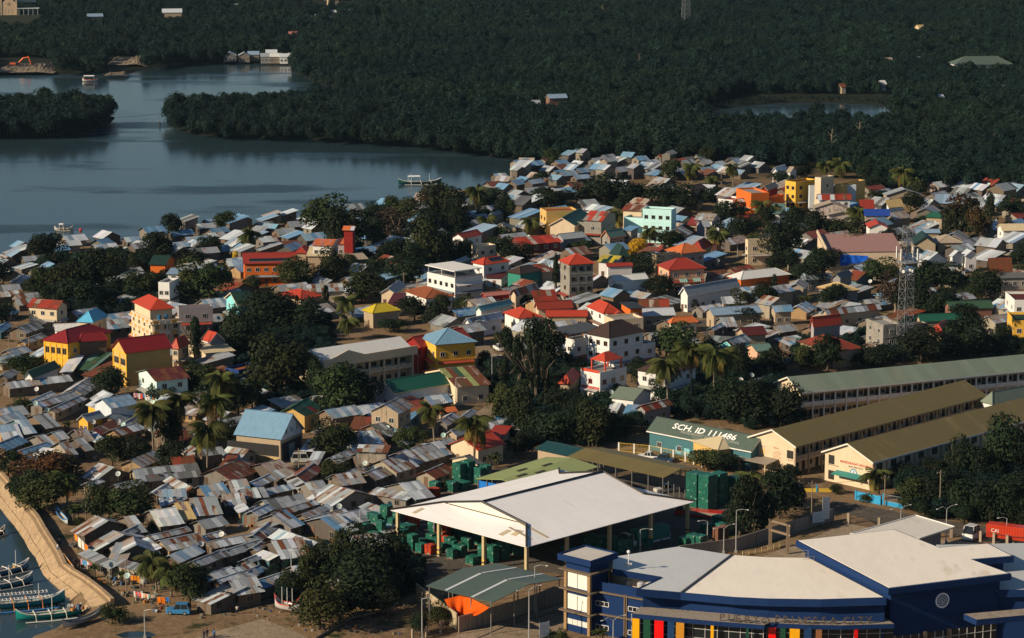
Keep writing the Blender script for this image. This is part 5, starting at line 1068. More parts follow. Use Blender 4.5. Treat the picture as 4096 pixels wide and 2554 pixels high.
# --- white hipped warehouse over the crate yard
N, th, a, b = frame(Z1(108, 385, 7), Z1(1050, 640, 7), Z1(2215, 325, 7))
t = thing('warehouse', 'open crate warehouse under a huge white hipped roof with dark ridge beams', 'warehouse', (N.x, N.y, GZ), th); RECTS.append(rect(N.x, N.y, th, a, b))
WH = (N, th, a, b); z, kk, tq = 7.0, 7.2, .205; zk = z+kk*tq; zr = z+a/2*tq
E, F_, Gp, Hq = (kk, kk, zk), (kk, a-kk, zk), (b-kk, kk, zk), (b-kk, a-kk, zk); P_, Q_ = (kk-.6, a/2, zr), (b-kk+.6, a/2, zr)
ww = (.84, .82, .81, .06)
def rp(P, t_=t, c_=ww): return MB().slab(P, .12).build('roof_panel', 'clean', t_, c_)
nst = 9                                           # long sheets of the two big slopes, one strip each
for s in (0, 1):
    for i in range(nst):
        f0, f1 = i/nst, (i+1)/nst
        lo = lambda f: Vector((b*f, 0, z)); hi = lambda f: Vector((kk-.6+(b-2*kk+1.2)*f, a/2, zr))
        def edge(f):                              # left and right ends follow hip, then gable
            return [Vector((b*f, 0, z)), Vector((kk+(b-2*kk)*f, kk, zk)), hi(f)]
        A, Bv = edge(f0), edge(f1)
        for q0, q1, q2, q3 in ((A[0], Bv[0], Bv[1], A[1]), (A[1], Bv[1], Bv[2], A[2])):
            Pq = [q0, q1, q2, q3]
            if s: Pq = [Vector((b-p.x, a-p.y, p.z)) for p in Pq]
            MB().slab(Pq, .12).build('roof_sheet', 'clean', t, (*vary(ww[:3], .035), .05))
rp([(0, a, z), (0, 0, z), E, F_]); rp([(b, 0, z), (b, a, z), Hq, Gp], c_=(.55, .58, .62, .05))
MB().poly([E, P_, F_]).build('gablet', 'wall', t, (.72, .66, .56, .1)); MB().poly([Hq, Q_, Gp]).build('gablet', 'wall', t, (.6, .58, .55, .1))
up = Vector((0, 0, .2))
for p, q, r_ in (((0, 0, z), E, .22), (E, P_, .26), ((0, a, z), F_, .2), (F_, P_, .22), (P_, Q_, .22), ((b, 0, z), Gp, .2), (Gp, Q_, .2), ((b, a, z), Hq, .2), (Hq, Q_, .2), (E, F_, .14)):
    MB().tube([Vector(p)+up, Vector(q)+up], r_, 5).build('roof_beam', 'plain', t, (.022, .018, .016))
for (x0, y0, x1, y1) in ((3, 2, 3.7, 8), (6.5, 1.2, 7.3, 9.5)):
    h0 = lambda y: z+y*tq+.05
    MB().slab([(x0, y0, h0(y0)), (x1, y0, h0(y0)), (x1, y1, h0(y1)), (x0, y1, h0(y1))], .02).build('faded_sheet', 'tin', t, (.52, .42, .28, .2))
for (x0, x1, y0, y1) in ((1.5, 4.0, 8, 9.2), (2.6, 5.0, 5.6, 7), (1, 3.6, a-6, a-5)):
    h0 = lambda x: z+x*tq+.05
    MB().slab([(x0, y1, h0(x0)), (x0, y0, h0(x0)), (x1, y0, h0(x1)), (x1, y1, h0(x1))], .02).build('faded_sheet', 'tin', t, (.50, .41, .28, .2))
for x, y in [(1, 1), (1, a*.33), (1, a*.66), (1, a-1), (b*.25, 1), (b*.5, 1), (b*.75, 1), (b-1, 1), (b-1, a*.5), (b-1, a-1), (b*.5, a-1), (b*.25, a-1)]:
    cq = MB().box(x-.3, y-.3, -.1, x+.3, y+.3, z+.05).build('column', 'wall', t, (.45, .36, .2, .3))
    for j in range(4):
        y_ = j*.45+.3
        MB().box(x-.315, y-.315, y_, x+.315, y+.315, y_+.22).build('hazard_band', 'plain', cq, (.75, .42, .02) if j % 2 else (.02, .02, .02))
MB().box(b*.46, a*.5, -.1, b*.86, a*.9, 5.2).build('office_wall', 'wall', t, (.30, .27, .24, .5))
MB().box(b*.2, a-2.4, -.1, b-2, a-2.1, 5.0).build('back_wall', 'wall', t, (.16, .15, .15, .5))
# --- crates on pallets
def crate_me(nx_, ny_, nz_):
    def f():
        m = MB()
        for i in range(nx_):
            for j in range(ny_):
                for k in range(nz_):
                    if 0 < i < nx_-1 and 0 < j < ny_-1 and k < nz_-1: continue
                    m.box(i*.42+.012, j*.42+.012, .15+k*.30+.014, i*.42+.41, j*.42+.41, .15+k*.30+.29)
        return m.me('crates')
    return cached(('crates', nx_, ny_, nz_), f)
def m_crate():
    m, nt, b_ = mat('crate_plastic'); oi = nd(nt, 'ShaderNodeObjectInfo'); g = nd(nt, 'ShaderNodeNewGeometry')
    v = mth(nt, 'ADD', .6, mth(nt, 'MULTIPLY', g.outputs['Random Per Island'], .8))
    hue = nd(nt, 'ShaderNodeHueSaturation'); nt.links.new(oi.outputs['Color'], hue.inputs['Color']); nt.links.new(v, hue.inputs['Value'])
    pale = mix(nt, mth(nt, 'GREATER_THAN', g.outputs['Random Per Island'], .965), hue.outputs[0], (.16, .26, .21))
    nt.links.new(pale, b_.inputs['Base Color']); b_.inputs['Roughness'].default_value = .45; return m
M['crate'] = m_crate()
def crate_stack(p, th, nx_, ny_, nz_, col, where):
    lb = ('%s stack of %s bottle crates %s' % ('tall' if nz_ > 9 else 'low' if nz_ < 6 else 'mid-height', 'red' if col[0] > .2 else 'green', where))
    t = thing('crate_stack', lb, 'crate stack', p, th, 'crate stacks '+where)
    me = MB().box(0, 0, 0, nx_*.42, ny_*.42, .02).box(0, 0, .1, nx_*.42, ny_*.42, .14).box(0, 0, .02, .12, ny_*.42, .1).box(nx_*.42-.12, 0, .02, nx_*.42, ny_*.42, .1).me('pallet')
    part('pallet', me, 'plain', t, (.22, .14, .08))
    o = part('crates', crate_me(nx_, ny_, nz_), 'crate', t, col); o['kind'] = 'stuff'; return t
GRN, REDC = (.010, .105, .072), (.46, .045, .012)
th_w = WH[1]
for s, col, where in (
  ('1050,580,3,8 1100,520,4,11 1150,560,3,12 1190,600,3,11 1240,480,4,12 1290,560,4,10 1340,520,4,12 1390,640,4,8 1440,620,6,9 1480,690,4,8 1580,660,3,4 1660,640,4,6 1700,660,4,5 1760,700,3,4 1830,680,4,6 1870,690,3,5 1860,770,3,5 1940,750,4,6 2010,680,4,6 2050,830,5,4 2150,800,4,9 2240,810,4,9 2330,780,5,9 2380,720,4,7 1680,560,4,9 1760,560,3,6 1930,580,4,10 1990,560,4,9 2120,640,4,8 1120,640,4,7 1560,720,4,5', GRN, 'in the yard beneath the white roof'),
  ('1380,460,4,9 1440,500,4,9 1510,470,3,9 1800,590,3,12 1760,620,3,6 1780,660,3,6 1650,730,4,5 1500,230,6,3 1690,190,4,5', REDC, 'in the yard beneath the white roof'),
  ('1700,140,4,6 1860,140,4,6 1960,120,6,4 1930,70,6,12 2010,60,5,13 2120,70,6,10 2180,60,4,11', GRN, 'against the blue tarpaulin shed')):
    for q in s.split():
        x, y, n, h = map(float, q.split(',')); crate_stack(T1(x, y), th_w+random.choice((0, 0, .05)), int(n), int(n)+random.choice((0, 1)), int(h*1.25), vary(col, .15), where)
for s, where in (('1740,290,7,24 1850,310,7,24 1960,260,6,22 2120,240,6,18', 'in the giant block at the yard corner'), ('1640,650,5,5 1720,650,5,7 1780,660,5,7 1850,520,5,5 1960,500,5,9 1990,560,5,8 1280,660,4,5 1180,660,4,5', 'by the yard wall'), ('760,690,6,9 840,700,6,9 930,705,6,9 1010,720,6,8 1080,700,5,8 720,690,4,4 530,720,5,4 60,740,4,5 180,680,5,4', 'along the truck lane beside the warehouse')):
    for q in s.split():
        x, y, n, h = map(float, q.split(',')); crate_stack(T2(x, y), th_w, int(n), int(n), int(h), vary(GRN, .15), where)
# --- sheds: olive, lime, grey-green
def shed(P, z, roof, rh, rc, label, posts=5, rust=.04, tile=None, wall=None, strips=()):
    c, r = P[0], P[1]; N, th, a, b = frame(U(c, r, P[2], P[3], GZ+z), U(c, r, P[4], P[5], GZ+z), U(c, r, P[6], P[7], GZ+z))
    t = thing('open_shed', label, 'shed', (N.x, N.y, GZ), th); RECTS.append(rect(N.x, N.y, th, a, b))
    for m, Q in slopes(roof, a, b, z, rh):
        L_, H_ = Q[1][0], Q[2][1]; n = max(2, int(L_/3)); me = slab_me(L_/n+.02, H_, .1)
        for i in range(n): part('roof_strip', me, 'clean', t, (*vary(C[rc] if isinstance(rc, str) else rc, .05), rust), m @ Matrix.Translation((i*L_/n, 0, .01*(i % 2))))
        for f, w in strips: part('skylight_strip', slab_me(w, H_*.96, .03), 'plain', t, (.50, .53, .55), m @ Matrix.Translation((L_*f, .1, .08)))
    for i in range(posts+1):
        for y in (.5, a-.5): MB().tube([(b*i/posts*.96+.3, y, -.1), (b*i/posts*.96+.3, y, z)], .11, 6).build('post', 'plain', t, (.16, .15, .14))
    for i in range(1, posts):
        for x in (.3, b-.3): MB().tube([(x, a*i/posts, -.1), (x, a*i/posts, z)], .11, 6).build('post', 'plain', t, (.16, .15, .14))
    if wall: MB().box(.6, a*.4, -.1, b-.6, a*.45, z-.3).build('wall', 'wall', t, (*C[wall], .4))
    return t, N, th, a, b
OL = shed((2,2,525,1290,1435,1492,1762,1402), 6, 'gy', .9, 'olive', 'long open truck shed with mottled olive roof', 6)
LM = shed((2,2,-345,1490,160,1600,822,1388), 6, 'gx', .9, 'lime', 'open shed with pale lime roof and blue tarpaulin skirt', 5, wall=None)
t = LM[0]; MB().box(.4, .3, .2, .5, LM[3]-.3, 5.6).build('blue_tarpaulin', 'cloth', t, (.02, .16, .52)); 
for x, y in ((4, 6), (9, 5), (14, 7), (8, 9)): MB().box(x, y, 6+.9*2*min(y, LM[3]-y)/LM[3]+.1, x+3.2, y+.7, 6+.9*2*min(y, LM[3]-y)/LM[3]+.16).build('dark_skylight', 'plain', t, (.06, .05, .04))
GS = shed((1,3,1610,992,2230,1174,2900,950), 6, 'gy', 1.1, 'sage2', 'open shed with grey-green roof and pale skylight strips', 3, wall=None, strips=((.28, .55), (.68, .55)))
# orange tarpaulin hung under the shed's edge
Pq = [T1(1780, 1145, 4.6), T1(1960, 1098, 5.6), T1(2205, 1222, 5.6), T1(2000, 1310, 1.6), T1(1895, 1300, 1.2)]
base = T1(1990, 1300); t = thing('orange_tarpaulin', 'bright orange tarpaulin hung beneath the edge of the grey-green shed', 'tarpaulin', base)
m = LB(base); nu = 22; nv = 10; g0 = len(m.V)
for i in range(nu+1):
    for j in range(nv+1):
        u, v = i/nu, j/nv; top = Pq[0].lerp(Pq[1], u*2) if u < .5 else Pq[1].lerp(Pq[2], u*2-1); bot = Pq[4].lerp(Pq[3], u)
        p = top.lerp(bot, v); p.y -= .5*math.sin(v*3.1)*(1+.6*math.sin(u*17+v*2)); p.z -= .5*math.sin(v*3.1)*.6; m.V.append(tuple(p))
for i in range(nu):
    for j in range(nv): q = g0+i*(nv+1)+j; m.F.append((q, q+nv+1, q+nv+2, q+1))
m.build('sheet', 'cloth', t, (.62, .09, .008), smooth=True)
# --- civic building
base = Z2(600, 800)
CV = thing('civic_building', 'navy blue civic hall with white roofs, coloured fins and raised rooftop sign', 'civic building', base)
NV, BR = (*C['navy'], .08), (.16, .12, .085, .4)
# stair tower
N, th, a, b = frame(Z2(108, 140, 14), Z2(395, 208, 14), Z2(637, 160, 14))
loc = Matrix.Translation(Vector((N.x, N.y, GZ))-base) @ Matrix.Rotation(th, 4, 'Z')
def tw(m, name, mt, col): return m.build(name, mt, CV, col, mw=loc)
m = MB().box(0, 0, 12.9, b, .25, 14).box(0, a-.25, 12.9, b, a, 14).box(0, .25, 12.9, .25, a-.25, 14).box(b-.25, .25, 12.9, b, a-.25, 14); tw(m, 'tower_parapet', 'wall', NV)
tw(MB().box(.25, .25, 13.5, b-.25, a-.25, 13.75), 'tower_roof', 'wall', (.50, .47, .43, .3))
e = 1.1; tw(MB().box(e, e, -.2, b-e, a-e, 13.4), 'tower_wall', 'wall', NV)
for zz in (11.2, 7.7, 3.7): tw(MB().box(.15, .15, zz, b-.15, a-.15, zz+.22), 'ledge', 'wall', BR)
for x, y in ((e, e), (e, a-e), (b-e, e)): tw(MB().box(x-.28, y-.28, -.2, x+.28, y+.28, 11.2), 'corner_pier', 'wall', (.30, .19, .09, .35))
for z0, z1 in ((8.1, 11.0), (4.1, 6.9)):
    n = 2; w_ = (a-2*e-.8)/n
    for i in range(n):
        y1 = a-e-.4-i*w_
        fme = MB().box(e-.05, y1-w_+.05, z0, e-.02, y1-.05, z1).build('louvre_panel', 'plain', CV, (.62, .60, .56), mw=loc)
        q = MB()
        for j in range(13): zq = z0+.1+(z1-z0-.2)*j/13; q.slab([(e-.16, y1-w_+.08, zq), (e-.16, y1-.08, zq), (e-.04, y1-.08, zq+.12), (e-.04, y1-w_+.08, zq+.12)], .02)
        q.build('slats', 'plain', fme, (.70, .67, .62))
for i in range(4): w_ = (a-2*e-.8)/4; y1 = a-e-.4-i*w_; MB().box(e-.06, y1-w_+.04, 1.3, e-.02, y1-.04, 2.3).build('louvre_panel', 'plain', CV, (.62, .60, .56), mw=loc)
# low front block between tower and hall
A = [Z2(385, 368, 9.6), Z2(825, 445, 9.6)]; dirv = (A[1]-A[0]).normalized(); back = Vector((-dirv.y, dirv.x, 0))
if back.y < 0: back = -back
W1 = 9.0
m = LB(base); P = ccw([(p.x, p.y) for p in (A[0]-dirv*1.2, A[1]+dirv*1.5, A[1]+dirv*1.5+back*.3, A[0]-dirv*1.2+back*.3)]); m.prism(P, GZ-.2, GZ+9.6); m.build('front_wall', 'wall', CV, NV)
Pt = ccw([(p.x, p.y) for p in (A[0]-dirv*1.0+back*.31, A[1]+dirv*1.4+back*.31, A[1]+dirv*1.4+back*W1, A[0]-dirv*1.0+back*W1)]); m = LB(base); m.prism(Pt, GZ-.2, GZ+7.9); m.build('terrace_block', 'wall', CV, (.30, .27, .24, .4))
Pt = ccw([(p.x, p.y) for p in (A[0]+back*5.2+dirv*1, A[1]+dirv*1.2+back*5.2, A[1]+dirv*1.2+back*5.5, A[0]+back*5.5+dirv*1)]); m = LB(base); m.prism(Pt, GZ+7.8, GZ+9.9); m.build('terrace_wall', 'wall', CV, (.55, .43, .30, .5))
fm = lambda u, z: Matrix.Translation(-base) @ fr(A[0]+dirv*u+Vector((0, 0, z-9.6)), dirv, (0, 0, 1))
LF = (A[1]-A[0]).length
for zz in (7.7, 3.7): part('ledge', MB().box(-1, 0, 0, LF+1.5, .22, .5).me('ledge'), 'wall', CV, BR, fm(0, zz))
for u in (LF*.18, LF*.82):
    for zz in (5.2, .9):
        g = part('window_row', MB().box(-1.35, 0, 0, 1.35, .08, .08).box(-1.35, .82, 0, 1.35, .9, .08).box(-1.35, 0, 0, -1.25, .9, .08).box(1.25, 0, 0, 1.35, .9, .08).box(-.48, 0, 0, -.40, .9, .08).box(.40, 0, 0, .48, .9, .08).me('window_row'), 'plain', CV, (.70, .68, .65), fm(u+.8, zz))
        for k in (-.85, 0, .85): part('pane', pane_me(.85, .9), 'glass', g, mw=Matrix.Translation((k, 0, 0)))
for u in (.1, LF*.70, LF*.74): part('downpipe', MB().tube([(0, 0, .12), (0, 8, .12)], .11, 6).me('downpipe'), 'plain', CV, (.24, .16, .09), fm(u, 0))
for k in (0, 1.5): q = LB(base); p = A[1]+back*(2.4+k*.5)-dirv*(1.2-k*.9); q.tube([p+Vector((0, 0, -1.6)), p+Vector((0, 0, .2))], .7, 12); q.sphere(p+Vector((0, 0, .2)), .7, 12, 4, .35); q.build('water_tank', 'steel', CV, (.55, .55, .55), smooth=False)
# hall roofs, two planes meeting on a valley, tilts set for their shading
K, Cc = T2(1595, 1090, 9.6), T2(2080, 725, 9.6); d = (Cc-K); pr = Vector((d.y, -d.x, 0)).normalized()
nL = (Vector((0, 0, 1))+pr*.13).normalized(); nR = (Vector((0, 0, 1))-pr*.05).normalized()
Lp = [onplane(T2(x, y, 9.6), K, nL) for x, y in ((1595, 1090), (2080, 725), (1570, 645), (960, 742), (945, 862), (1415, 940), (1175, 1055))]
Rp = [onplane(p, K, nR) for p in (T2(1595, 1090, 9.6), T2(2100, 1135, 9.6), T2(2419, 1150, 9.6), T3(500, 1156, 9.6), T3(1117, 1137, 9.6), T3(385, 752, 9.6), T3(0, 747, 9.6), T2(2080, 725, 9.6))]
for P, nm in ((Lp, 'west'), (Rp, 'east')):
    m = LB(base); s = sum(P[i-1].x*P[i].y-P[i].x*P[i-1].y for i in range(len(P))); m.slab(P if s > 0 else P[::-1], .15)
    m.build('roof_panel', 'clean', CV, (.62, .63, .62, .03) if nm == 'west' else (.80, .73, .63, .05))  # west greyer, east creamier: shade and sunlight put into the panel colours
m = LB(base); m.tube([K+Vector((0, 0, .1)), Cc+Vector((0, 0, .1))], .22, 5); m.build('valley_gutter', 'plain', CV, (.06, .06, .07))
front = [onplane(T2(1175, 1055, 9.6), K, nL), K]+Rp[1:5]
m = LB(base)
for i in range(len(front)-1):
    p, q = front[i], front[i+1]; m.poly([p+Vector((0, -.12, .22)), q+Vector((0, -.12, .22)), q+Vector((0, -.12, -1.1)), p+Vector((0, -.12, -1.1))][::-1]); m.poly([p+Vector((0, -.12, .22)), q+Vector((0, -.12, .22)), q+Vector((0, .15, .22)), p+Vector((0, .15, .22))])
    m.poly([p+Vector((0, -.12, -1.1)), q+Vector((0, -.12, -1.1)), q+Vector((0, 1.6, -1.1)), p+Vector((0, 1.6, -1.1))])
m.build('fascia', 'wall', CV, NV)
m = LB(base)
for p, q in ((Lp[6], Lp[5]), (Lp[5], Lp[4])):
    m.poly([p+Vector((0, -.05, .2)), q+Vector((0, -.05, .2)), q+Vector((0, -.05, -1.0)), p+Vector((0, -.05, -1.0))])
m.build('terrace_fascia', 'wall', CV, NV)
inn = [p+Vector((0, 1.5, 0)) for p in front]; inn[0] = inn[0]+Vector((1.2, .4, 0))
m = LB(base)
for i in range(len(inn)-1):
    p, q = inn[i], inn[i+1]; m.poly([Vector((p.x, p.y, GZ-.2)), Vector((q.x, q.y, GZ-.2)), q+Vector((0, 0, -.9)), p+Vector((0, 0, -.9))])
p = inn[0]; q = Lp[5]; m.poly([Vector((p.x, p.y, GZ-.2)), p+Vector((0, 0, -.9)), q+Vector((1, 0, -.3)), Vector((q.x+1, q.y, GZ-.2))])
for p, q in ((Lp[4], Lp[3]), (Lp[3], Lp[2]), (Lp[2], Lp[1]), (Rp[7], Rp[6]), (Rp[6], Rp[5])): m.poly([Vector((p.x, p.y, GZ-.2)), Vector((q.x, q.y, GZ-.2)), q+Vector((0, 0, -.2)), p+Vector((0, 0, -.2))])
m.build('hall_wall', 'wall', CV, NV)
# canopy with the sign
CF = [Z2(755, 662, 6.8), Z2(1180, 702, 6.8), Z2(1500, 732, 6.8), Z2(1900, 762, 6.8), T3(0, 1367, 6.8), T3(350, 1385, 6.8), T3(700, 1391, 6.8), T3(1195, 1377, 6.8)]
CB = [Z2(832, 600, 6.8), Z2(1180, 628, 6.8), Z2(1500, 655, 6.8), Z2(1900, 682, 6.8), T3(0, 1295, 6.8), T3(350, 1304, 6.8), T3(700, 1306, 6.8), T3(1085, 1302, 6.8)]
m = LB(base)
for i in range(len(CF)-1): m.slab([CF[i], CF[i+1], CB[i+1], CB[i]], .35)
m.build('canopy', 'wall', CV, (.28, .24, .20, .65))
m = LB(base)
for i in range(len(CF)-1): p, q = CF[i], CF[i+1]; dd = Vector((0, -.06, 0)); m.poly([p+dd+Vector((0, 0, .06)), p+dd+Vector((0, 0, -.75)), q+dd+Vector((0, 0, -.75)), q+dd+Vector((0, 0, .06))])
m.build('canopy_fascia', 'wall', CV, NV)
def along(x):                                    # point on the canopy's front edge below tile pixel x (column 2 pixels)
    pts = [((p.x/p.y), p) for p in CF]; tx = U(2, 3, x, 1350, GZ+6.8); kx = tx.x/tx.y
    for (k0, p0), (k1, p1) in zip(pts, pts[1:]):
        if k0 <= kx <= k1: return p0.lerp(p1, (kx-k0)/(k1-k0)), (p1-p0).normalized()
    return (CF[-1], (CF[-1]-CF[-2]).normalized()) if kx > pts[-1][0] else (CF[0], (CF[1]-CF[0]).normalized())
x = 1950; s_ = 'PUERTO PRINCESA CITY'
pos = [1950, 2030, 2100, 2185, 2265, 2345, None, 2475, 2550, 2630, 2690, 2755, 2835, 2915, 2995, None, 3120, 3205, 3262, 3335]
for ch, x in zip(s_, pos):
    if x is None: continue
    p, dv = along(x+10); txt(ch, 1.75, CV, Matrix.Translation(-base) @ fr(p+Vector((0, .55, .06)), dv, (0, 0, 1)), (.085, .065, .05), .12, 'sign_letter', 'plain', sx=1.1)
FIN = [(1138, 1205, 'o'), (1243, 1310, 'g'), (1348, 1434, 'r'), (1472, 1535, 'b'), (1552, 1628, 'y'), (1880, 1908, 'o'), (2215, 2240, 'g'), (2427, 2497, 'r'), (2539, 2589, 'g'), (2627, 2722, 'o'), (2764, 2834, 'b'), (2874, 2931, 'n'), (3239, 3271, 'r')]
FC = dict(o=(.78, .36, .005), g=(.008, .06, .035), r=(.75, .004, .004), b=(.008, .04, .12), y=(.50, .22, .02), n=(.26, .11, .05))
for x0, x1, k in FIN:
    p, dv = along(x0); q, _ = along(x1); w = (q-p).length
    part('colour_fin', MB().box(0, -7.0, -.25, w, -.36, .1).me('colour_fin'), 'gloss', CV, FC[k], Matrix.Translation(-base) @ fr(p+Vector((0, .1, 0)), dv, (0, 0, 1)))
m = LB(base); mu = LB(base)                       # glazing under the canopy
for i in range(len(CF)-1):
    p, q = CF[i]+Vector((0, 1.5, -.4)), CF[i+1]+Vector((0, 1.5, -.4)); m.poly([Vector((p.x, p.y, GZ-.2)), Vector((q.x, q.y, GZ-.2)), q, p])
    n = max(1, int((q-p).length/1.9))
    for j in range(n): r_ = p.lerp(q, j/n)+Vector((0, -.08, 0)); mu.tube([r_, Vector((r_.x, r_.y, GZ))], .05, 4)
    for zz in (-1.6, -3.2, -4.8): mu.tube([p+Vector((0, -.08, zz)), q+Vector((0, -.08, zz))], .045, 4)
m.build('glazing', 'glass', CV); mu.build('mullions', 'plain', CV, (.55, .55, .55))
# tall block
TB = ccw([(p.x, p.y) for p in (T3(x, y, 12.6) for x, y in ((272, 592), (1140, 1045), (2290, 905), (1930, 772), (2315, 740), (2080, 620), (1625, 660), (1195, 487)))])
m = LB(base); m.prism(ringout(TB, .12), GZ+11.55, GZ+12.66); m.build('tall_block_fascia', 'wall', CV, NV)
m = LB(base); m.prism(ringout(TB, -.25), GZ+12.5, GZ+12.74); m.build('roof_panel', 'clean', CV, (.80, .73, .63, .03))
m = LB(base); m.prism(ringout(TB, -1.15), GZ-.2, GZ+11.7); m.build('tall_block_wall', 'wall', CV, NV)
n0, r0 = Vector((*ringout(TB, -1.15)[[i for i, p in enumerate(TB) if (Vector(p)-Vector((T3(1140, 1045, 12.6)).xy)).length < .01][0]], 0)), None
j0 = [i for i, p in enumerate(TB) if (Vector(p)-T3(1140, 1045, 12.6).xy).length < .01][0]; rr_ = ringout(TB, -1.15); n0 = Vector((*rr_[j0], GZ)); r0 = Vector((*rr_[(j0+1) % len(rr_)], GZ)); dv = (r0-n0).normalized(); LW = (r0-n0).length
wm_ = lambda u, z: Matrix.Translation(-base) @ fr(n0+dv*u+Vector((0, 0, z)), dv, (0, 0, 1))
q = MB(); q.tube([(0, 0, 0), (0, 0, .12)], 1.35, 28); em = q.build('emblem', 'plain', CV, (.72, .75, .80), mw=wm_(LW*.47, 9.0))
for r1, cc in ((1.05, C['navy']), (.85, (.45, .50, .56)), (.66, C['navy']), (.48, (.5, .55, .6)), (.3, C['navy'])):
    q = MB(); q.tube([(0, -.0, .12), (0, 0, .13+.01*(1.2-r1))], r1, 24); q.build('emblem_ring', 'plain', em, cc)
q = MB(); q.box(-.07, -.75, .15, .07, .1, .17).sphere((0, .12, .16), .1, 6, 4).box(-.2, -.75, .15, .2, -.65, .17); q.build('emblem_bird', 'plain', em, (.55, .58, .62))
m = MB(); m.box(.5, -.2, .02, LW-.5, 3.6, .05); part('glazing', m.me('glazing'), 'glass', CV, mw=wm_(0, 0))
m = MB()
for i in range(int(LW/1.6)): m.box(.8+i*1.6, -.2, .05, .88+i*1.6, 3.6, .12)
m.box(.5, 2.4, .05, LW-.5, 2.48, .12); part('mullions', m.me('mullions'), 'plain', CV, (.62, .62, .62), wm_(0, 0))
for u in (LW*.02, LW*.30, LW*.52): part('pier', MB().box(0, -.2, .05, .6, 3.9, .4).me('pier'), 'wall', CV, (.22, .16, .11, .4), wm_(u, 0))
RC = [T3(1850, 1282, 7.0), T3(1970, 1337, 7.0), T3(2450, 1292, 7.0), T3(2800, 1250, 7.0), T3(2700, 1200, 7.0), T3(2419, 1232, 7.0)]
m = LB(base); m.slab(RC, .3); m.build('canopy', 'wall', CV, (.30, .25, .21, .7))
m = LB(base)
for p, q in zip(RC[:3], RC[1:4]): m.poly([p+Vector((0, -.05, .05)), p+Vector((0, -.05, -1.0)), q+Vector((0, -.05, -1.0)), q+Vector((0, -.05, .05))])
m.build('canopy_fascia', 'wall', CV, NV)
# low right wing roof
WP = [T3(2165, 1060, 9.6), T3(2500, 1058, 9.6), T3(3100, 1000, 9.6), T3(3000, 600, 9.9), T3(2419, 612, 9.9), T3(1590, 628, 9.9)]
m = LB(base); m.slab(WP, .15); m.build('roof_panel', 'clean', CV, (.44, .45, .45, .08))
m = LB(base); P = ccw([(p.x, p.y) for p in WP]); m.prism(ringout(P, -.8), GZ-.2, GZ+9.2); m.build('wing_wall', 'wall', CV, NV)
m = LB(base)
for p, q in zip(WP[:2], WP[1:3]): m.poly([p+Vector((0, -.1, .15)), p+Vector((0, -.1, -1.2)), q+Vector((0, -.1, -1.2)), q+Vector((0, -.1, .15))])
m.build('fascia', 'wall', CV, NV)
# gatehouse behind
GP = [T3(775, 527, 6.0), T3(1430, 572, 6.0), T3(1765, 462, 6.0), T3(1395, 352, 6.0)]
gb = Vector((GP[1].x, GP[1].y, GZ)); t = thing('gatehouse', 'low gatehouse with flat white monopitch roof behind the navy hall', 'gatehouse', gb)
m = LB(gb); m.slab(GP, .18); m.build('roof_panel', 'clean', t, (.62, .58, .52, .03))
m = LB(gb)
for i in range(4): p, q = GP[i], GP[(i+1) % 4]; m.tube([p+Vector((0, 0, .08)), q+Vector((0, 0, .08))], .12, 5)
m.build('roof_edge', 'plain', t, (.62, .62, .6))
m = LB(gb); P = ccw([(p.x, p.y) for p in GP]); m.prism(ringout(P, -2.0), GZ-.2, GZ+5.7); m.build('wall', 'wall', t, (.20, .20, .21, .4))
# ---------------------------------------------------------------- paving, roads, seawall
def sheet(name, pts, mt, lift=.02, f=None):
    P = [(v.x, v.y, GZ+lift) for v in pts]; s = sum(P[i-1][0]*P[i][1]-P[i][0]*P[i-1][1] for i in range(len(P)))
    return kind(MB().poly(P if s > 0 else P[::-1]).build(name, mt))
M['concrete'] = m_ground('concrete_paving', (.30, .235, .165), (.24, .185, .13), (.17, .13, .095), .12)
M['road'] = m_ground('road_concrete', (.27, .205, .14), (.22, .165, .115), (.16, .12, .085), .10)
M['yard'] = m_ground('yard_paving', (.10, .085, .07), (.075, .065, .055), (.13, .11, .09), .15)
M['rock'] = m_ground('rubble', (.28, .22, .16), (.18, .14, .10), (.09, .07, .05), .35)
M['wallstone'] = m_ground('seawall_stone', (.42, .30, .18), (.34, .24, .145), (.20, .14, .09), .35)
def gm_(pts, f): return [f(x, y) for x, y in pts]
TT0 = lambda x, y, h=0: U(0, 3, x, y, GZ+h)
sheet('apron', gm_([(1780, 1530), (2100, 1430), (2480, 1330), (2860, 1480), (2980, 1560), (3000, 1800), (1500, 1800)], TT0), 'concrete', .03)
sheet('road', [T1(1500, 1600), T1(1920, 1470), T2(0, 1322), T2(490, 1195), T2(500, 1290), T2(480, 1600), T2(-400, 1800)], 'road', .03)
sheet('pavement', [T1(1905, 1475), T1(2419, 1345), T2(490, 1190), T2(490, 1245), T2(0, 1375), T1(2100, 1512), T1(1850, 1580)], 'concrete', .16)
sheet('lane', gm_([(2090, 1000), (2080, 880), (2200, 800), (2300, 780), (2320, 900), (2330, 1010), (2250, 1060)], lambda x, y: U(1, 2, x, y)), 'road', .03)
sheet('lane', gm_([(1940, 10), (2040, 20), (2240, 290), (2400, 480), (2330, 480), (2100, 300)], lambda x, y: U(1, 2, x, y)), 'road', .035)
sheet('lane', gm_([(1740, 10), (1830, 0), (1960, 180), (2080, 300), (1980, 320), (1830, 170)], lambda x, y: U(2, 2, x, y)), 'yard', .03)
sheet('forecourt', [T3(-100, 760), T3(760, 430), T3(1400, 560), T3(2080, 620), T3(1300, 900), T3(300, 800)], 'concrete', .03)
sheet('service_road', [T3(600, 210), T3(1300, 330), T3(1800, 420), T3(2500, 520), T3(2500, 680), T3(1800, 540), T3(1050, 420), T3(620, 300)], 'yard', .04)
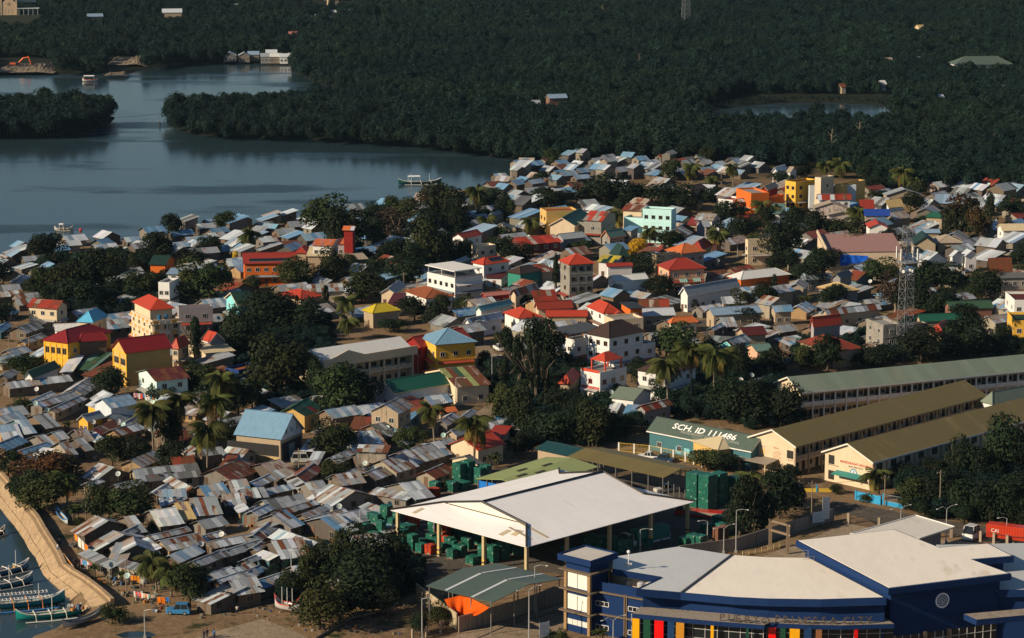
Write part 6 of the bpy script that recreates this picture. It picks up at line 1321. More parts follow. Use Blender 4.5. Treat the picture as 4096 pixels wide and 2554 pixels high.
sheet('yard', [T1(900, 420), T1(1700, 60), T1(2500, -150), T2(2000, 150), T2(2200, 480), T2(1200, 760), T2(480, 900), T1(1900, 860), T1(1500, 1000)], 'yard', .02)
sheet('clearing', gm_([(0, 1290), (620, 1290), (560, 1400), (260, 1380), (-140, 1300)], lambda x, y: U(1, 2, x, y)), 'concrete', .03)
def puddle(pts): o = sheet('puddle', pts, 'water', .05); return o
puddle(gm_([(1090, 1480), (1200, 1450), (1400, 1450), (1480, 1480), (1400, 1505), (1160, 1510)], TT0))
# seawall: crown, parapet and sloping slabs
top = [(-40, -40), (20, 30), (90, 115), (160, 210), (300, 375), (365, 490), (430, 595), (500, 705), (560, 835), (640, 893), (760, 965), (880, 1055), (945, 1112), (1005, 1170)]
foot = [(-90, 230), (-10, 315), (70, 420), (140, 500), (215, 615), (255, 700), (315, 765), (345, 840), (385, 925), (448, 990), (508, 1045), (560, 1100), (640, 1180), (720, 1290)]
Tp = [TT0(x, y, 1.1) for x, y in top]; Fp = [U(0, 3, x, y, -.4) for x, y in foot]
base = Tp[6].copy(); base.z = GZ; SWL = thing('seawall', 'sunlit sloping concrete seawall curving round the fishing harbour', 'seawall', base)
for i in range(len(Tp)-1):
    p, q, r_, s_ = Tp[i], Tp[i+1], Fp[i+1], Fp[i]
    for j in range(2):
        for k in range(2):
            u0, u1 = j/2, (j+1)/2; A = lambda u, v: (p.lerp(q, u)).lerp(s_.lerp(r_, u), v)
            e = .006; sag = random.uniform(-.05, .02)
            m = LB(base); m.slab([A(u0+e, .5+.5*k-.01)+Vector((0, 0, sag)), A(u1-e, .5+.5*k-.01)+Vector((0, 0, sag)), A(u1-e, .5*k+.01)+Vector((0, 0, sag)), A(u0+e, .5*k+.01)+Vector((0, 0, sag))], .35)
            m.build('revetment_slab', 'wallstone', SWL)
    dv = (q-p).normalized(); nn = Vector((-dv.y, dv.x, 0)); nn = nn if nn.x > 0 or nn.y > 0 else -nn
    nn = Vector((dv.y, -dv.x, 0)); nn = nn if nn.x > 0 else -nn
    for lo, hi, w0, w1, nm in ((-1.4, .0, 0, 1.5, 'crown_block'), (.0, .55, .75, 1.5, 'parapet_block')):
        m = LB(base); Pq = [(p+nn*w0), (q+nn*w0), (q+nn*w1), (p+nn*w1)]; Pq = ccw([(v.x, v.y) for v in Pq]); m.prism(Pq, p.z+lo-.2, p.z+hi); m.build(nm, 'wallstone', SWL)
# perimeter walls and fences
def wall(pts, h, label, col=(.32, .26, .19, .6), name='perimeter_wall', cat='wall', post=0, th_=.2, group=None):
    base = pts[0].copy(); base.z = GZ; t = thing(name, label, cat, base, group=group)
    for p, q in zip(pts, pts[1:]):
        d = (q-p); L_ = d.length; n = max(1, round(L_/4)); mw = Matrix.Translation(Vector((p.x, p.y, GZ))-base) @ Matrix.Rotation(math.atan2(d.y, d.x), 4, 'Z')
        for i in range(n):
            part('wall_panel', cached(('wp', round(L_/n, 1), h, th_), lambda: MB().box(0, -th_/2, -.3, round(L_/n, 1)-.02, th_/2, h).me('wall_panel')), 'wall', t, (*vary(col[:3], .1), col[3]), mw @ Matrix.Translation((i*L_/n, 0, 0)))
            if post: part('post', cached(('po', h), lambda: MB().box(-.2, -.2, -.3, .2, .2, h+.35).me('post')), 'wall', t, (*vary(col[:3], .08), .3), mw @ Matrix.Translation((i*L_/n, 0, 0)))
    return t
wall([T1(1515, 1150), T1(1900, 1440)], 3.2, 'sunlit stained block wall beneath the orange tarpaulin', (.46, .36, .23, .7))
wall([T1(1915, 1462), T1(2419, 1318), T2(482, 1165)], 3.0, 'long grey block wall along the road beside the grey-green shed', (.30, .24, .18, .7))
wall([T2(1580, 760), T2(2100, 690), T3(0, 590), T3(620, 400)], 2.6, 'stained grey wall between the crate yard and the forecourt', (.26, .23, .19, .6))
wall([T1(560, 1530), T1(900, 1330), T1(1300, 1240)], .5, 'low broken wall beneath the trees by the apron', (.2, .16, .12, .7))
wall([U(1, 2, 1290, 730), U(1, 2, 1850, 740), U(1, 2, 2190, 770)], 1.6, 'low school wall with pale posts by the lane', (.35, .30, .2, .5), post=1)
def fence(pts, h, label, col, n_per=2.2, name='fence', pane=None, rail=None, postcol=None, ps=.16):
    base = pts[0].copy(); base.z = GZ; t = thing(name, label, 'fence', base)
    for p, q in zip(pts, pts[1:]):
        d = q-p; L_ = d.length; n = max(1, round(L_/n_per)); mw = Matrix.Translation(Vector((p.x, p.y, GZ))-base) @ Matrix.Rotation(math.atan2(d.y, d.x), 4, 'Z')
        for i in range(n+1): part('post', cached(('fp', h, ps), lambda: MB().box(-ps, -ps, -.2, ps, ps, h).me('post')), 'wall', t, (*(postcol or col), .2), mw @ Matrix.Translation((i*L_/n, 0, 0)))
        for i in range(n):
            if pane: part('panel', cached(('fpan', round(L_/n, 1), pane), lambda: MB().box(ps, -.05, -.1, round(L_/n, 1)-ps, .05, pane).me('panel')), 'wall', t, (*vary(col, .06), .2), mw @ Matrix.Translation((i*L_/n, 0, 0)))
            if rail:
                m = MB(); w = L_/n
                for zz in (pane or .2, h-.15): m.box(ps, -.03, zz, w-ps, .03, zz+.07)
                for k in range(1, int(w/.35)): m.box(k*.35-.012, -.012, pane or .2, k*.35+.012, .012, h-.1)
                m.build('rail_panel', 'plain', t, rail, mw=mw @ Matrix.Translation((i*L_/n, 0, 0)))
    return t
fence([U(2, 2, 1010, 1248), U(2, 2, 1300, 1275), U(2, 2, 1640, 1340), U(2, 2, 1800, 1395)], 2.2, 'white-posted school fence with yellow rail frames', (.62, .58, .5), 3.6, rail=(.65, .42, .05), postcol=(.66, .64, .6))
fence([T3(830, 200), T3(1060, 250)], 2.0, 'bright blue gate fence before the painted school block', (.03, .27, .50), 2.6, pane=1.8)
fence([T3(1090, 250), T3(1290, 290)], 2.4, 'bright blue wall with railings beside the blue gate', (.03, .27, .50), 4.0, pane=.9, rail=(.25, .3, .35))
fence([T3(300, 130), T3(620, 130)], 1.6, 'blue and yellow school fence hung with banners', (.60, .40, .05), 3.0, pane=.8, postcol=(.03, .27, .50))
fence([T3(760, 430), T3(1050, 470), T3(1270, 480)], 2.2, 'dark sliding gate and fence behind the gatehouse', (.30, .24, .18), 4.5, rail=(.035, .03, .03), ps=.25)
fence([T3(1600, 560), T3(1860, 560), T3(2010, 600), T3(2260, 640), T3(2450, 660)], 2.2, 'iron railing with pale posts before the red container', (.34, .27, .2), 3.2, rail=(.04, .035, .03), ps=.25)
fence([T2(2180, 740), T2(2419, 690), T3(160, 650)], 1.1, 'yellow pipe railing along the ramp', (.55, .42, .18), 1.6, rail=(.55, .42, .18), ps=.05)
fence([T1(1480, 1540), T1(1610, 1510), T1(1745, 1470), T1(1900, 1425)], 2.2, 'rusty gate and posts at the roadside lot', (.34, .27, .2), 3.0, rail=(.06, .045, .035))
# entrance portal
base = T3(20, 668); t = thing('portal_frame', 'tall brown concrete portal frame standing alone by the ramp', 'portal', base)
q = T3(186, 716)-base; d = q.normalized(); 
for o_ in (Vector((0, 0, 0)), q): MB().box(o_.x-.3, o_.y-.3, -.1, o_.x+.3, o_.y+.3, 6.0).build('pier', 'wall', t, (.20, .145, .10, .4))
for zz in (6.0, 4.1): MB().slab([Vector((0, 0, zz))-d*.5+Vector((0, -.35, 0)), q+d*.5+Vector((0, -.35, zz)), q+d*.5+Vector((0, .35, zz)), Vector((0, .35, zz))-d*.5], .4).build('lintel', 'wall', t, (.20, .145, .10, .4))
# ---------------------------------------------------------------- lamps, poles, masts
def lamp(p, h, arm, label, double=False, col=(.42, .43, .43), group=None):
    t = thing('street_lamp', label, 'street lamp', p, 0, group)
    MB().tube([(0, 0, -.1), (0, 0, h*.6), (0, 0, h)], [.13, .10, .07], 6).build('pole', 'steel', t, col)
    MB().box(-.25, -.25, -.1, .25, .25, .5).build('base_block', 'wall', t, (.3, .28, .25, .3))
    for k in ([1, -1] if double else [1]):
        dx, dy = arm[0]*k, arm[1]*k
        MB().tube([(0, 0, h-.02), (dx*.5, dy*.5, h+.25+(.35 if double else 0)), (dx, dy, h+.15+(.6 if double and k > 0 else 0))], [.06, .05, .04], 5).build('arm', 'steel', t, col)
        e = Vector((dx, dy, h+.12+(.6 if double and k > 0 else 0))); u = Vector((dx, dy, 0)).normalized()*.35
        MB().tube([e-u*.3, e+u], [.07, .12], 5).build('lamp_head', 'plain', t, (.6, .6, .58))
def LAMPS(c, r, s, where):
    for q in s.split():
        v = q.split(','); x, y, yt = map(float, v[:3]); p = U(c, r, x, y); h = (y-yt)/2.3623/ppm(p); k = v[3] if len(v) > 3 else 'r'
        lamp(p, max(5, min(11, h)), {'r': (2.0, -.2), 'l': (-1.6, -.2), 'd': (1.8, .6)}[k[0]], '%s street lamp %s' % ('two-armed' if k[0] == 'd' else 'orange-painted' if len(k) > 1 else 'single-armed', where), k[0] == 'd', (.60, .26, .03) if len(k) > 1 else (.42, .43, .43), 'street lamps '+where)
LAMPS(2, 3, '215,1262,815 160,1545,1040,d 955,1640,1330,d', 'on the roadside beside the navy hall'); LAMPS(2, 3, '2115,702,290 2000,710,545,d 1845,640,425,l 1210,720,540', 'along the crate yard wall')
LAMPS(3, 3, '1680,612,280,d 2250,610,375,l 740,1560,1390,l 1250,520,400,d', 'around the forecourt'); LAMPS(1, 3, '1570,1530,1125 1940,1330,1060', 'by the orange tarpaulin lot'); LAMPS(1, 3, '985,520,375 335,930,765', 'beside the crate yard shanties'); LAMPS(0, 3, '1370,1512,1240', 'on the bare harbour ground')
LAMPS(1, 2, '2230,690,330 1890,840,545 2075,180,65', 'along the lane by the green-roofed house'); LAMPS(1, 2, '540,970,720', 'behind the chapel'); LAMPS(1, 1, '1520,1315,1175,lo 2015,1270,1060,l', 'before the white roof-deck house'); LAMPS(0, 2, '275,345,170,lo', 'on the corner left of the yellow building'); LAMPS(2, 1, '2130,945,755,l', 'on the market road'); LAMPS(3, 1, '2140,915,710', 'near the lattice mast'); LAMPS(2, 2, '2060,1370,1120,l', 'beside the numbered school roof')
POLES = []
def pole(c, r, x, y, yt, label, col=(.22, .17, .12)):
    p = U(c, r, x, y); h = max(6, min(13, (y-yt)/2.3623/ppm(p))); t = thing('utility_pole', label, 'utility pole', p, random.uniform(-.4, .4), 'utility poles')
    MB().tube([(0, 0, -.1), (0, 0, h)], [.15, .10], 6).build('pole', 'plain', t, col)
    MB().box(-.9, -.05, h-.7, .9, .05, h-.58).build('crossarm', 'plain', t, (.15, .11, .08))
    m = MB()
    for k in (-.8, -.3, .3, .8): m.tube([(k, 0, h-.58), (k, 0, h-.38)], .05, 5)
    m.build('insulators', 'plain', t, (.35, .30, .26)); POLES.append(p+Vector((0, 0, h-.4)))
for c, r, x, y, yt, lb in ((1,1,1397,1280,1060,'by the grey tin gable house'), (1,2,755,1300,945,'with bunting tied beside the chapel'), (1,2,1530,535,335,'at the corner of the cream school'), (1,2,405,1470,1310,'in the shanty clearing'), (2,2,1955,1240,1040,'carrying transformers before the cream porch'), (2,2,245,1150,970,'under trees left of the murals'), (3,1,2010,920,705,'leaning beside a lamp near the mast'), (3,1,100,630,460,'by the market road'), (0,3,815,390,145,'in the trees behind the seawall'), (3,3,410,430,10,'with posters before the school gate'), (3,3,290,300,10,'beneath the dark yard trees'), (3,3,1100,260,-40,'behind the blue gate'), (0,2,85,350,150,'with grey transformers at the left edge'), (2,1,1650,1410,1160,'before the long white gable house'), (2,1,770,790,600,'before the bare concrete annex'), (3,3,1620,365,-90,'tallest on the dark slope'), (1,1,2165,1500,1345,'before the pale teal roof'), (2,1,1977,240,110,'in the far shanty rows'), (0,3,1195,1080,930,'among laundry by the seawall path')):
    pole(c, r, x, y, yt, 'utility pole '+lb)
def wire(pts, label, rad=.022, col=(.02, .02, .02)):
    base = pts[0].copy(); t = thing('power_line', label, 'cable', base, group='overhead cables')
    for p, q in zip(pts, pts[1:]):
        for k in (-.3, .3):
            m = LB(base); P = []
            for i in range(11): u = i/10; v = p.lerp(q, u); v.z -= (q-p).length*.02*4*u*(1-u); v.x += k; P.append(v)
            m.tube(P, rad, 4); m.build('wire', 'plain', t, col)
wire([POLES[5], POLES[4]], 'overhead cables strung across the school yard'); wire([POLES[1], POLES[2]], 'overhead cables above the chapel lane'); wire([POLES[2], POLES[0]], 'overhead cables between the school corner and the roof-deck house'); wire([POLES[10], POLES[9], POLES[11]], 'overhead cables by the school gate'); wire([POLES[13], POLES[14]], 'overhead cables past the concrete tower house')
def mast(p, h, w0, w1, seg, label, ant=True, leg=.14):
    t = thing('lattice_mast', label, 'mast', p, .5)
    W_ = lambda z: w0+(w1-w0)*z/h
    cs = ((-1, -1), (1, -1), (1, 1), (-1, 1))
    for sx_, sy_ in cs: MB().tube([(sx_*W_(0)/2, sy_*W_(0)/2, -.2), (sx_*W_(h)/2, sy_*W_(h)/2, h)], [leg, leg*.7], 5).build('leg', 'steel', t, (.25, .27, .28))
    for i in range(seg):
        z0, z1 = h*i/seg, h*(i+1)/seg; m = MB()
        for k in range(4):
            a_, b_ = cs[k], cs[(k+1) % 4]; P0 = Vector((a_[0]*W_(z0)/2, a_[1]*W_(z0)/2, z0)); P1 = Vector((b_[0]*W_(z0)/2, b_[1]*W_(z0)/2, z0)); Q0 = Vector((a_[0]*W_(z1)/2, a_[1]*W_(z1)/2, z1)); Q1 = Vector((b_[0]*W_(z1)/2, b_[1]*W_(z1)/2, z1))
            m.tube([P0, Q1], leg*.45, 4).tube([P1, Q0], leg*.45, 4).tube([Q0, Q1], leg*.5, 4)
        m.build('bracing', 'steel', t, (.25, .27, .28))
    if ant:
        zt = h*.73; m = MB(); s = W_(zt)*.5+1.1; m.box(-s, -s, zt, s, s, zt+.08); m.build('platform', 'steel', t, (.3, .3, .3))
        for k in range(4):
            an = k*1.57+.4; x, y = math.cos(an)*s*1.35, math.sin(an)*s*1.35
            f = MB().tube([(math.cos(an)*s*.7, math.sin(an)*s*.7, zt+1.6), (x, y, zt+1.6)], .05, 4).tube([(x, y, zt-1), (x, y, zt+4)], .05, 4).build('antenna_arm', 'steel', t, (.35, .36, .37))
            MB().box(x-.22, y-.16, zt+.9, x+.22, y+.16, zt+3.9).build('panel_antenna', 'plain', f, (.66, .65, .62))
            MB().tube([(math.cos(an)*1.6, math.sin(an)*1.6, zt-2.2), (math.cos(an)*1.95, math.sin(an)*1.95, zt-2.2)], .45, 10).build('dish_antenna', 'plain', t, (.55, .55, .53))
p = U(3, 2, 1290, 385); mast(p, 36, 3.6, 2.0, 15, 'tall grey lattice phone mast with white panel antennas', True, .085)
p = U(2, 0, 1643, 285); mast(Vector((p.x, p.y, hz(p.x, p.y))), 38, 5.0, 2.6, 12, 'slender lattice mast rising from the far forest', False, .16)
# camera mast on the terrace, roof ladder
p = Z2(722, 420, 8.0); t = thing('camera_mast', 'white camera mast with loudspeakers on the navy hall terrace', 'mast', p)
MB().tube([(0, 0, -.1), (0, 0, 6.0)], .09, 6).build('pole', 'plain', t, (.66, .66, .66)); MB().sphere((0, 0, 6.2), .32, 10, 6).build('radome', 'plain', t, (.72, .72, .72)); MB().box(-.4, -.3, .1, .4, .3, .9).build('control_box', 'plain', t, (.5, .48, .45))
for k in (-1, 1): MB().tube([(0, 0, 4.0), (k*.6, -.1, 4.0)], [.08, .28], 8).build('loudspeaker', 'plain', t, (.25, .27, .28))
p = T3(330, 800, 9.7); t = thing('roof_ladder', 'thin steel access ladder on the navy hall roof', 'ladder', p)
for k in (0, .9, 2.0): MB().tube([(k, 0, -.2), (k, 0, 2.4)], .04, 4).build('upright', 'steel', t, (.3, .28, .25))
for zz in (.6, 1.2, 1.8, 2.3): MB().tube([(0, 0, zz), (2.0, 0, zz)], .035, 4).build('rung', 'steel', t, (.3, .28, .25))
# ---------------------------------------------------------------- boats
def boat(p0, p1, beam, label, hull=(.1, .3, .3), trim=(.6, .6, .58), masts=0, canopy=None, rack=False, outr=True, arms=3, oc=(.6, .56, .48), z=0.0, name='outrigger_boat', depth=1.0, ofc=None, cargo=0):
    d = p1-p0; L_ = d.length; t = thing(name, label, 'boat', (p0.x, p0.y, z), math.atan2(d.y, d.x))
    m = MB(); n = 14; prof = []
    for i in range(n+1):
        u = i/n; w = beam/2*max(.03, math.sin(math.pi*min(1, max(0, u)))**.55); sh = depth*(.75+1.0*(2*u-1)**4)
        prof.append([(u*L_, -w, sh), (u*L_, -w*.75, sh*.35), (u*L_, 0, -.25+.5*(2*u-1)**4), (u*L_, w*.75, sh*.35), (u*L_, w, sh)])
    m.V = [v for r_ in prof for v in r_]
    for i in range(n):
        for j in range(4): m.F.append((i*5+j, (i+1)*5+j, (i+1)*5+j+1, i*5+j+1))
    h = m.build('hull', 'gloss', t, hull, smooth=True)
    q = MB()
    for k in (0, 4): q.tube([Vector(r_[k])+Vector((0, 0, .04)) for r_ in prof], .10, 5)
    q.build('gunwale', 'plain', h, trim)
    q = MB()
    for i in range(2, n-2): a_, b_ = prof[i], prof[i+1]; q.poly([Vector(a_[0])+Vector((0, 0, -.22)), Vector(b_[0])+Vector((0, 0, -.22)), Vector(b_[4])+Vector((0, 0, -.22)), Vector(a_[4])+Vector((0, 0, -.22))])
    q.build('deck', 'plain', t, vary((.42, .36, .27), .3))
    if outr:
        ow = beam*.5+L_*.13
        for k in range(arms):
            x = L_*(.28+.46*k/max(1, arms-1)); MB().tube([(x, -ow, .15), (x, -ow*.6, depth*.95), (x, ow*.6, depth*.95), (x, ow, .15)], .10, 5).build('outrigger_arm', 'plain', t, oc)
        for s_ in (-1, 1): MB().tube([(L_*.12, s_*ow, .2), (L_*.5, s_*ow, .1), (L_*.9, s_*ow, .2)], .14, 5).build('outrigger_float', 'plain', t, ofc or trim)
    if rack:
        for s_ in (-1, 1):
            f = MB().box(L_*.2, s_*beam*.55-.05, depth*1.35, L_*.82, s_*beam*.55+.05, depth*1.35+.08).box(L_*.2, s_*beam*1.25-.05, depth*1.35, L_*.82, s_*beam*1.25+.05, depth*1.35+.08).build('side_rack', 'plain', t, (.60, .58, .54))
            for k in range(16): x = L_*(.2+.62*k/15); y0, y1 = sorted((s_*beam*.5, s_*beam*1.3)); MB().box(x-.06, y0, depth*1.35+.08, x+.06, y1, depth*1.35+.16).build('rack_slat', 'plain', f, (.70, .68, .64))
    for k in range(masts): x = L_*(.3+.42*k/max(1, masts-1)) if masts > 1 else L_*.55; MB().tube([(x, 0, .3), (x, 0, 4.2)], [.08, .06], 6).build('mast', 'plain', t, (.58, .57, .54))
    if canopy:
        x0, x1, hc, cc = canopy
        f = MB().slab([(L_*x0, -beam*.5, hc), (L_*x1, -beam*.5, hc), (L_*x1, 0, hc+.4), (L_*x0, 0, hc+.4)], .05).slab([(L_*x0, 0, hc+.4), (L_*x1, 0, hc+.4), (L_*x1, beam*.5, hc), (L_*x0, beam*.5, hc)], .05).build('canopy', 'cloth', t, cc)
        for x in (x0+.01, x1-.01):
            for y in (-.45, .45): MB().tube([(L_*x, beam*y, depth*.5), (L_*x, beam*y, hc)], .05, 5).build('canopy_post', 'plain', t, (.5, .48, .44))
    for k in range(cargo): x = L_*(.25+.5*random.random()); c_ = random.choice([(.6, .25, .03), (.5, .3, .1), (.1, .2, .4), (.5, .48, .44)]); MB().box(x-.3, -.35, depth*.5, x+.3, .25, depth*.5+.55).build('cargo_box', 'plain', t, c_)
    return t
def Z3(x, y, z=.3): return S(x/3.33, 2100+y/3.33, z)
boat(Z3(212, 1262), Z3(1092, 1175), 1.7, 'teal outrigger boat moored at the harbour ramp', (.02, .36, .30), (.62, .60, .55), 1, outr=True, oc=(.62, .58, .48), depth=1.25)
boat(Z3(-380, 1130), Z3(868, 1020), 1.9, 'blue and white boat with slatted side racks and two masts', (.02, .26, .33), (.55, .56, .56), 2, rack=True, arms=4, oc=(.70, .24, .04), ofc=(.04, .20, .50), depth=1.5)
boat(Z3(-260, 870), Z3(440, 742), 1.6, 'slim blue boat moored behind the slatted boat', (.05, .20, .34), (.5, .5, .5), 1, depth=1.2)
boat(Z3(-250, 700), Z3(392, 560), 1.7, 'blue-bowed boat with tall white mast frame in the harbour', (.04, .17, .36), (.52, .5, .46), 2, depth=1.2, cargo=3)
boat(Z3(-200, 170), Z3(70, 95), 1.4, 'dark outrigger boat tied at the upper seawall', (.05, .07, .08), (.4, .36, .3), 0, depth=1.0)
boat(S(840/3.33, 2100+1395/3.33, GZ+.2), S(1365/3.33, 2100+1210/3.33, GZ+.2), 1.3, 'white and grey boat hull lying on the harbour ground', (.42, .44, .46), (.05, .08, .12), outr=False, z=GZ+.25, name='beached_boat')
boat(TT0(640, 455), TT0(535, 335), 1.2, 'small pale blue skiff drawn up under the trees', (.45, .52, .56), (.05, .20, .42), outr=False, z=GZ+.2, name='beached_boat', depth=.8)
boat(T1(180, 1250), T1(410, 1290), 2.0, 'red, white and blue boat propped on land with striped poles', (.55, .53, .52), (.50, .04, .03), 3, outr=False, z=GZ+.5, name='beached_boat', depth=1.5)
boat(U(1, 1, 1345, 232, 0), U(1, 1, 1752, 222, 0), 2.2, 'large dark green fishing boat with white awning far out on the bay', (.02, .10, .085), (.52, .54, .52), 2, canopy=(.22, .50, 3.0, (.62, .64, .66)), arms=3, depth=1.3, cargo=5, oc=(.5,.5,.48))
boat(U(0, 1, 515, 670, 0), U(0, 1, 692, 668, 0), 1.6, 'small white boat with people and cargo beside a red buoy', (.50, .48, .44), (.4, .38, .34), 0, canopy=(.25, .48, 2.2, (.6, .6, .58)), depth=1.0, cargo=5)
boat(U(0, 1, 1412, 742, 0), U(0, 1, 1628, 738, 0), 1.5, 'pale boat with a white sheet awning off the waterfront', (.42, .38, .30), (.35, .3, .24), 1, canopy=(.4, .62, 2.4, (.62, .62, .62)), depth=.9, cargo=2)
boat(U(0, 1, 1635, 752, 0), U(0, 1, 1848, 745, 0), 1.4, 'brown boat loaded with poles off the waterfront', (.16, .11, .08), (.25, .19, .14), 0, depth=.9, cargo=2)
boat(U(0, 1, 165, 1010, 0), U(0, 1, 425, 1008, 0), 1.6, 'grey-blue boat with white awning tied at the stilt platforms', (.22, .25, .28), (.35, .10, .06), 0, canopy=(.1, .4, 2.8, (.62, .62, .62)), depth=1.0)
boat(U(0, 0, 778, 772, 0), U(0, 0, 925, 772, 0), 2.4, 'white ferry boat with long roof and red ends on the far channel', (.50, .50, .50), (.40, .04, .03), 0, canopy=(.1, .78, 3.0, (.62, .62, .62)), outr=False, depth=1.2, name='ferry_boat')
boat(U(0, 1, 345, 785, 0), U(0, 1, 490, 780, 0), 1.5, 'low boat under an orange tarpaulin near the fish rafts', (.10, .09, .09), (.3, .25, .2), 0, canopy=(.1, .8, 1.5, (.62, .10, .02)), depth=.9)
boat(U(1, 1, 915, 525, 0), U(1, 1, 1075, 560, 0), 2.0, 'white and green fishing boat behind the waterside tree', (.10, .30, .26), (.5, .48, .44), 3, canopy=(.1, .5, 3.0, (.6, .6, .6)), depth=1.4)
boat(U(0, 1, 1750, 775, 0), U(0, 1, 1870, 770, 0), 1.1, 'little green canoe off the waterfront', (.03, .26, .18), (.2, .3, .25), outr=False, depth=.6, name='canoe')
for (c, r, x, y, w, dp, lb) in ((0,1,520,775,330,6,'bamboo fish raft off the left waterfront'), (0,1,760,800,110,5,'small bamboo raft draped with nets'), (0,1,480,815,60,4,'cluttered raft beside the orange-covered boat')):
    p = U(c, r, x, y, 0); L_ = w/2.3623/ppm(p); t = thing('fish_raft', lb, 'raft', (p.x, p.y, 0))
    for k in range(int(L_/.8)): MB().tube([(k*.8, 0, .15), (k*.8+.3, dp, .15)], .10, 5).build('bamboo_pole', 'plain', t, vary((.20, .16, .11), .3))
    for k in range(3): MB().tube([(0, dp*k/2, .32), (L_, dp*k/2, .32)], .10, 5).build('cross_pole', 'plain', t, (.17, .13, .09))
p = U(0, 1, 762, 670, 0); t = thing('buoy', 'round red buoy beside the small white boat', 'buoy', p); MB().sphere((0, 0, .3), .55, 10, 6).build('float', 'gloss', t, (.6, .05, .02)); MB().tube([(0, 0, .7), (0, 0, 1.1)], .05, 5).build('ring', 'plain', t, (.2, .2, .2))
p = U(0, 0, 1510, 1195, 0); t = thing('channel_marker', 'dark channel marker post standing between the mangroves', 'marker', p); MB().tube([(0, 0, -1), (0, 0, 2.0)], .35, 7).build('pile', 'plain', t, (.03, .03, .03)); MB().tube([(0, 0, 2.0), (-.2, 0, 6.2)], .07, 5).build('staff', 'plain', t, (.16, .1, .08))
wire([U(0, 0, 1505, 1075, 6.0), U(0, 0, 1070, 1110, 5.0)], 'cable sagging across the mangrove channel', .05)
# stakes of the fish trap before the islet
base = U(0, 0, 500, 1250, 0); t = thing('fish_trap', 'row of thin stakes in the water before the mangrove islet', 'fish trap', base)
for k in range(34): q = U(0, 0, 10+31*k, 1290-70*(k/33)**2+4, 0)-base; MB().tube([(q.x, q.y, -.5), (q.x, q.y, 2.2)], .07, 4).build('stake', 'plain', t, (.16, .17, .17))
# ---------------------------------------------------------------- vehicles
def vehicle(p, th, L_, w, h, label, col, name='car', cat='car', cab=(.28, .80), bed=False, group=None, box=None):
    t = thing(name, label, cat, p, th, group); b = MB(); g = .32
    lo, mid = g, g+h*.42
    prof = [(0, lo), (0, mid-.05), (.06*L_, mid), (L_*.96, mid-.1), (L_, lo+.1), (L_, lo)]
    k = len(prof); b.V = [(x, -w/2, z) for x, z in prof]+[(x, w/2, z) for x, z in prof]; b.F = [tuple(range(k-1, -1, -1))[::-1], tuple(range(2*k-1, k-1, -1))[::-1]]+[(i, k+i, k+(i+1) % k, (i+1) % k) for i in range(k)]
    b.build('body', 'gloss', t, col)
    x0, x1 = L_*cab[0], L_*cab[1]; m = MB()
    ring = [(x0, mid, 1), (x0+.22*h, h, .86), (x1-.30*h, h, .86), (x1, mid, 1)]
    m.V = [(x, -w/2*s_, z) for x, z, s_ in ring]+[(x, w/2*s_, z) for x, z, s_ in ring]; m.F = [(0, 1, 2, 3), (7, 6, 5, 4), (0, 4, 5, 1), (2, 6, 7, 3), (1, 5, 6, 2)]
    cb = m.build('cabin', 'glass', t)
    MB().box(x0+.2*h, -w*.43, h-.04, x1-.28*h, w*.43, h+.03).build('roof', 'gloss', t, col)
    for x in (x0+.06*h, (x0+x1)/2, x1-.12*h):
        for s_ in (-1, 1): MB().tube([(x, s_*w*.5, mid), (x+(.1*h if x < (x0+x1)/2 else -.12*h if x > (x0+x1)/2 else 0), s_*w*.435, h)], .05, 4).build('pillar', 'gloss', cb, col)
    for x in (L_*.2, L_*.8):
        for s_ in (-1, 1):
            wq = MB().tube([(x, s_*(w/2-.2), .36), (x, s_*(w/2+.02), .36)], .36, 12).build('wheel', 'plain', t, (.02, .02, .02)); MB().tube([(x, s_*(w/2), .36), (x, s_*(w/2+.035), .36)], .19, 8).build('rim', 'steel', wq, (.4, .4, .4))
    for s_ in (-1, 1): MB().box(L_-.03, s_*w*.34-.14, mid-.32, L_+.02, s_*w*.34+.14, mid-.16).build('headlight', 'plain', t, (.7, .7, .65)); MB().box(-.02, s_*w*.38-.1, mid-.3, .03, s_*w*.38+.1, mid-.12).build('tail_light', 'plain', t, (.35, .02, .02))
    if bed: MB().box(.12, -w*.42, mid-.02, x0-.1, w*.42, mid+.02).build('load_bed', 'plain', t, (.05, .05, .05))
    if box:
        bx0, bx1, bh, bc = box; MB().box(L_*bx0, -w*.52, g+.5, L_*bx1, w*.52, bh).build('cargo_body', 'plain', t, bc)
    return t
vehicle(U(2,2,1390,1330), math.pi*.86, 5.2, 1.8, 1.75, 'white pickup with blue hood parked behind the yellow-railed fence', (.66, .66, .66), 'pickup_truck', 'pickup', (.30, .66), True)
vehicle(T2(1560, 120), math.pi*1.12, 5.2, 1.85, 1.8, 'silver pickup parked beneath the olive shed', (.46, .44, .41), 'pickup_truck', 'pickup', (.32, .72), True)
vehicle(U(1,2,2250,1008), .9, 2.8, 1.5, 1.75, 'blue passenger tricycle driving along the lane', (.03, .16, .40), 'tricycle', 'tricycle', (.2, .92))
vehicle(U(1,2,330,1352), .1, 5.6, 1.9, 2.2, 'white and silver jeepney parked in the shanty clearing', (.5, .5, .48), 'jeepney', 'jeepney', (.02, .72))
vehicle(U(1,2,480,1385), .2, 4.2, 1.7, 1.6, 'dark multicab parked behind the jeepney', (.10, .09, .08), 'multicab', 'van', (.1, .85))
vehicle(TT0(1800, 1285), math.pi*.97, 4.4, 1.8, 2.0, 'blue jeep parked before the front shanties', (.04, .20, .42), 'jeep', 'jeep', (.02, .70))
vehicle(U(3,2,650,165), math.pi, 4.8, 1.9, 2.0, 'white van parked before the red gable house', (.64, .64, .62), 'van', 'van', (.02, .92))
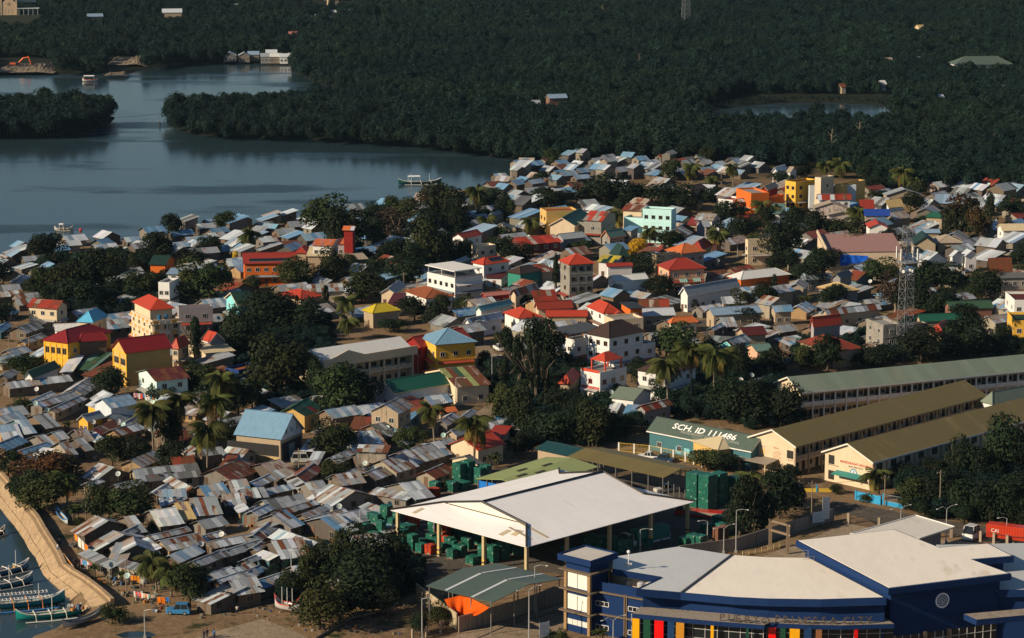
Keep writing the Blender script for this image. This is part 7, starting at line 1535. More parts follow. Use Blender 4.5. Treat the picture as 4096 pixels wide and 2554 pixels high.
vehicle(U(1,2,2270,275), -1.2, 4.6, 1.9, 2.0, 'white light truck on the upper lane', (.66, .66, .64), 'light_truck', 'truck', (.45, .9), True)
vehicle(U(0,2,2225,1330), math.pi*.95, 4.2, 1.7, 1.5, 'light blue car parked beneath coconut palms', (.08, .30, .42))
vehicle(U(0,2,2300,1285), .1, 4.2, 1.7, 1.5, 'dark car parked beside the chapel', (.03, .03, .035))
vehicle(U(1,2,60,1300), .15, 4.2, 1.7, 1.5, 'black car parked at the chapel front', (.02, .022, .025))
vehicle(U(2,2,1530,1350), math.pi*.85, 4.6, 1.8, 1.7, 'dark blue car parked next to the white pickup', (.01, .03, .08))
d = T2(985, 665)-T2(1460, 560); vehicle(T2(1460, 575), math.atan2(d.y, d.x), max(9.5, d.length*.9), 2.4, 2.9, 'white-cabbed lorry loaded with a long green tarpaulin cargo', (.62, .62, .60), 'lorry', 'truck', (.78, .98), box=(.02, .74, 3.3, (.02, .17, .12)))
d = T2(1545, 330)-T2(1990, 370); vehicle(T2(1990, 385), math.atan2(d.y, d.x), max(10, min(13, d.length)), 2.4, 2.8, 'red-cabbed flatbed lorry with empty wooden deck', (.42, .03, .02), 'lorry', 'truck', (.78, .98), box=(.02, .76, 1.35, (.22, .20, .17)))
vehicle(T3(1985, 545), -2.2, 5.0, 2.3, 2.9, 'white container lorry cab parked at the railing', (.62, .62, .60), 'lorry_cab', 'truck', (.25, .96))
N, th, a, b = frame(T3(2055, 410, 3.9), T3(2055, 412, 3.9), T3(2370, 480, 3.9), 'x')
A_, B_ = T3(2058, 565, .9), T3(2372, 605, .9); d = B_-A_; th = math.atan2(d.y, d.x); t = thing('shipping_container', 'orange-red shipping container with white lettering on a trailer', 'container', (A_.x, A_.y, GZ), th); LC = max(8.0, d.length)
MB().box(0, 0, 1.2, LC, 2.44, 3.8).build('body', 'gloss', t, (.50, .045, .018)); m = MB()
for k in range(int(LC/.55)): m.box(.2+k*.55, -.04, 1.35, .42+k*.55, 0, 3.65)
m.build('corrugations', 'gloss', t, (.44, .040, .016))
txt('CAI', 1.0, t, fr((1.0, -.06, 2.35), (1, 0, 0), (0, 0, 1)), (.70, .68, .64), .01)
for k in (.55, .7, .85): wq = MB().tube([(LC*k, -.05, .5), (LC*k, .3, .5)], .5, 12).build('wheel', 'plain', t, (.02, .02, .02)); MB().tube([(LC*k, -.07, .5), (LC*k, -.04, .5)], .25, 8).build('rim', 'steel', wq, (.3, .3, .3))
MB().box(.2, .4, .9, LC-.2, 2.0, 1.18).build('trailer_frame', 'plain', t, (.05, .05, .05))
# excavator on the far bank
p = U(0, 0, 200, 640); t = thing('excavator', 'orange excavator with bent boom on the far gravel bank', 'excavator', (p.x-3, p.y, GZ))
for y in (-1.2, 1.2): MB().box(-2, y-.4, 0, 2, y+.4, .9).build('track', 'plain', t, (.03, .03, .03))
MB().box(-3.2, -1.4, 1.0, .6, 1.4, 2.7).build('house', 'gloss', t, (.62, .11, .02)); MB().box(.2, -1.4, 1.0, 1.6, -.1, 3.0).build('cab', 'glass', t)
MB().tube([(1, .4, 1.8), (4.2, .4, 5.4), (7.4, .4, 5.9)], [.55, .5, .4], 5).build('boom', 'gloss', t, (.62, .12, .02)); MB().tube([(7.2, .4, 6.4), (8.6, .4, 1.4)], [.45, .3], 5).build('stick', 'gloss', t, (.62, .12, .02)); MB().box(8.0, -.2, .2, 9.2, 1.0, 1.4).build('bucket', 'plain', t, (.1, .06, .05))
# ---------------------------------------------------------------- far shore: church, houses, rubble
p = U(0, 0, 20, 145, 11.0); t = thing('church', 'pale tan chapel with pointed gable and corner spires in far trees', 'church', (p.x, p.y, 11.0), .12); t.scale = (.56, .56, .56); CHP = p
MB().box(-4, -6, -21, 46, 16, 0).build('terrace', 'wall', t, (.035, .045, .03, .6))
m = MB(); m.V = []; Q = [(0, 0), (17, 0), (17, 14), (8.5, 22), (0, 14)]; k = 5; m.V = [(x, 0, z) for x, z in Q]+[(x, 14, z) for x, z in Q]; m.F = [tuple(range(k)), tuple(range(2*k-1, k-1, -1))]+[(i, k+i, k+(i+1) % k, (i+1) % k) for i in range(k)]
m.build('wall', 'wall', t, (.52, .38, .25, .2))
for x in (-1, 17): q = MB().box(x-.8, -.5, 0, x+1.0, 1.6, 18).build('corner_tower', 'wall', t, (.48, .36, .24, .2)); MB().tube([(x+.1, .5, 18), (x+.1, .5, 24)], [1.1, .05], 6).build('spire', 'plain', q, (.42, .32, .22))
MB().slab([(17.2, 14, 14), (40, 14, 14), (40, 6, 24), (8.5, 6, 24)], .3).build('side_roof', 'tin', t, (.40, .46, .50, .05))
for x in (4, 8, 12): opening(t, 'tall_window', fr((x, -.02, 2), (1, 0, 0), (0, 0, 1)), 1.4, 5, (.40, .28, .18), .05)
q = MB(); q.tube([(8.5, -.1, 13), (8.5, .1, 13)], 2.0, 16); q.build('rose_window', 'plain', t, (.28, .2, .14))
MB().box(18, -4, 7.5, 44, 8, 8.1).build('porch_roof', 'wall', t, (.40, .44, .48, .2))
for k in range(5): MB().box(20+k*5.5, -3.5, 0, 20.5+k*5.5, -3, 7.5).build('porch_post', 'wall', t, (.42, .42, .42, .2))
FARPTS = []
FAR = [(0,0,900,265,150,'tinblue','tan','grey-blue gable roof poking out of the left hillside forest',1),(1,0,730,130,110,'red','tan','deep red roof among hillside trees above the channel',1),(1,0,735,205,60,'whitetin','white','white two-storey house in the far hillside cluster',2),(1,0,900,200,60,'white','paleblue','pale blue box house in the far hillside cluster',2),(1,0,760,225,70,'maroon','white','white gable with dark red roof in the far hillside cluster',1),(1,0,505,245,60,'tinlt','tan','pale tin roof left of the far hillside cluster',1),(1,0,600,235,70,'tinlt','tan','second pale tin roof of the far hillside cluster',1),(1,0,520,280,80,'maroon','tan','maroon roof below the far hillside cluster',1),(1,0,715,255,90,'whitetin','grey','wide white roof in front of the far hillside cluster',1),(1,0,245,240,60,'tinlt','tan','lone pale roof at the left of the hillside',1),(1,0,350,385,90,'pink','white','pinkish roof above the channel stilt houses',1),(1,0,285,60,50,'red','tan','tiny red roof high on the hillside',1),(1,0,665,90,50,'white','white','white water-tank house above the red hillside roof',2),(0,0,860,85,80,'pink','tan','faded red roof in the left hillside forest',1),(0,0,1620,235,190,'tinlt','tan','long low whitish roof line in the hillside forest',1),(3,0,1385,360,55,'tanyel','cream','cream house catching the sun on the right hillside',2),(3,0,1455,320,75,'tanyel','cream','second sunlit cream roof on the right hillside',2),(3,0,1135,640,100,'rusttin','mauve','rusty barn roof in the right hillside forest',1),(3,0,1430,625,50,'tinblue','tan','small blue tin roof in the right hillside forest',1),(3,0,975,405,60,'tinlt','tan','thin pale roof on the right hillside',1),(2,0,435,1045,190,'tinblue','brownwall','hut with blue tin roof alone in the mangroves',1),(2,0,235,1055,80,'tin','tan','small tin lean-to beside the mangrove hut',1),(3,0,1095,860,60,'whitetin','white','white shed on the pond dyke',1),(3,0,1640,1000,80,'tinlt','white','white roof at the forest edge beyond the pond',1),(3,0,2240,910,100,'tinlt','concrete','pale walled house at the right forest edge',1),(2,0,540,8,80,'creamroof','cream','cream roof at the top of the hillside',1),(0,0,2215,65,100,'tinblue','tan','blue tin roof at the top of the hillside',1),(0,0,2215,160,70,'tin','tan','grey roof in the forest above the stilt houses',1),(3,0,715,890,55,'rust','tan','rust-coloured shelter on the pond bank',1)]
for c, r, x, y, w, rc, wc, lb, fl in FAR:
    p = U(c, r, x, y+12); wm = w/2.3623/ppm(p); th = .25+random.uniform(-.1, .1); z = min(4.6+fl*1.4, max(3.0, wm*.55))
    FARPTS.append((p.x, p.y, wm)); zt = float(hz(p.x, p.y)); t = bldw(Vector((p.x-wm*.45, p.y)), th, max(6, wm*.55), wm, z, 'gx', max(1.8, wm*.18), rc, wc, lb, 0, 3, fl, .4); t.location.z = zt+1.0
GPK = dict(c=3, r=0)
p = U(3, 0, 2090, 700); FARPTS.append((p.x, p.y, 50)); t = bldw(Vector((p.x-19, p.y)), .1, 15, 33, 5.0, 'h', 4, 'sage2', 'white', 'large pale green hip-roofed hall in the right hillside forest', 0, 8, 1, 1); t.location.z = float(hz(p.x, p.y))
for i, (x, y, w, rc, fl) in enumerate(((2190, 560, 140, 'tinlt', 1), (2330, 565, 60, 'tin', 1), (2419, 555, 110, 'tinblue', 1), (2540, 575, 110, 'tin', 1), (2590, 540, 120, 'tinlt', 1), (2630, 575, 110, 'whitetin', 1), (2720, 578, 110, 'tinlt', 1), (2800, 570, 60, 'rusttin', 1))):
    p = U(0, 0, x-80, y+18); wm = w/2.3623/ppm(p)
    t = bldw(Vector((p.x, p.y)), .1, 8, max(7, wm*.9), 3.6, random.choice(('gx', 'gy')), 1.8, rc, random.choice(('white', 'grey', 'tan', 'plank')), 'stilt house over the channel with %s roof' % ('white', 'grey', 'blue-grey', 'dull', 'pale', 'bright white', 'tin', 'rusty')[i], 1, 3, 1, .3, 'stilt_house', 'house'); t.location.z = 1.2
    m = MB()
    for k in range(6): m.tube([(.5+k*wm/6, .5, -3), (.5+k*wm/6, .5, .2)], .15, 5)
    m.build('stilts', 'plain', t, (.05, .04, .035))
def mound(name, label, x, y, w, h, dp, mt, c=0, r=0):
    p = U(c, r, x, y); L_ = w/2.3623/ppm(p); n, k = 60, 16; V = []; F = []
    for i in range(n+1):
        for j in range(k+1):
            u, v = i/n, j/k; e = min(1, 5*u, 5*(1-u))*math.sin(math.pi*min(1, v*.9+.1)); zz = h*e*(.85+.15*math.sin(u*9+1))+.9*mnoise.noise(Vector((u*40, v*14, 3.1)))*e-.4
            V.append((u*L_-L_/2, v*dp, zz))
    for i in range(n):
        for j in range(k): q = i*(k+1)+j; F.append((q, q+k+1, q+k+2, q+1))
    o = part(name, mesh(name, V, F), mt); o.location = (p.x, p.y, GZ); o['kind'] = 'structure'
mound('gravel_bank', '', 190, 690, 620, 2.6, 60, 'rock'); mound('rubble_heap', '', 1180, 625, 400, 4.5, 40, 'rock'); mound('rubble_spit', '', 1090, 712, 220, 1.6, 14, 'rock')
# bare trees standing in the forest
for c, r, x, yt, yb in ((3,0,600,1290,1512), (3,0,860,1230,1380), (3,0,2200,1330,1440), (2,0,855,100,215), (3,0,2130,1340,1430), (2,0,1200,570,700)):
    p = U(c, r, x, yb); h = (yb-yt)/2.3623/ppm(p)+4; t = thing('bare_tree', 'leafless pale tree standing out of the dark forest', 'tree', p, x, 'bare trees in the forest')
    m = MB(); m.tube([(0, 0, 0), (.3, 0, h*.5), (-.1, 0, h)], [.35, .22, .06], 6); m.build('trunk', 'palebark', t)
    for i in range(9): a_ = i*2.4; zz = h*(.45+.055*i); l = h*.2*(1.2-.08*i); MB().tube([(.15, 0, zz), (math.cos(a_)*l, math.sin(a_)*l, zz+l*.7)], [.12, .03], 4).build('branch', 'palebark', t)
# ---------------------------------------------------------------- people
def person_me():
    V = [(0, 0, .95), (0, 0, 1.15), (0, 0, 1.38), (0, 0, 1.50), (0, 0, 1.62), (0, .01, 1.74), (.18, 0, 1.40), (.24, 0, 1.12), (.25, -.05, .86), (.26, -.07, .76), (-.18, 0, 1.40), (-.24, 0, 1.12), (-.23, -.06, .88), (-.23, -.09, .78), (.10, 0, .88), (.11, -.01, .48), (.12, .02, .08), (.12, -.12, .04), (-.10, 0, .88), (-.13, .02, .48), (-.12, .05, .08), (-.12, -.09, .04)]
    E = [(0,1),(1,2),(2,3),(3,4),(4,5),(2,6),(6,7),(7,8),(8,9),(2,10),(10,11),(11,12),(12,13),(0,14),(14,15),(15,16),(16,17),(0,18),(18,19),(19,20),(20,21)]
    rad = [.15,.14,.16,.06,.10,.07,.07,.048,.035,.03,.07,.048,.035,.03,.095,.062,.042,.038,.095,.062,.042,.038]
    me = bpy.data.meshes.new('body'); me.from_pydata(V, E, []); ob = bpy.data.objects.new('tmp', me); COL.objects.link(ob)
    ob.modifiers.new('s', 'SKIN'); 
    for i, v in enumerate(me.skin_vertices[0].data): v.radius = (rad[i], rad[i]*.8); v.use_root = (i == 0)
    ob.modifiers.new('u', 'SUBSURF').levels = 1; ob.modifiers['u'].render_levels = 1
    dg = bpy.context.evaluated_depsgraph_get(); out = bpy.data.meshes.new_from_object(ob.evaluated_get(dg)); bpy.data.objects.remove(ob); out.name = 'body'; return out
PM = person_me()
SHIRT = MB().tube([(0, 0, .90), (0, 0, 1.1), (0, 0, 1.36), (0, 0, 1.46)], [.185, .175, .20, .09], 10).tube([(.15, 0, 1.41), (.26, 0, 1.16)], [.10, .075], 8).tube([(-.15, 0, 1.41), (-.26, 0, 1.16)], [.10, .075], 8).me('shirt', True)
TROU = MB().tube([(0, 0, .78), (0, 0, .96)], [.18, .18], 10).tube([(.10, 0, .92), (.11, -.01, .48), (.12, .02, .14)], [.12, .09, .075], 8).tube([(-.10, 0, .92), (-.13, .02, .48), (-.12, .05, .14)], [.12, .09, .075], 8).me('trousers', True)
HAIR = MB().sphere((0, .03, 1.71), .125, 10, 6, .9).me('hair', True)
def person(p, rz, label, sh, tr, sit=0):
    t = thing('person', label, 'person', (p.x, p.y, p.z-sit), rz); part('body', PM, 'cloth', t, (.22, .12, .08)); part('shirt', SHIRT, 'cloth', t, sh); part('trousers', TROU, 'cloth', t, tr); part('hair', HAIR, 'cloth', t, (.01, .01, .01))
person(TT0(566, 642), 3.6, 'person in dark clothes walking on the seawall path', (.02, .025, .04), (.03, .05, .09))
person(TT0(2242, 1285), .2, 'person in white shirt standing before the front shanties', (.55, .50, .45), (.02, .03, .06))
person(TT0(1928, 1518), 2.6, 'person in dark shirt walking on the pale apron', (.03, .03, .05), (.04, .04, .06)); person(TT0(1958, 1505), 2.8, 'person in black walking on the pale apron beside another', (.02, .02, .025), (.05, .04, .04)); person(TT0(2025, 1515), 2.4, 'person in blue shirt following on the pale apron', (.03, .14, .35), (.03, .03, .05))
person(Tp[7]+Vector((.9, .4, .55)), 2.0, 'person in white and blue on top of the seawall by orange crates', (.5, .5, .5), (.04, .1, .3), sit=.45)
person(U(2, 2, 2058, 300), 1.0, 'person in white shirt on the lane by the turquoise house', (.6, .58, .55), (.3, .04, .04))
person(T1(1803, 745), .5, 'worker in grey standing between crate stacks', (.25, .25, .25), (.05, .05, .06))
# ---------------------------------------------------------------- small things on and between the roofs
DISH = MB().V
def dish_me():
    m = MB(); n = 12; V = [(0, 0, -.12)]
    for r_, z in ((.3, -.08), (.6, .06)): V += [(math.cos(2*math.pi*i/n)*r_, math.sin(2*math.pi*i/n)*r_, z) for i in range(n)]
    F = [(0, 1+i, 1+(i+1) % n) for i in range(n)]+[(1+i, 1+n+i, 1+n+(i+1) % n, 1+(i+1) % n) for i in range(n)]; m.V, m.F = V, F; return m.me('dish', True)
DM = dish_me(); ARM = MB().tube([(0, 0, -.1), (0, .0, .6)], .025, 4).me('feed_arm'); DPOST = MB().tube([(0, 0, -1.6), (0, 0, 0)], .04, 5).me('post')
DW = {(0,2): 'on a tin roof near the tall palms', (1,2): 'on a rusty roof below the chapel', (0,3): 'on a shack behind the seawall', (1,3): 'on a shack beside the crate yard', (3,1): 'on a roof near the lattice mast', (2,2): 'on a roof by the red pavilion house', (2,1): 'among the painted houses', (0,1): 'by the ornate villa'}
for c, r, s in ((0,2,'345,655 335,790 445,850 915,825 880,965 1118,960 1165,990 1497,1243 1115,1455'), (1,2,'1030,1355 1113,1400 1388,1330 1240,1020 1305,1040 1770,1090'), (0,3,'2092,528 1900,618 1055,820 1200,920'), (1,3,'785,263 420,160 632,718 1267,243'), (3,1,'1510,612 1530,603 1570,587 965,1148 335,1088 2215,1097 1540,385 2085,230 1025,1275'), (2,2,'2268,520 2163,565 940,683'), (2,1,'1940,655 1962,680 890,1478 155,725 2310,1310 1980,1100 435,970 1945,950'), (0,1,'1810,1422 1855,1415 2065,1495 860,1310')):
    for q in s.split():
        x, y = map(float, q.split(',')); p = U(c, r, x, y, GZ+3.6+(2.5 if c in (2, 3) and r == 1 else 0)); t = thing('satellite_dish', 'pale satellite dish '+DW[(c, r)], 'satellite dish', p, random.uniform(-.5, .8), 'satellite dishes '+DW[(c, r)])
        d_ = part('dish', DM, 'plain', t, random.choice([(.32, .46, .44), (.40, .46, .44), (.5, .5, .48)]), Matrix.Rotation(R(55), 4, 'X')); part('feed_arm', ARM, 'steel', d_, (.3, .3, .3)); part('post', DPOST, 'steel', t, (.25, .22, .2))
def cloths(pts, label, n, h=1.0, cols=((.5,.05,.04), (.55,.5,.45), (.05,.2,.4), (.5,.2,.05), (.1,.3,.3), (.4,.2,.25))):
    base = pts[0].copy(); t = thing('washing_line', label, 'laundry', base); m = LB(base); m.tube(pts, .02, 4); m.build('line', 'plain', t, (.3, .3, .3))
    for p in (pts[0], pts[-1]): m = LB(base); m.tube([p, Vector((p.x, p.y, GZ))], .05, 5); m.build('prop', 'plain', t, (.2, .15, .1))
    for i in range(n): p = pts[0].lerp(pts[-1], (i+.5)/n); m = LB(base); w = (pts[-1]-pts[0])/n*.4; hh = h*random.uniform(.6, 1.1); m.poly([p-w, p+w, p+w*.9+Vector((.1, 0, -hh)), p-w*.9+Vector((.05, -.1, -hh))]); m.build('cloth', 'cloth', t, vary(random.choice(cols), .2))
cloths([U(0,2,1260,690,3.8), U(0,2,1500,720,3.8)], 'washing line of coloured clothes below the mint timber house', 11, 1.3)
cloths([TT0(760, 760, 2.3), TT0(880, 810, 2.3)], 'washing line of pale clothes at the first shack on the path', 8)
cloths([TT0(700, 515, 3.0), TT0(830, 640, 3.0)], 'blue and orange sheets hung from the corner shack', 4, 1.9, ((.05,.35,.6), (.7,.18,.01), (.6,.55,.5), (.7,.2,.02)))
cloths([TT0(1230, 915, 2.6), TT0(1380, 930, 2.6)], 'orange cloths hanging before the grey lean-to by the path', 5, 1.5, ((.7,.2,.01), (.65,.22,.02), (.5,.5,.48)))
cloths([TT0(1260, 1065, 2.0), TT0(1420, 1100, 2.0)], 'washing line of mixed clothes below the harbour palms', 9, 1.0)
cloths([TT0(1480, 1120, 2.6), TT0(1600, 1125, 2.6)], 'orange and blue awning cloths by the parked jeep', 3, 1.1, ((.7,.16,.01), (.03,.14,.4)))
cloths([U(0,3,500,705,3.2)+Vector((2,0,0)), U(0,3,600,840,3.2)+Vector((2,0,0))], 'orange cloths drying along the seawall parapet', 7, .7, ((.7,.25,.02), (.6,.3,.05), (.5,.48,.42)))
for a_, b_, n, lb in (((U(1,2,460,1025,5.5)), U(1,2,870,965,5.5), 26, 'string of yellow pennants from the chapel to the pole'), (U(1,2,330,1110,4.5), U(1,2,680,1070,5.0), 20, 'string of yellow pennants along the chapel front'), (U(1,2,1340,880,5.5), U(1,2,1830,735,6.5), 26, 'string of yellow pennants across the lane'), (U(1,2,800,830,6), U(1,2,980,830,6), 12, 'short string of yellow pennants under the big tree')):
    t = thing('pennant_string', lb, 'bunting', a_); m = LB(a_); q = LB(a_); P = []
    for i in range(n+1): u = i/n; v = a_.lerp(b_, u); v.z -= 1.2*4*u*(1-u)*.6; P.append(v)
    m.tube(P, .015, 4); m.build('cord', 'plain', t, (.3, .3, .28))
    for v, w in zip(P, P[1:]): q = LB(a_); q.poly([v, v.lerp(w, .6), v.lerp(w, .3)+Vector((0, 0, -.5))]); q.build('pennant', 'cloth', t, (.75, .52, .03))
# solar panels
for T, face in SOLAR:
    a, b, z = T['_dims']
    if face == 'L': m0 = slopes('gy', a, b, z, 2.3)[0][0]; n = 11; s0 = a*.12; w = a*.76/n; l0 = 1.2
    else: m0 = slopes('h', a, b, z, 1.7)[0][0]; n = 6; s0 = b*.33; w = b*.45/n; l0 = 1.0
    for i in range(n): q = MB().box(0, 0, .05, w*.95, 1.9, .12).build('solar_panel', 'glass', T, mw=m0 @ Matrix.Translation((s0+i*w, l0, .02))); MB().box(-.01, -.04, .04, w*.96, 0, .14).build('panel_frame', 'steel', q, (.5, .5, .5))
# chapel gable and sides
a, b, z = CH['_dims']
m = MB().poly([(.3, .46, z-.5), (b-.3, .46, z-.5), (b/2, .46, z+4.45)]); m.build('white_gable', 'wall', CH, (.62, .62, .62, .1))
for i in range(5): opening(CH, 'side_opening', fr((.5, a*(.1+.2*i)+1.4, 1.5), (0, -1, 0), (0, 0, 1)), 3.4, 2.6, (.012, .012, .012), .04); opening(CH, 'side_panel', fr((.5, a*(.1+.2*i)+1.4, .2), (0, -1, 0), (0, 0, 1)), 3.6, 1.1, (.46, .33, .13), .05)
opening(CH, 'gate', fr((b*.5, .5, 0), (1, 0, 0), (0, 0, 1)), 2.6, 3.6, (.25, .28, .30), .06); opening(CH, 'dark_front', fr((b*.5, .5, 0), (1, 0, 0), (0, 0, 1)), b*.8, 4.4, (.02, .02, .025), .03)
for k in (-.22, .22): window(CH, fr((b*(.5+k), .45, z+.6), (1, 0, 0), (0, 0, 1)), .8, 1.6)
q = MB(); q.tube([(0, 0, 0), (0, 0, .05)], .6, 12); q.build('arched_niche', 'plain', CH, (.25, .40, .48), mw=fr((b*.5, .45, z+1.2), (1, 0, 0), (0, 0, 1)))
# pilasters of the yellow buildings
for T, nL in ((YB, 4), (YH, 2)):
    a, b, z = T['_dims']
    for i in range(nL+1): part('pilaster', MB().box(-.2, 0, 0, .2, z-.1, .12).me('pilaster'), 'wall', T, (.72, .40, .03, .1), fr((.5, .6+(a-1.2)*i/nL, 0), (0, -1, 0), (0, 0, 1)))
    for zz in (0.2, z*.48, z-.5): part('band', MB().box(-(a-1)/2, 0, 0, (a-1)/2, .35, .10).me('band'), 'wall', T, (.72, .40, .03, .1), fr((.5, a/2, zz), (0, -1, 0), (0, 0, 1)))
    for i in range(nL): window(T, fr((.5, .6+(a-1.2)*(i+.5)/nL, z*.6), (0, -1, 0), (0, 0, 1)), (a-1.2)/nL*.72, 1.7, (.3, .2, .08))
# hall tarpaulin and bays
a, b, z = HALL['_dims']
m = MB(); n = 18; m.V = []
for i in range(n+1):
    u = i/n; x = b*(.18+.36*u); dz = 1.2*math.sin(math.pi*u)+.5*math.sin(u*11); m.V += [(x, -.3+.15*math.sin(u*23), 5.9-.6*u), (x, -.5+.25*math.sin(u*19), 2.6-dz*.5+1.6*u)]
m.F = [(2*i, 2*i+1, 2*i+3, 2*i+2) for i in range(n)]; m.build('blue_tarpaulin', 'cloth', HALL, (.015, .11, .55))
for i in range(4): opening(HALL, 'block_panel', fr((.25, a*(.16+.2*i), 2.6), (0, -1, 0), (0, 0, 1)), a*.17, 2.6, (.40, .31, .19), .04)
part('parapet', MB().slab([(-.1, 0, z+.5), (-.1, a, z+3.9), (.3, a, z+3.9), (.3, 0, z+.5)], .9).me('parapet'), 'wall', HALL, (.56, .46, .32, .2))
# canopies on the roof decks
a, b, z = DK['_dims']; MB().slab([(-4, -2, z+2.9), (b+2, -2, z+2.9), (b+2, a+1, z+3.7), (-4, a+1, z+3.7)], .2).build('deck_canopy', 'tin', DK, (.07, .075, .08, .2))
for x in (-1.5, b-.3): 
    for y in (.3, a-.3): MB().tube([(max(.3, x), y, z), (max(.3, x), y, z+3.2)], .1, 6).build('canopy_post', 'plain', DK, (.5, .2, .05))
a, b, z = PV['_dims']; k = min(a, b)*.42
for Q in slopes('h', a*.8, b*.7, z+2.9, 1.8): part('pavilion_roof', poly_slab(Q[1], .12), 'tin', PV, (.42, .05, .02, .03), Matrix.Translation((b*.25, a*.1, 0)) @ Q[0])
for x in (.3, .9):
    for y in (.16, .84): MB().box(b*x-.18, a*y-.18, z, b*x+.18, a*y+.18, z+2.95).build('pavilion_post', 'plain', PV, (.45, .06, .03))
for zz in (z+.72, z*.5): MB().box(-.06, .2, zz-.35, -.01, a-.2, zz+.35).build('balcony_rail', 'plain', PV, (.50, .05, .02))
# striped awnings
a, b, z = AWN['_dims']
for k in range(2):
    for i in range(8): MB().slab([(b*(.30+.34*k)+i*.32, -.9, 2.6), (b*(.30+.34*k)+i*.32+.3, -.9, 2.6), (b*(.30+.34*k)+i*.32+.3, .5, 3.6), (b*(.30+.34*k)+i*.32, .5, 3.6)], .03).build('awning_strip', 'cloth', AWN, (.03, .32, .24) if (i+k) % 2 else (.45, .50, .50))
for y in (.5, a-.5): MB().box(.42, y-.2, 0, .48, y+.2, z-.2).build('corner_band', 'plain', AWN, (.55, .06, .02))

# ---------------------------------------------------------------- odds and ends lying about
Vq, Fq, Cq = [], [], []
PALC = [(.04,.10,.20), (.30,.27,.22), (.25,.05,.03), (.34,.13,.03), (.05,.12,.11), (.08,.07,.06), (.16,.12,.08), (.20,.17,.13), (.10,.08,.06), (.14,.11,.08), (.36,.34,.31)]
def junk(p, n, spread, smax=.8):
    for _ in range(n):
        x, y = p.x+random.gauss(0, spread), p.y+random.gauss(0, spread); w, d, h = (random.uniform(.15, smax) for _ in range(3)); th = random.random()*3; c, s_ = math.cos(th), math.sin(th); k = len(Vq)
        for zz in (0, h):
            for dx, dy in ((-w, -d), (w, -d), (w, d), (-w, d)): Vq.append((x+(dx*c-dy*s_)/2, y+(dx*s_+dy*c)/2, GZ+zz))
        F6 = [(4, 5, 6, 7), (0, 1, 5, 4), (1, 2, 6, 5), (2, 3, 7, 6), (3, 0, 4, 7)]; Fq.extend(tuple(k+i for i in f) for f in F6); cl = vary(random.choice(PALC), .3); Cq.extend([(*cl, .2)]*5)
for q in SHK[:75]:
    junk(U(q[0], q[1], q[4], q[5], GZ+2), 7, 2.2)
for x, y, n, sp in ((740, 640, 14, 1.2), (860, 860, 16, 1.6), (1120, 990, 22, 1.8), (1260, 1080, 26, 2.0), (1400, 1150, 22, 1.8), (1520, 1230, 14, 1.4), (1010, 1130, 26, 1.4), (900, 1110, 16, 1.2), (700, 1230, 20, 1.2)): junk(TT0(x, y), n, sp, .7)
for x, y, n, sp in ((560, 1420, 14, 2.2), (900, 1400, 16, 5), (1200, 1440, 12, 4), (1300, 1250, 10, 3), (150, 1290, 10, 2)): junk(T1(x, y), n, sp, .4)
me = mesh('clutter', Vq, Fq); ca = me.color_attributes.new('Col', 'FLOAT_COLOR', 'CORNER'); ca.data.foreach_set('color', np.repeat(np.array(Cq, np.float32), 4, axis=0).ravel())
o = part('clutter', me, 'far'); o['kind'] = 'stuff'; o['label'] = 'scattered tubs, boards, nets and rubbish around the near shanties'; o['category'] = 'clutter'
TY = MB(); 
for i in range(10):
    a0, a1 = i*.628, (i+1)*.628
    for r0, r1, z0, z1 in ((.32, .32, 0, .18), (.32, .18, .18, .18), (.18, .18, .18, 0)): TY.poly([(math.cos(a0)*r0, math.sin(a0)*r0, z0), (math.cos(a1)*r0, math.sin(a1)*r0, z0), (math.cos(a1)*r1, math.sin(a1)*r1, z1), (math.cos(a0)*r1, math.sin(a0)*r1, z1)])
TYM = TY.me('tyre')
for c, r, s_, where in ((0, 3, '2110,1075 2150,1085 2180,1090 1990,845 2160,690', 'holding down tin on a front shanty roof'), (1, 3, '60,1040 180,1000 30,1030', 'on the long tin roof by the trees'), (0, 2, '1500,1465 1560,1450 1620,1445', 'on a grey roof below the palms')):
    for q in s_.split(): x, y = map(float, q.split(',')); tag(part('tyre', TYM, 'plain', None, (.02, .02, .02), Matrix.Translation(U(c, r, x, y, GZ+3.25))), 'worn black tyre '+where, 'tyre', 'tyres '+where)
# notice boards
for p, w, h, lb, s_ in ((T2(305, 1560), 2.0, 2.6, 'white project notice board beside the road', ''), (T3(545, 440), 1.8, 4.6, 'tall tarpaulin poster on posts by the forecourt wall', ''), (T3(475, 470), 3.0, 2.2, 'crumpled blue-white banner frame by the forecourt wall', '')):
    t = thing('notice_board', lb, 'sign', p, .5)
    for x in (-w*.45, w*.45): MB().tube([(x, 0, -.1), (x, 0, h+1.4)], .05, 5).build('post', 'steel', t, (.3, .3, .3))
    b_ = MB().box(-w/2, -.04, 1.2, w/2, 0, 1.2+h).build('board', 'plain', t, (.62, .64, .66) if 'blue' not in lb else (.42, .55, .62))
    for k in range(5): MB().box(-w*.38, -.05, 1.2+h*(.2+.14*k), w*(.1+.25*random.random()), -.042, 1.2+h*(.2+.14*k)+.08).build('print_line', 'plain', b_, (.30, .18, .16) if k == 4 else (.3, .3, .32))
p = T2(1945, 640); t = thing('pallet_stack', 'tall stack of brown wooden pallets by the yard wall', 'pallet stack', p, WH[1])
for k in range(18):
    for j in range(2): MB().box(j*1.7, 0, k*.2, j*1.7+1.5, 1.4, k*.2+.03).box(j*1.7, 0, k*.2+.12, j*1.7+1.5, 1.4, k*.2+.15).box(j*1.7, 0, k*.2, j*1.7+.12, 1.4, k*.2+.12).box(j*1.7+1.38, 0, k*.2, j*1.7+1.5, 1.4, k*.2+.12).build('pallet', 'plain', t, vary((.20, .085, .05), .25))
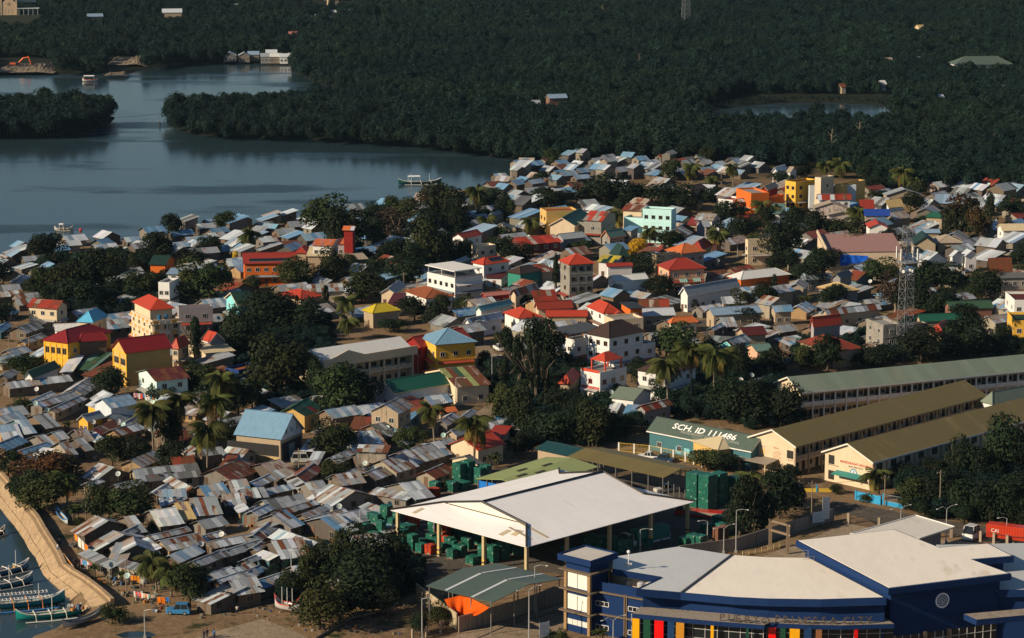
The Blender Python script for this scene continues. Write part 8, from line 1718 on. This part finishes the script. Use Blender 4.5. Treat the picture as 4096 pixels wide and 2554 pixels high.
# ---------------------------------------------------------------- forest, undergrowth, haze, labels
CLEAR.append([(CHP.x-3, CHP.y-34), (CHP.x+27, CHP.y-34), (CHP.x+27, CHP.y+12), (CHP.x-3, CHP.y+12)])
for t_ in FARPTS:
    x, y, w_ = t_; s_ = 14 if y < 1450 else 12
    CLEAR.append([(x-w_*.62-1, y-s_), (x+w_*.62+1, y-s_), (x+w_*.62+1, y+14), (x-w_*.62-1, y+14)])
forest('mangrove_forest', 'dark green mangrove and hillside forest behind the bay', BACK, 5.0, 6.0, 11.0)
forest('pond_scrub', 'low dark scrub on the far bank of the pond', wp('1660,258 1780,241 1960,239 2130,244 2130,230 1760,232'), 2.6, 1.0, 2.4, noclear=True)
forest('mangrove_islet', 'dark mangrove islet standing alone in the water', ISLE, 4.2, 6.5, 11.0)

def undergrowth(name, label, pts, step, h0, h1):
    P = pts; A_ = np.array(P); x0, y0 = A_.min(0); x1, y1 = A_.max(0); A, B_ = jgrid(x0, x1, y0, y1, step); k = inpoly(A, B_, P); A, B_ = A[k], B_[k]
    keep = []
    for i, (x, y) in enumerate(zip(A, B_)):
        ok = True; c = Vector((x, y))
        for Rr in RECTS:
            if abs(Rr[0][0].x-x)+abs(Rr[0][0].y-y) > 140: continue
            v = c-Rr[0][0]; u, w = v.dot(Rr[1]), v.dot(Rr[2]); L1 = (Rr[0][1]-Rr[0][0]).length; L2 = (Rr[0][3]-Rr[0][0]).length
            if -1.2 < u < L1+1.2 and -1.2 < w < L2+1.2: ok = False; break
        keep.append(ok)
    A, B_ = A[keep], B_[keep]; h = h0+(h1-h0)*RNG.random(len(A))**1.5
    o = scatter(name, label, np.stack([A, B_, np.full(len(A), GZ-.3)], -1), h*(.45+.3*RNG.random(len(A))), h); o['category'] = 'undergrowth'
W3 = lambda s: [(lambda v: (v.x, v.y))(T3(*map(float, k.split(',')))) for k in s.split()]
undergrowth('undergrowth', 'dense dark scrub covering the slope behind the red container', W3('1200,60 1700,-60 2700,-200 2900,450 2100,400 1750,400 1300,310'), 1.9, 2.0, 5.5)
undergrowth('undergrowth', 'dense scrub between the palm houses and the long school blocks', wp('1640,850 1800,880 1880,960 1900,1010 1760,1020 1720,1000 1560,990 1560,930'), 2.2, 2.0, 6.0)
undergrowth('undergrowth', 'tangled scrub among trees left of the crate yard shed', wp('540,1430 700,1330 900,1240 1000,1280 1010,1400 900,1450 700,1440'), 1.8, 1.2, 4.0)
undergrowth('undergrowth', 'garden greenery filling gaps around the chapel and cream school', wp('420,850 560,760 760,700 800,860 900,960 760,1000 560,960'), 2.3, 1.6, 4.5)
undergrowth('undergrowth', 'garden greenery around the columnar trees and teal shed', wp('1150,880 1330,860 1420,900 1560,1000 1440,1060 1200,1060'), 2.2, 1.6, 5.0)
undergrowth('undergrowth', 'garden greenery under the waterside trees', wp('880,520 1150,470 1200,520 1100,640 900,680 800,640'), 3.0, 2.0, 6.0)
undergrowth('undergrowth', 'greenery under the left mango trees', wp('90,640 330,600 420,700 300,760 130,760'), 2.6, 2.0, 6.0)
undergrowth('undergrowth', 'greenery around the lattice mast foot', wp('1880,800 2425,760 2425,840 1880,880'), 2.4, 1.6, 5.0)
m, nt, b_ = mat('haze_air'); nt.nodes.remove(b_); pv = nd(nt, 'ShaderNodeVolumePrincipled'); pv.inputs['Color'].default_value = (.42, .68, .92, 1); pv.inputs['Density'].default_value = .000016; pv.inputs['Anisotropy'].default_value = 0
nt.links.new(pv.outputs[0], nt.nodes['Material Output'].inputs['Volume']); M['haze'] = m
o = MB().box(-9500, -3500, -4.0, 9500, 14500, 150).build('haze', 'haze'); o['kind'] = 'stuff'; o['label'] = 'thin blue haze over the bay and hills'; o['category'] = 'haze'
# ---------------------------------------------------------------- labels that name the nearest landmark
CUT = [' beside', ' behind', ' among', ' below', ' before', ' next', ' under', ' by ', ' at ', ' in ', ' over ', ' above', ' deep', ' half ', ' squeezed', ' standing', ' surrounded', ' between', ' around', ' on ', ' near', ' attached', ' just', ' off ', ' hidden', ' beneath', ' catching', ' holding']
LM = []
for o in list(sc.objects):
    if o.parent is None and o.get('category') in ('house', 'school', 'warehouse', 'shed', 'civic building', 'gatehouse', 'seawall', 'mast') and '_k' not in o:
        s_ = o['label']; n = min([s_.find(c) for c in CUT if s_.find(c) > 8] or [len(s_)]); s_ = ' '.join(s_[:n].split()[:9])
        while s_.split()[-1] in ('with', 'and', 'of', 'a', 'the', 'one', 'its', 'carrying', 'bearing', 'two', 'big'): s_ = ' '.join(s_.split()[:-1])
        c = o.location.xy; 
        if '_dims' in o: a, b, _ = o['_dims']; th = o.rotation_euler.z; c = Vector((o.location.x+math.cos(th)*b/2-math.sin(th)*a/2, o.location.y+math.sin(th)*b/2+math.cos(th)*a/2))
        LM.append((c, s_))
for o in list(sc.objects):
    if '_k' in o:
        c = o.location.xy; d, s_ = min(((c-q).length, s2) for q, s2 in LM)
        lb = '%s %s the %s' % (o['_k'], 'beside' if d < 16 else 'near' if d < 40 else 'far out from', s_)
        if '_w' in o and len(lb.split()) < 14: lb = lb.replace(' shack ', ' %s-walled shack ' % o['_w'].split()[0], 1)
        o['label'] = ' '.join(lb.split()[:16]); o['group'] = '%ss near the %s' % (o.name.split('.')[0].replace('_', ' '), s_)
        for k in ('_k', '_w'):
            if k in o: del o[k]
for o in sc.objects:
    if '_dims' in o: del o['_dims']
